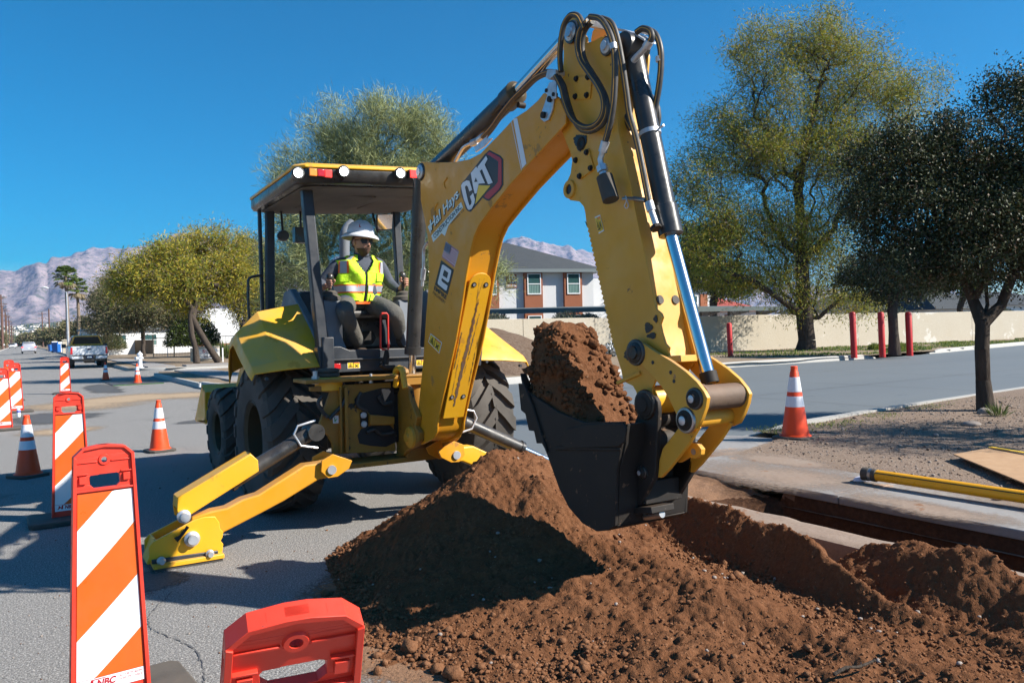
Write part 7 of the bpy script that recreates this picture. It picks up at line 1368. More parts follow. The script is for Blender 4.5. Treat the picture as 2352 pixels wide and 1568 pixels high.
gul = np.abs(fbm(sx_, sy_*0.32, 1/420.0, 5, 7)); cl = fbm(sx_, sy_, 1/900.0, 5, 17); amp = np.clip((RR-3300)/1500, 0, 1)*np.clip((RG+150-RR)/400, 0.12, 1)
hts = ridge_z*prof-amp*170*gul+amp*95*cl+12*fbm(sx_, sy_, 1/70.0, 4, 27)*np.clip((RR-3300)/1500, 0.02, 1)
# cliff band with overhanging shade
bandf = np.exp(-((RR-(5200+260*cl))/170)**2)*np.clip(fbm(sx_, sy_*0, 1/700.0, 3, 57)+0.25, 0, 1); hts = hts+bandf*70
WX, WY = np.sin(TH)*RR, np.cos(TH)*RR; dx_, dy_ = WX+1.32, WY-7.56; LX, LY = dx_*VX[0]+dy_*VX[1], dx_*VY[0]+dy_*VY[1]
V = np.stack([LX.ravel(), LY.ravel(), hts.ravel()-2.5*(RR.ravel() < 560)], 1); i = np.arange((Tn-1)*(Rn-1)); r_ = i//(Tn-1); c_ = i % (Tn-1); a = r_*Tn+c_; F = np.stack([a, a+1, a+Tn+1, a+Tn], 1)
mi = (RR[:-1, :-1].ravel() > 3500).astype(int)
mo = np_obj('mountains', V, F, ['desert', 'rock'], mi=mi); mo['kind'] = 'structure'
# houses scattered over the foothills
mat('far_white', (0.78, 0.72, 0.66), 0.9)
rg = np.random.default_rng(77); m = MB()
def hz(t_, r_): return float(np.interp(t_, th, hts[int(np.argmin(np.abs(rr_-r_)))]))
for k in range(150):
    px = rg.uniform(-30, 190) if k < 110 else rg.uniform(190, 560); r0_ = rg.choice([1700, 2000, 2350, 2750, 3100])+rg.normal(0, 40); t_ = math.atan((px-1176)/FPX); z_ = hz(t_, r0_); X_, Y_ = w2l(math.sin(t_)*r0_, math.cos(t_)*r0_)
    m.box((X_, Y_, z_+1.5), (rg.uniform(8, 26), rg.uniform(8, 16), rg.uniform(4, 7)), Matrix.Rotation(rg.uniform(0, 3), 3, 'Z'))
stuff(obj('distant_houses', m, 'far_white', None, 0, clean=False), 'tiny pale houses scattered over the foothills below the mountain', 'houses')
mp = MB(); n = 5000; rg = np.random.default_rng(9); px = rg.uniform(-100, 700, n); r0_ = rg.uniform(600, 3400, n); t_ = np.arctan((px-1176)/FPX); X_, Y_ = np.sin(t_)*r0_, np.cos(t_)*r0_; lx, ly = (X_+1.32)*VX[0]+(Y_-7.56)*VX[1], (X_+1.32)*VY[0]+(Y_-7.56)*VY[1]
zi = np.array([hz(a_, b_) for a_, b_ in zip(t_, r0_)]); kp = ~((lx > -12) & (lx < 6) & (r0_ < 900)); V, F = pebbles(np.stack([lx, ly, zi+1.0], 1)[kp], rg.uniform(2.0, 4.5, kp.sum()), rg, 0.75, False, 0.3)
stuff(np_obj('desert_scrub', V, F, 'dry_green', smooth=False), 'dark green scrub covering the foothills', 'scrub')
hz_ = bpy.data.materials.new('haze'); hz_.use_nodes = True; t_ = hz_.node_tree; t_.nodes.remove(t_.nodes['Principled BSDF']); pv = t_.nodes.new('ShaderNodeVolumePrincipled'); pv.inputs['Color'].default_value = (0.25, 0.52, 1.0, 1); pv.inputs['Density'].default_value = 8.5e-5; pv.inputs['Anisotropy'].default_value = 0.2
t_.links.new(pv.outputs[0], t_.nodes['Material Output'].inputs['Volume']); MATS['haze'] = hz_
m = MB(); m.box((0, 0, 447), (19000, 19000, 906)); hb_ = obj('haze', m, 'haze', None, 0); hb_['kind'] = 'stuff'
# ------------------------------------------------------------------ traffic cones, channelizer panels
mat('cone_orange', (0.80, 0.065, 0.012), 0.45, var=(6, (0.82, 0.07, 0.012), 0.25), spots=[(16, (0.35, 0.05, 0.02), 0.70)], spec=0.4)
mat('collar_white', (0.74, 0.75, 0.80), 0.35, var=(30, (0.66, 0.67, 0.74), 0.2), spec=0.6)
mat('panel_red', (0.66, 0.035, 0.016), 0.42, var=[(3, (0.72, 0.05, 0.025), 0.25)], spots=[(7, (0.30, 0.055, 0.045), 0.62), (30, (0.20, 0.045, 0.035), 0.68), (16, (0.75, 0.18, 0.12), 0.68)], bump=(60, 0.08, 0.002), spec=0.5)
mat('sheet_white', (0.80, 0.81, 0.83), 0.35, var=(5, (0.75, 0.76, 0.78), 0.3), spots=[(18, (0.52, 0.5, 0.48), 0.68), (5, (0.66, 0.65, 0.64), 0.62)], bump=(160, 0.10, 0.001))
mat('sheet_orange', (0.74, 0.125, 0.012), 0.35, var=(4, (0.68, 0.10, 0.012), 0.25), spots=[(11, (0.80, 0.34, 0.2), 0.66), (4, (0.55, 0.07, 0.01), 0.64), (26, (0.8, 0.55, 0.4), 0.69)], bump=(160, 0.10, 0.001))
def make_cone(label, group):
    t = proto('traffic_cone', label, 'traffic cone', group); k = lambda z: 0.132-(0.132-0.032)*z/0.70
    m = MB(); m.lathe([(0.150, 0.035), (0.145, 0.045), (k(0.05)+0.004, 0.052), (k(0.66), 0.66), (0.034, 0.665), (0.031, 0.70), (0.034, 0.705), (0.030, 0.714), (0.022, 0.712), (0.02, 0.60)], seg=36, cap=False); obj('body', m, 'cone_orange', t, 35)
    for z0_, z1_ in ((0.465, 0.605), (0.320, 0.420)): m = MB(); m.lathe([(k(z0_)+0.001, z0_-0.002), (k(z0_)+0.0035, z0_), (k(z1_)+0.0035, z1_), (k(z1_)+0.001, z1_+0.002)], seg=36, cap=False); obj('collar', m, 'collar_white', t, 35)
    m = MB(); b = 0.18; pts = [(b, b-0.05), (b-0.05, b), (-b+0.05, b), (-b, b-0.05), (-b, -b+0.05), (-b+0.05, -b), (b-0.05, -b), (b, -b+0.05)]; m.prism([(x, y, 0) for x, y in pts], (0, 0, 0.034)); obj('base', m, 'rubber', t, bevel=0.006); return t
GC = 'orange traffic cones around the works'; SC_ = 1.0
c1 = make_cone('orange cone on the sunny asphalt just right of the second striped panel', GC); c1.location = G(367, 1036, 0); c1.rotation_euler.z = 0.2
dup(c1, G(65, 1094, 0), 0.6, 'nearest left orange cone with a dark shadow across its lower body', GC); 
dup(c1, G(243, 873, 0), 0.1, 'small distant orange cone directly behind the pickup truck', GC); dup(c1, G(316, 880, 0), 0.4, 'distant orange cone on the corner of the steel plate in front of the hydrant', GC)
dup(c1, G(1827, 1008, 0.13), 0.25, 'brightest orange cone, on the pale concrete right of the digging arm', GC, 1.27)
def make_panel(label, group):
    """front face looks towards -y; base on z=0"""
    t = proto('striped_panel', label, 'channelizer', group); H = 1.12; w0, w1 = 0.155, 0.113   # half widths bottom, top
    hw = lambda z: w0+(w1-w0)*z/H
    def P(u, z, y): return (u*hw(z), y, z)
    # body with side flanges: outline extruded back, hole for the handle
    def frame(y0, dy, outer, holes, m, mi=0):
        """planar outline minus holes, built as strips between horizontal cuts"""
        zs = sorted(set([z for _, z in outer]+[z for h in holes for _, z in h]))
        def span(poly, z):
            xs = []
            for i in range(len(poly)):
                (x0_, a), (x1_, b) = poly[i], poly[(i+1) % len(poly)]
                if (a-z)*(b-z) < 0: xs.append(x0_+(x1_-x0_)*(z-a)/(b-a))
            return (min(xs), max(xs)) if xs else None
        for za, zb in zip(zs[:-1], zs[1:]):
            if zb-za < 1e-6: continue
            e = (zb-za)*1e-3; oa, ob = span(outer, za+e), span(outer, zb-e); cuts = []
            for h in holes:
                ha, hb = span(h, za+e), span(h, zb-e)
                if ha and hb: cuts.append((ha, hb))
            cuts.sort(); la, lb = oa[0], ob[0]; segs = []
            for (ha, hb) in cuts: segs.append((la, ha[0], lb, hb[0])); la, lb = ha[1], hb[1]
            segs.append((la, oa[1], lb, ob[1]))
            for a0_, a1_, b0_, b1_ in segs: m.prism([(a0_, y0, za), (a1_, y0, za), (b1_, y0, zb), (b0_, y0, zb)], (0, dy, 0), mi)
    out = [(-w0, 0.02), (w0, 0.02), (hw(1.075), 1.075), (0.080, 1.108), (0.02, 1.118), (-0.02, 1.118), (-0.080, 1.108), (-hw(1.075), 1.075)]
    hole = [(-0.056, 0.955), (-0.058, 0.985), (-0.052, 0.993), (-0.036, 0.988), (-0.020, 0.995), (-0.004, 0.989), (0.012, 0.995), (0.028, 0.989), (0.044, 0.995), (0.058, 0.990), (0.060, 0.955), (0.044, 0.938), (-0.040, 0.938)]
    ring_h = [(0.013*math.cos(R(g)), 1.055+0.013*math.sin(R(g))) for g in range(0, 360, 30)]
    m = MB(); frame(0.0, 0.022, out, [hole, ring_h], m)
    for s_ in (-1, 1):   # raised side flanges
        m.prism([(s_*(w0-0.016), -0.014, 0.02), (s_*w0, -0.014, 0.02), (s_*hw(1.075), -0.014, 1.075), (s_*(hw(1.075)-0.012), -0.014, 1.070)], (0, 0.046, 0)); m.prism([(s_*0.096, -0.002, 0.962), (s_*0.070, -0.002, 0.962), (s_*0.070, -0.002, 0.992), (s_*0.096, -0.002, 0.992)], (0, -0.010, 0)); m.prism([(s_*0.104, -0.010, 1.004), (s_*0.062, -0.010, 1.004), (s_*0.062, -0.010, 0.999), (s_*0.104, -0.010, 0.999)], (0, 0.010, 0))
    m.prism([(-0.102, -0.005, 1.052), (-0.026, -0.005, 1.052), (-0.026, -0.005, 1.047), (-0.102, -0.005, 1.047)], (0, 0.005, 0)); m.prism([(0.102, -0.005, 1.052), (0.026, -0.005, 1.052), (0.026, -0.005, 1.047), (0.102, -0.005, 1.047)], (0, 0.005, 0))
    m.prism([(-hw(1.075), -0.010, 1.075), (-0.080, -0.010, 1.108), (-0.02, -0.010, 1.118), (0.02, -0.010, 1.118), (0.080, -0.010, 1.108), (hw(1.075), -0.010, 1.075), (hw(1.07)-0.010, -0.010, 1.068), (0.075, -0.010, 1.099), (0.0, -0.010, 1.108), (-0.075, -0.010, 1.099), (-hw(1.07)+0.010, -0.010, 1.068)], (0, 0.042, 0))
    m.prism([(-hw(.93), -0.012, 0.935), (hw(.93), -0.012, 0.935), (hw(.93), -0.012, 0.928), (-hw(.93), -0.012, 0.928)], (0, 0.012, 0))
    obj('body', m, 'panel_red', t, 30, bevel=0.0025)
    m = MB(); m.lathe([(0.012, -0.002), (0.012, -0.006), (0.021, -0.006), (0.024, 0.0)], (0, 0, 1.055), 'y', 20, cap=False); obj('grommet', m, 'panel_red', t)
    # reflective sheet with slanted stripes
    zb, zt = 0.150, 0.920; uu = 0.86
    sh = MB(); n = 0
    def sx(z, f): return (-1+2*f)*hw(z)*uu
    per = 0.455; rise = 0.235
    bounds = []
    k = -2
    def clip_band(z_lo, col):
        # band between lines z = z_lo + rise*f and +per/2, clipped to the sheet; f runs across
        fs = [i/24 for i in range(25)]
        for f0, f1 in zip(fs[:-1], fs[1:]):
            a0_, a1_ = z_lo+rise*f0, z_lo+rise*f1; b0_, b1_ = a0_+per/2, a1_+per/2
            q = [(f0, min(max(a0_, zb), zt)), (f1, min(max(a1_, zb), zt)), (f1, min(max(b1_, zb), zt)), (f0, min(max(b0_, zb), zt))]
            if q[3][1]-q[0][1] < 1e-5 and q[2][1]-q[1][1] < 1e-5: continue
            sh.add([(sx(z, f), -0.0035, z) for f, z in q], [(0, 1, 2, 3)], col)
    for k in range(-1, 3): clip_band(zt-0.377-per*k, 0); clip_band(zt-0.377-per*k+per/2, 1)
    obj('reflective_sheet', sh, ['sheet_white', 'sheet_orange'], t, 0)
    m = MB(); m.prism([(sx(0.12, 0.0), -0.003, 0.093), (sx(0.12, 1.0), -0.003, 0.093), (sx(0.148, 1.0), -0.003, 0.148), (sx(0.148, 0.0), -0.003, 0.148)], (0, -0.0008, 0)); LZ = -0.152; lb = obj('maker_label', m, 'sheet_white', t)
    tx = text_mesh('NBC', lambda u, v: (-0.055+0.075*u, -0.0045, 0.262+LZ+0.030*v), 0.2, 0.04); o_ = obj('lettering', tx, 'decal_red', lb, 0, clean=False)
    m = MB(); m.add([(x_, -0.0045, z_+LZ) for x_, z_ in ((-0.115, 0.262), (-0.10, 0.262), (-0.085, 0.284), (-0.080, 0.262), (-0.068, 0.262), (-0.066, 0.293), (-0.02, 0.294), (-0.02, 0.297), (-0.075, 0.297), (-0.082, 0.272), (-0.098, 0.297), (-0.104, 0.268))], [tuple(range(12))]); obj('emblem', m, 'decal_red', lb, 0, clean=False)
    for body_, z_ in (('623 879-4699', 0.283), ('520 791-7063', 0.268)): tx = text_mesh(body_, lambda u, v, z_=z_: (0.035+0.085*u, -0.0045, z_+LZ+0.009*v)); obj('lettering', tx, 'decal_red', lb, 0, clean=False)
    m = MB(); b = [(-0.30, -0.22), (0.30, -0.22), (0.33, -0.18), (0.33, 0.22), (0.30, 0.26), (-0.30, 0.26), (-0.33, 0.22), (-0.33, -0.18)]; m.prism([(x, y, 0) for x, y in b], (0, 0, 0.045)); obj('base', m, 'rubber', t, bevel=0.01); return t
GP = 'orange and white striped channelizer panels'
def place(px, py_top, D, yawdeg):
    D = 0.432*FPX/(py_top-(761-(px-1176)*0.0244))   # top centre at pixel (px, py_top) at depth D -> ground location, facing the camera turned by yaw
    p = DP(px, py_top, D); p.z = 0; d = (CO-p); a = math.atan2(d.y, d.x)+math.pi/2+R(yawdeg); return p, a
p1, a1 = place(238, 1020, 3.62, 10); pn1 = make_panel('largest fully striped panel, white and orange, at the lower left', GP); pn1.location = p1; pn1.rotation_euler.z = a1
for px, py, D, yw, lb in ((157, 900, 7.0, 4, 'striped panel right behind the nearest one, its lower half in shadow'), (148, 819, 27.5, -4, 'distant striped panel standing alone beside the pickup truck'), (33, 833, 17.6, 6, 'right one of the far left group of striped panels'), (2, 845, 14.2, 6, 'front striped panel of the far left group, with a bottle on its base'), (20, 826, 22.0, 6, 'rear one of the far left group, mostly hidden behind another panel')):
    p, a = place(px, py, D, yw); dup(pn1, p, a, lb, GP)
p, a = place(672, 1385, 2.02, 14); pf = dup(pn1, p, a, 'closest panel at the bottom edge, showing little but its red handle', GP)
pt_ = DP(684, 1412, 1.42); yaw_ = math.atan2((CO-pt_).y, (CO-pt_).x)+math.pi/2+R(8); fwd_ = Vector((math.sin(yaw_), -math.cos(yaw_), 0)); pf.scale = (1.08,)*3; pf.rotation_euler = (R(30), 0, yaw_); Lp = 1.118*1.08; pf.location = pt_-fwd_*(Lp*math.sin(R(30)))-Z*(Lp*math.cos(R(30)))
# bottle on a base
bp_ = G(43, 957, 0.05); t = thing('water_bottle', 'clear plastic water bottle with blue label standing on a panel base', 'bottle', tuple(bp_))
mat('clear_plastic', (0.75, 0.80, 0.84), 0.15, spec=0.8); mat('label_blue', (0.10, 0.12, 0.5), 0.5)
m = MB(); m.lathe([(0.0, 0.0), (0.032, 0.0), (0.034, 0.01), (0.034, 0.13), (0.030, 0.16), (0.013, 0.19), (0.013, 0.20)], bp_, 'z', 16); obj('body', m, 'clear_plastic', t); m = MB(); m.lathe([(0.0352, 0.09), (0.0352, 0.13)], bp_, 'z', 16, cap=False); obj('label', m, 'label_blue', t); m = MB(); m.lathe([(0.015, 0.198), (0.015, 0.212), (0, 0.212)], bp_, 'z', 12, cap=False); obj('cap', m, 'frame_white', t)
# ------------------------------------------------------------------ pipe, rags, board, ruler, rocks, cup, steel plate
mat('pipe_yellow', (0.88, 0.42, 0.01), 0.3, var=(3, (0.82, 0.38, 0.01), 0.3)); mat('board', (0.42, 0.25, 0.13), 0.8, var=[(30, (0.50, 0.33, 0.19), 0.2), (8, (0.36, 0.21, 0.11), 0.3)], bump=(40, 0.3, 0.003)); mat('rag', (0.70, 0.70, 0.80), 0.9, bump=(20, 0.5, 0.01))
pe, pq = G(1990, 1088, 0.235), G(2400, 1148, 0.235); d_ = (pq-pe).normalized(); pq = pe+d_*4
t = thing('pipe', 'long yellow pipe with a black stripe lying on the sidewalk', 'pipe', tuple(pe)); m = MB(); m.cyl(pe, pq, 0.048, 24); obj('tube', m, 'pipe_yellow', t)
for g in (35, 120, 215): 
    u_ = Vector((-d_.y, d_.x, 0)); rd = u_*math.cos(R(g))*-1+Vector((0, 0, 1))*math.sin(R(g)); rd = rd.normalized(); m = MB(); m.tube([pe+rd*0.0475+d_*0.1, pq+rd*0.0475], 0.004, 6); obj('stripe', m, 'decal_black', t)
m = MB(); m.cyl(pe-d_*0.03, pe+d_*0.035, 0.058, 24); m.cyl(pe+d_*0.06, pe+d_*0.10, 0.056, 24); obj('rubber_coupling', m, 'rubber', t, bevel=0.004); m = MB(); m.cyl(pe+d_*0.03, pe+d_*0.065, 0.055, 24); obj('clamp', m, 'steel', t)
def rag(label, c, r, seed, sc): 
    rg = np.random.default_rng(seed); V = ICV2.copy(); V = V*np.array(sc)*r; n_ = fbm(V[:, 0]+seed, V[:, 1]*1.3+V[:, 2], 22, 3, seed); V = V*(1+0.45*n_[:, None]); V[:, 2] = np.maximum(V[:, 2], -r*sc[2]*0.5); V = V+np.array(c); o = np_obj('rag', V, ICF2, 'rag'); sb = o.modifiers.new('s', 'SUBSURF'); sb.levels = 1; sb.render_levels = 1; tag(o, label, 'rag', 'white rags under the pipe'); return o
q = G(1985, 1100, 0.17); o = rag('crumpled white rag under the black end of the yellow pipe', q, 0.06, 3, (2.2, 1.1, 0.55)); q = G(2300, 1142, 0.17); rag('small white rag tucked under the pipe near the picture edge', q, 0.035, 5, (1.8, 1.0, 0.6))
b4 = [G(x, y, z) for x, y, z in ((2190, 1045, 0.21), (2275, 1030, 0.22), (2620, 1100, 0.20), (2470, 1160, 0.19))]
m = MB(); m.prism(b4, (0, 0, 0.012)); tag(obj('plywood_board', m, 'board', None, bevel=0.002), 'brown chipboard sheet lying on the gravel at the right edge', 'board')
a_, b_ = G(2270, 1027, 0.24), G(2480, 1062, 0.24); t = thing('ruler', 'yellow folding ruler lying above the chipboard sheet', 'ruler', tuple(a_)); d_ = (b_-a_).normalized(); n_ = Vector((-d_.y, d_.x, 0)); m = MB(); m.prism([a_, a_+d_*1.2, a_+d_*1.2+n_*0.05, a_+n_*0.05], (0, 0, 0.006)); obj('blade', m, 'decal_yellow', t)
m = MB()
for k in range(60): s_ = 0.02+k*0.02; L_ = 0.024 if k % 5 == 0 else 0.014; m.prism([a_+d_*s_+Vector((0, 0, .0065)), a_+d_*(s_+0.004)+Vector((0, 0, .0065)), a_+d_*(s_+0.004)+n_*L_+Vector((0, 0, .0065)), a_+d_*s_+n_*L_+Vector((0, 0, .0065))], (0, 0, 0.0008))
mk = obj('graduation', m, 'decal_black', t, 0); mk['kind'] = 'stuff'
for i, (px, py, rad, lb) in enumerate(((2232, 977, 0.10, 'smooth pinkish stone lying in the tree shadow on the gravel'), (2262, 950, 0.12, 'pale flat stone at the foot of the dark tree'), (1100*0+2150, 1000, 0.035, 'small grey pebble in the middle of the gravel yard'))):
    p = G(px, py, 0.16); V, F = pebbles(np.array([[p.x, p.y, p.z+rad*0.2]]), np.array([rad]), np.random.default_rng(100+i), 0.5, True, 0.04); tag(np_obj('stone', V, F, 'stone'), lb, 'stone', 'stones in the gravel yard')
p = G(459, 889, 0.13); t = thing('paper_cup', 'white cup standing on the kerb left of the loader bucket', 'cup', tuple(p)); m = MB(); m.lathe([(0.03, 0), (0.042, 0.12), (0.044, 0.122), (0.040, 0.12), (0.028, 0.004)], p, 'z', 18); obj('cup', m, 'frame_white', t)
pl4 = [G(x, y, 0.0) for x, y in ((232, 876), (345, 872), (376, 880), (260, 886))]; m = MB(); m.prism(pl4, (0, 0, 0.022)); t = tag(obj('road_plate', m, 'dark_grey', None), 'flat dark steel plate on the road under the far cones', 'plate')
m = MB(); m.prism([pl4[2]+Vector((0, 0, 0.001)), pl4[3]+Vector((0, 0, 0.001)), pl4[3]+Vector((0, -0.02, 0.02)), pl4[2]+Vector((0, -0.02, 0.02))], (0, -0.06, 0)); mat('green_mark', (0.10, 0.42, 0.05), 0.6); obj('green_edge', m, 'green_mark', t)
# red bollards
mat('bollard_red', (0.52, 0.012, 0.010), 0.45, var=(5, (0.44, 0.014, 0.011), 0.3), dust=((0.6, 0.12, 0.1), 0.3))
for px, y0, y1, w, lb in ((1678, 822, 741, 12, 'shortest red post, alone between the chrome rod and the tall tree'), (1962, 822, 716, 14, 'left one of the three tall red posts'), (2027, 820, 716, 14, 'middle one of the three tall red posts'), (2090, 817, 716, 14, 'right one of the three tall red posts')):
    b_ = G(px, y0, 0.1); D = (b_-CO).dot(fw); h = (y0-y1)/FPX*D; r = w/2/FPX*D; m = MB(); m.lathe([(r, 0), (r, h-r*0.5), (r*0.8, h-0.15*r), (r*0.4, h), (0, h)], b_, 'z', 24); m.v = [(x+(-0.03)*(z-b_.z)*VX[0]*0.8, y+(-0.03)*(z-b_.z)*VX[1]*0+0.012*(z-b_.z), z) for x, y, z in m.v]
    o = obj('bollard', m, 'bollard_red', None); tag(o, lb, 'bollard', 'red steel posts at the driveway')
# small white-flowered plant by the wall, utility boxes
shrub('garden_ornament', 'bleached white plant clump at the foot of the wall left of the stick', 'plant', G(1405, 818, 0.15), 0.5, 500, 0.22, 0.09, ['frame_white', 'sage_dark'], [0.7, 0.3], 95, flat=1.0)
# ------------------------------------------------------------------ hydrant, estate sign, posts
p = G(322, 845, 0.15); t = thing('fire_hydrant', 'silvery white fire hydrant on the street corner', 'hydrant', tuple(p)); m = MB(); m.lathe([(0.20, 0), (0.20, 0.04), (0.12, 0.05), (0.12, 0.10), (0.105, 0.12), (0.105, 0.52), (0.14, 0.53), (0.14, 0.57), (0.12, 0.58), (0.12, 0.66)], p, 'z', 24); obj('barrel', m, 'hat_white', t); m = MB(); m.lathe([(0.15, 0.66), (0.15, 0.69), (0.12, 0.74), (0.07, 0.79), (0.04, 0.80), (0.035, 0.86), (0, 0.86)], p, 'z', 24); obj('bonnet', m, 'hat_white', t)
u_ = Vector((VX[0], -VY[0]*0+VX[1]*-0, 0)); u_ = Vector((-0.85, -0.53, 0)); m = MB(); m.cyl(p+Vector((0, 0, 0.5)), p+Vector((0, 0, 0.5))+u_*0.24, 0.07, 16); m.cyl(p+Vector((0, 0, 0.5))+u_*0.2, p+Vector((0, 0, 0.5))+u_*0.26, 0.085, 6); obj('outlet', m, 'hat_white', t); m = MB(); m.cyl(p+Vector((0, 0, 0.5)), p+Vector((0, 0, 0.5))-u_*0.18, 0.05, 16); obj('outlet', m, 'hat_white', t)
sgp = G(470, 829, 0.15); Ds = (sgp-CO).dot(fw); S_a, S_b = DP(454, 825, Ds), DP(505, 825, Ds+0.5); S_a.z = S_b.z = 0.3; U2 = (S_b-S_a).normalized(); N2 = Vector((U2.y, -U2.x, 0)); N2 = N2 if N2.dot(CO-S_a) > 0 else -N2; Ls = (S_b-S_a).length
t = thing('estate_sign', 'low white sign board with red lettering and a phone number under the left trees', 'sign', tuple(sgp)); m = MB(); m.prism([S_a, S_b, S_b+Z*0.62, S_a+Z*0.62], N2*0.05); bd = obj('board', m, 'white_paint', t); m = MB(); m.prism([S_a-Z*0.15-U2*0.05-N2*0.3, S_b-Z*0.15-N2*0.3, S_b+Z*0.78-N2*0.3, S_a+Z*0.78-U2*0.05-N2*0.3], N2*0.28); obj('plinth', m, 'wall_stucco', t, bevel=0.03)
wtext('S', 0.22*Ls, 0.34*Ls, 0.36, 0.57, 0.053, 'decal_red', bd, S_a, U2, N2); wtext('ILVERA', 0.355*Ls, 0.72*Ls, 0.42, 0.55, 0.053, 'decal_red', bd, S_a, U2, N2); wtext('696-0000', 0.28*Ls, 0.76*Ls, 0.06, 0.20, 0.053, 'decal_navy', bd, S_a, U2, N2)
m = MB(); m.prism([S_a+U2*0.36*Ls+Z*0.33, S_a+U2*0.72*Ls+Z*0.33, S_a+U2*0.72*Ls+Z*0.36, S_a+U2*0.36*Ls+Z*0.36], N2*0.053); obj('rule', m, 'decal_black', bd)
for k in range(3): q = DP(440.5+k*5.2, 826, Ds-0.2); q.z = 0.12; m = MB(); m.lathe([(0.085, 0), (0.085, 0.78), (0.07, 0.84), (0.0, 0.88)], q, 'z', 14); obj('stone_post', m, 'wall_stucco', t)
p = G(512, 831, 0.15); m = MB(); m.box((p.x, p.y, p.z+0.42), (0.07, 0.07, 0.86)); tag(obj('marker_post', m, 'frame_white', None, bevel=0.005), 'thin white marker post right of the estate sign', 'post')
# street name sign
p = DP(384, 790, 62); p.z = 0.1; t = thing('street_sign', 'green street name sign on a thin post behind the pickup truck', 'sign', tuple(p)); m = MB(); m.cyl(p, p+Z*2.35, 0.03, 8); obj('post', m, 'zinc', t); m = MB(); m.box(p+Z*2.42, (0.75, 0.02, 0.16), Matrix.Rotation(0.5, 3, 'Z')); mat('sign_green', (0.02, 0.38, 0.28), 0.5); obj('blade', m, 'sign_green', t)
# street lamp, wooden poles
p = DP(157, 800, 72); p.z = 0.05; tp = DP(151, 670, 72); t = thing('street_lamp', 'tall grey street lamp with a curved arm beside the fan palms', 'street lamp', tuple(p)); top_ = Vector((p.x, p.y, tp.z)); m = MB(); m.cyl(p, top_, 0.11, 12, r2=0.06); obj('pole', m, 'zinc', t)
le = DP(112, 662, 72); m = MB(); m.tube(spline([top_-Z*0.1, top_.lerp(le, 0.35)+Z*0.12, top_.lerp(le, 0.8)+Z*0.05, le], 5), 0.035, 8); obj('arm', m, 'zinc', t); m = MB(); d_ = (le-top_).normalized(); m.tube([le, le+d_*0.3, le+d_*0.6], [0.05, 0.11, 0.06], 10); obj('lamp_head', m, 'frame_white', t)
mat('wood_pole', (0.10, 0.050, 0.038), 0.85, var=(2, (0.14, 0.075, 0.055), 0.3))
PLB = ['nearest', 'second nearest', 'third', 'fourth', 'fifth', 'sixth', 'seventh', 'eighth', 'ninth', 'last']
def upole(label, yy, h, x=-6.9, arms=True):
    t = thing('utility_pole', label, 'utility pole', (x, yy, 0), 0, 'wooden utility poles along the street'); m = MB(); m.cyl((x, yy, 0), (x, yy, h), 0.26, 10, r2=0.17); obj('pole', m, 'wood_pole', t)
    m = MB()
    for zz in (h-0.7, h-2.4): m.box((x, yy, zz), (2.6, 0.14, 0.16))
    if arms: obj('cross_arm', m, 'wood_pole', t)
    return t
PO = [(198, 12.2), (233, 14.2), (262, 12.2), (300, 13.0), (345, 12.5), (390, 13.4), (445, 12.6), (510, 13.0), (600, 13.0), (720, 13.0)]
for i, (yy, h) in enumerate(PO): upole(f'{PLB[i]} brown wooden pole in the row on the left side of the street', yy, h, -6.9+(0.25 if i % 2 else 0))
upole('single brown wooden pole on the right side of the street behind the trees', 330, 13, 4.4); upole('slim dark pole standing between the two cars and the bins', 260, 11.5, 4.6, False)
for i, (za, zb) in enumerate(((11.5, 10.2), (13.3, 11.9))):
    m = MB()
    for dx in (-1.1, 1.1):
        pts = []
        for k in range(len(PO)-1):
            (ya, ha), (yb, hb) = PO[k], PO[k+1]
            for s_ in range(6): f = s_/6; pts.append((-6.9+dx, ya+(yb-ya)*f, min(ha, 12.5)-0.5-i*1.6-1.2*math.sin(math.pi*f)))
        m.tube(pts, 0.03, 4)
    stuff(obj('power_lines', m, 'black_paint', None), 'thin wires strung between the wooden poles', 'wires')
# ------------------------------------------------------------------ vehicles
mat('car_white', (0.62, 0.64, 0.68), 0.25, coat=0.6); mat('car_silver', (0.50, 0.50, 0.55), 0.28, 0.3, coat=0.6); mat('car_orange', (0.88, 0.36, 0.015), 0.35, coat=0.4); mat('car_glass', (0.010, 0.012, 0.016), 0.12, spec=0.25)
def car_loft(rows):
    """rows: list of (y, [(x, z) half profile from bottom centre-side up to roof centre]); mirrored in x"""
    m = MB(); n = len(rows[0][1])
    for y, pr in rows:
        for x, z in pr: m.v.append((x, y, z))
        for x, z in pr[::-1]: m.v.append((-x, y, z))
    k = 2*n
    for i in range(len(rows)-1):
        for j in range(k): m.f.append((i*k+j, i*k+(j+1) % k, (i+1)*k+(j+1) % k, (i+1)*k+j)); m.m.append(0)
    m.f += [tuple(range(k))[::-1], tuple((len(rows)-1)*k+j for j in range(k))]; m.m += [0, 0]; return m
def car_wheels(t, xs, ys, r, w):
    for y in ys:
        for s_ in (-1, 1):
            m = MB(); m.lathe([(r*0.6, -w/2), (r*0.95, -w/2), (r, -w*0.35), (r, w*0.35), (r*0.95, w/2), (r*0.6, w/2)], (s_*xs, y, r), 'x', 24, cap=False); wh = obj('wheel', m, 'rubber', t)
            m = MB(); m.lathe([(0, w*0.3*s_), (r*0.5, w*0.36*s_), (r*0.62, w*0.46*s_)], (s_*xs, y, r), 'x', 16, cap=False); obj('rim', m, 'steel', wh)
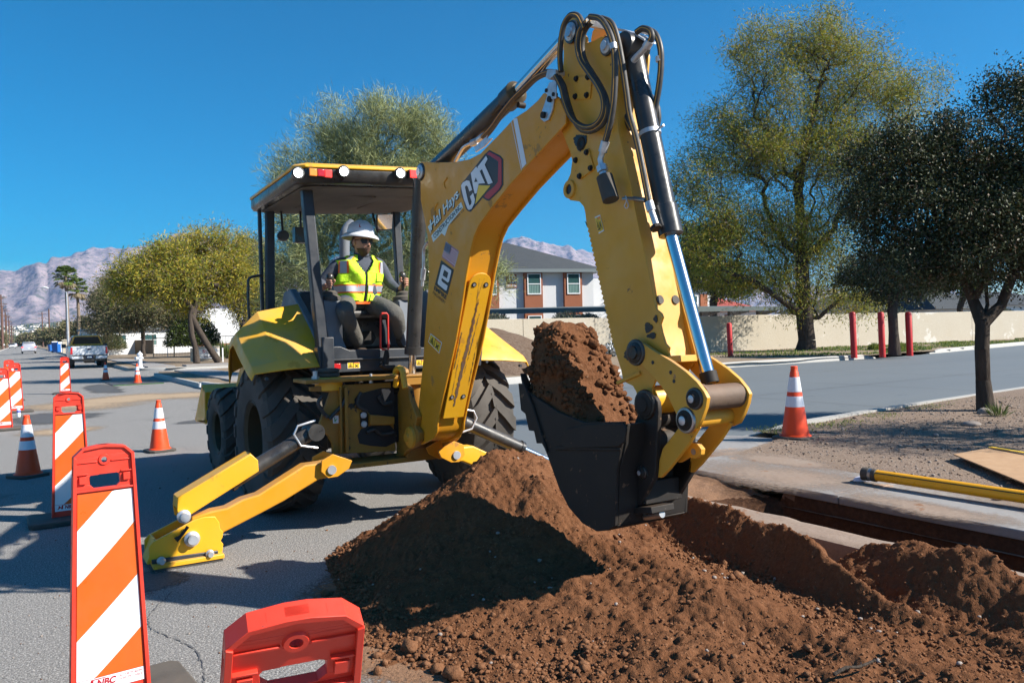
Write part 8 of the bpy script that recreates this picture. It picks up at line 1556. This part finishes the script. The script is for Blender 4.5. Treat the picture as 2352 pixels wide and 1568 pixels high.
# pickup truck seen from behind (y=0 at the tailgate)
pk = proto('pickup_truck', 'silver-white pickup truck with orange cab trim parked at the kerb, seen from behind', 'pickup truck')
lowp = lambda w: [(w*0.80, 0.52), (w*0.98, 0.60), (w, 0.95), (w*0.985, 1.18), (w*0.95, 1.30)]
m = car_loft([(0.02, lowp(0.96)), (0.10, lowp(1.0)), (3.4, lowp(1.0)), (5.3, lowp(0.98)), (5.75, [(0.7, 0.55), (0.85, 0.62), (0.88, 0.95), (0.86, 1.08), (0.80, 1.15)])]); obj('body', m, 'car_white', pk, 35, bevel=0.02)
m = MB(); m.box((0, 0.9, 1.32), (1.72, 1.7, 0.03)); obj('bed_cover', m, 'black_paint', pk)
cab_ = lambda wb, wt, zt: [(wb, 1.28), (wb*0.99, 1.40), (wt, zt-0.06), (wt*0.92, zt)]
m = car_loft([(1.85, cab_(0.90, 0.70, 1.93)), (2.1, cab_(0.91, 0.73, 1.96)), (3.4, cab_(0.91, 0.74, 1.96)), (4.3, cab_(0.90, 0.55, 1.32))]); obj('cab', m, 'car_orange', pk, 35, bevel=0.02)
m = MB(); m.prism([(-0.77, 1.848, 1.43), (0.77, 1.848, 1.43), (0.62, 1.848, 1.86), (-0.62, 1.848, 1.86)], (0, -0.015, 0)); obj('rear_window', m, 'car_glass', pk, bevel=0.004)
for s_ in (-1, 1): m = MB(); m.prism([(s_*0.905, 2.1, 1.42), (s_*0.905, 3.7, 1.42), (s_*0.78, 3.3, 1.86), (s_*0.76, 2.15, 1.88)], (s_*0.012, 0, 0)); obj('side_window', m, 'car_glass', pk)
m = MB(); m.prism([(-0.88, -0.002, 0.80), (0.88, -0.002, 0.80), (0.86, -0.002, 1.285), (-0.86, -0.002, 1.285)], (0, 0.02, 0)); m.box((0, -0.006, 1.22), (1.6, 0.02, 0.03)); tgt = obj('tailgate', m, 'car_white', pk, bevel=0.01)
m = MB(); m.lathe([(0, -0.02), (0.09, -0.02), (0.10, 0)], (0, 0, 0), 'y', 24); m.v = [(x*1.25, y-0.004, z*0.52+1.11) for x, y, z in m.v]; obj('emblem', m, 'decal_navy', tgt)
for s_ in (-1, 1): m = MB(); m.prism([(s_*0.975, -0.012, 0.84), (s_*0.85, -0.012, 0.84), (s_*0.85, -0.012, 1.24), (s_*0.95, -0.012, 1.24)], (0, 0.06, 0)); obj('tail_light', m, 'lamp_red', pk, bevel=0.01)
m = MB(); m.box((0, -0.06, 0.75), (1.86, 0.10, 0.05)); m.box((0, 0.0, 0.48), (1.6, 0.3, 0.10)); m.box((0, 0.15, 0.42), (0.5, 0.4, 0.22), taper=1.6); m.box((0, -0.04, 0.60), (0.62, 0.10, 0.2)); obj('underbody', m, 'black_paint', pk, bevel=0.01)
for s_ in (-1, 1): m = MB(); m.prism([(s_*0.93, -0.10, 0.72), (s_*0.36, -0.10, 0.72), (s_*0.30, -0.10, 0.56), (s_*0.90, -0.10, 0.56)], (0, 0.08, 0)); obj('bumper', m, 'car_white', pk, bevel=0.015)
m = MB(); m.box((0, -0.125, 0.66), (0.32, 0.012, 0.16)); lp_ = obj('licence_plate', m, 'decal_navy', pk); m = MB(); m.box((0, -0.133, 0.66), (0.22, 0.004, 0.06)); obj('plate_print', m, 'decal_mint', lp_)
for s_ in (-1, 1): m = MB(); m.box((s_*1.15, 3.6, 1.32), (0.24, 0.12, 0.24)); m.cyl((s_*0.92, 3.6, 1.3), (s_*1.1, 3.6, 1.3), 0.03, 8); obj('mirror', m, 'black_paint', pk, bevel=0.02)
m = MB(); m.tube([(-0.35, 3.9, 1.6), (-0.15, 4.0, 2.45)], 0.02, 6); m.box((0, 2.2, 1.975), (0.3, 0.08, 0.03)); obj('antenna', m, 'zinc', pk)
car_wheels(pk, 0.86, (1.15, 4.75), 0.40, 0.27); pk.location = (0.55, 45.2, 0)
# minivan and two far cars
def van(label, mt, loc, rz, w=0.98, L=5.0, h=1.75, front=False, group=None):
    t = proto('minivan' if h > 1.7 else 'car', label, 'minivan' if h > 1.7 else 'car', group); f = lambda k, zt: [(w*0.85*k, 0.30), (w*k, 0.42), (w*k, 0.85), (w*0.97*k, 1.0), (w*0.80*k, zt-0.10), (w*0.70*k, zt)]
    m = car_loft([(0.0, [(w*0.8, 0.34), (w*0.94, 0.45), (w*0.94, 0.85), (w*0.90, 1.0), (w*0.80, 1.05), (w*0.70, 1.06)]), (0.18, f(0.98, h-0.35)), (0.45, f(1, h-0.04)), (2.8, f(1, h)), (3.7, f(1, 1.15)), (L-0.3, f(0.97, 0.98)), (L, [(w*0.8, 0.36), (w*0.85, 0.45), (w*0.85, 0.62), (w*0.84, 0.70), (w*0.80, 0.72), (w*0.70, 0.74)])]); obj('body', m, mt, t, 40, bevel=0.03)
    m = MB(); m.prism([(-w*0.80, 0.09, 1.08), (w*0.80, 0.09, 1.08), (w*0.68, 0.36, h-0.16), (-w*0.68, 0.36, h-0.16)], (0, -0.03, 0.02)); obj('rear_window', m, 'car_glass', t)
    m = MB(); m.prism([(-w*0.80, 3.80, 1.10), (w*0.80, 3.80, 1.10), (w*0.70, 3.0, h-0.10), (-w*0.70, 3.0, h-0.10)], (0, 0.04, 0.05)); obj('windscreen', m, 'car_glass', t)
    for s_ in (-1, 1):
        m = MB(); m.prism([(s_*w*0.985, 0.6, 1.03), (s_*w*0.985, 3.5, 1.03), (s_*w*0.83, 2.9, h-0.16), (s_*w*0.83, 0.75, h-0.16)], (s_*0.012, 0, 0)); obj('side_window', m, 'car_glass', t)
        m = MB(); m.box((s_*w*0.84, 0.02, 0.98), (0.26, 0.12, 0.14)); obj('tail_light', m, 'lamp_red_lit' if not front else 'lamp_red', t, bevel=0.01); m = MB(); m.box((s_*w*0.68, L-0.10, 0.68), (0.34, 0.14, 0.14)); obj('headlight', m, 'frame_white', t); m = MB(); m.box((s_*(w+0.12), 3.3, 1.1), (0.2, 0.1, 0.14)); obj('mirror', m, mt, t)
    m = MB(); m.box((0, -0.01, 0.80), (0.32, 0.03, 0.15)); obj('licence_plate', m, 'decal_mint', t); m = MB(); m.box((0, 0.05, 0.36), (1.5, 0.1, 0.12)); m.box((0, L-0.05, 0.45), (1.2, 0.12, 0.2)); obj('bumper', m, 'black_paint', t)
    car_wheels(t, w*0.86, (0.95, 3.95), 0.33, 0.22); t.location = loc; t.rotation_euler.z = rz; return t
van('silver minivan with lit red tail lamps driving away down the street', 'car_silver', (-1.75, 131, 0), 0.0)
GV = 'far white cars on the left side of the street'
p = DP(21, 795, 262); v2 = van('white car coming towards the camera far down the left lane', 'car_white', (p.x+0.9, p.y+4, 0), math.pi, 0.95, 4.6, 1.65, True, GV); p = DP(33.5, 792, 330); van('farther of the two small white cars, parked beyond the oncoming one', 'car_white', (p.x, p.y, 0), 0.0, 0.95, 4.6, 1.66, False, GV)
# bins, mailboxes
mat('bin_blue', (0.012, 0.12, 0.42), 0.45)
def bin_(label, px, py, D, s_, group, tilt=0.0):
    t = proto('recycling_bin', label, 'bin', group); m = MB(); m.box((0, 0, 0.5), (0.60, 0.66, 0.9), taper=1.18); obj('body', m, 'bin_blue', t, bevel=0.04); m = MB(); m.box((0, 0.0, 1.0), (0.76, 0.84, 0.09)); m.cyl((-0.36, 0.40, 0.99), (0.36, 0.40, 0.99), 0.04, 10); obj('lid', m, 'bin_blue', t, bevel=0.03)
    for k in (-1, 1): m = MB(); m.cyl((k*0.27-0.03, 0.34, 0.12), (k*0.27+0.03, 0.34, 0.12), 0.12, 14); obj('wheel', m, 'black_paint', t)
    p = DP(px, py, D); p.z = 0.1; t.location = p; t.rotation_euler.z = 0.3+tilt; t.scale = (s_,)*3; return t
GBn = 'blue bins at the kerb'; bin_('smaller left blue bin at the kerb beyond the pickup truck', 118, 800, 128, 1.1, GBn); bin_('larger right blue bin at the kerb with a mailbox above it', 132, 800, 112, 1.45, GBn, 0.4)
def mailbox(label, px, D, h, group='mailboxes at the kerb'):
    p = DP(px, 800, D); p.z = 0.1; t = thing('mailbox', label, 'mailbox', tuple(p), 0, group); m = MB(); m.box((p.x, p.y, 0.1+h/2), (0.12, 0.12, h)); obj('post', m, 'frame_white', t); m = MB(); m.prism([(p.x-0.35, p.y-0.13, h+0.1), (p.x-0.35, p.y+0.13, h+0.1), (p.x-0.35, p.y+0.13, h+0.28), (p.x-0.35, p.y+0.07, h+0.38), (p.x-0.35, p.y-0.07, h+0.38), (p.x-0.35, p.y-0.13, h+0.28)], (0.7, 0, 0)); obj('box', m, 'frame_white', t)
mailbox('white mailbox standing over the left blue bin', 126, 116, 1.35); mailbox('white mailbox just right of the larger blue bin', 141, 110, 1.25); mailbox('white mailbox on the left street side by the wooden poles', 8, 215, 1.1)
p = DP(149, 806, 100); p.z = 0.1; m = MB(); m.box((p.x, p.y, 0.95), (0.55, 0.55, 1.6)); m.box((p.x, p.y, 1.82), (0.7, 0.7, 0.14)); tag(obj('brick_pillar', m, 'wall_stucco', None, bevel=0.03), 'pale brick mailbox pillar just left of the pickup truck', 'pillar')
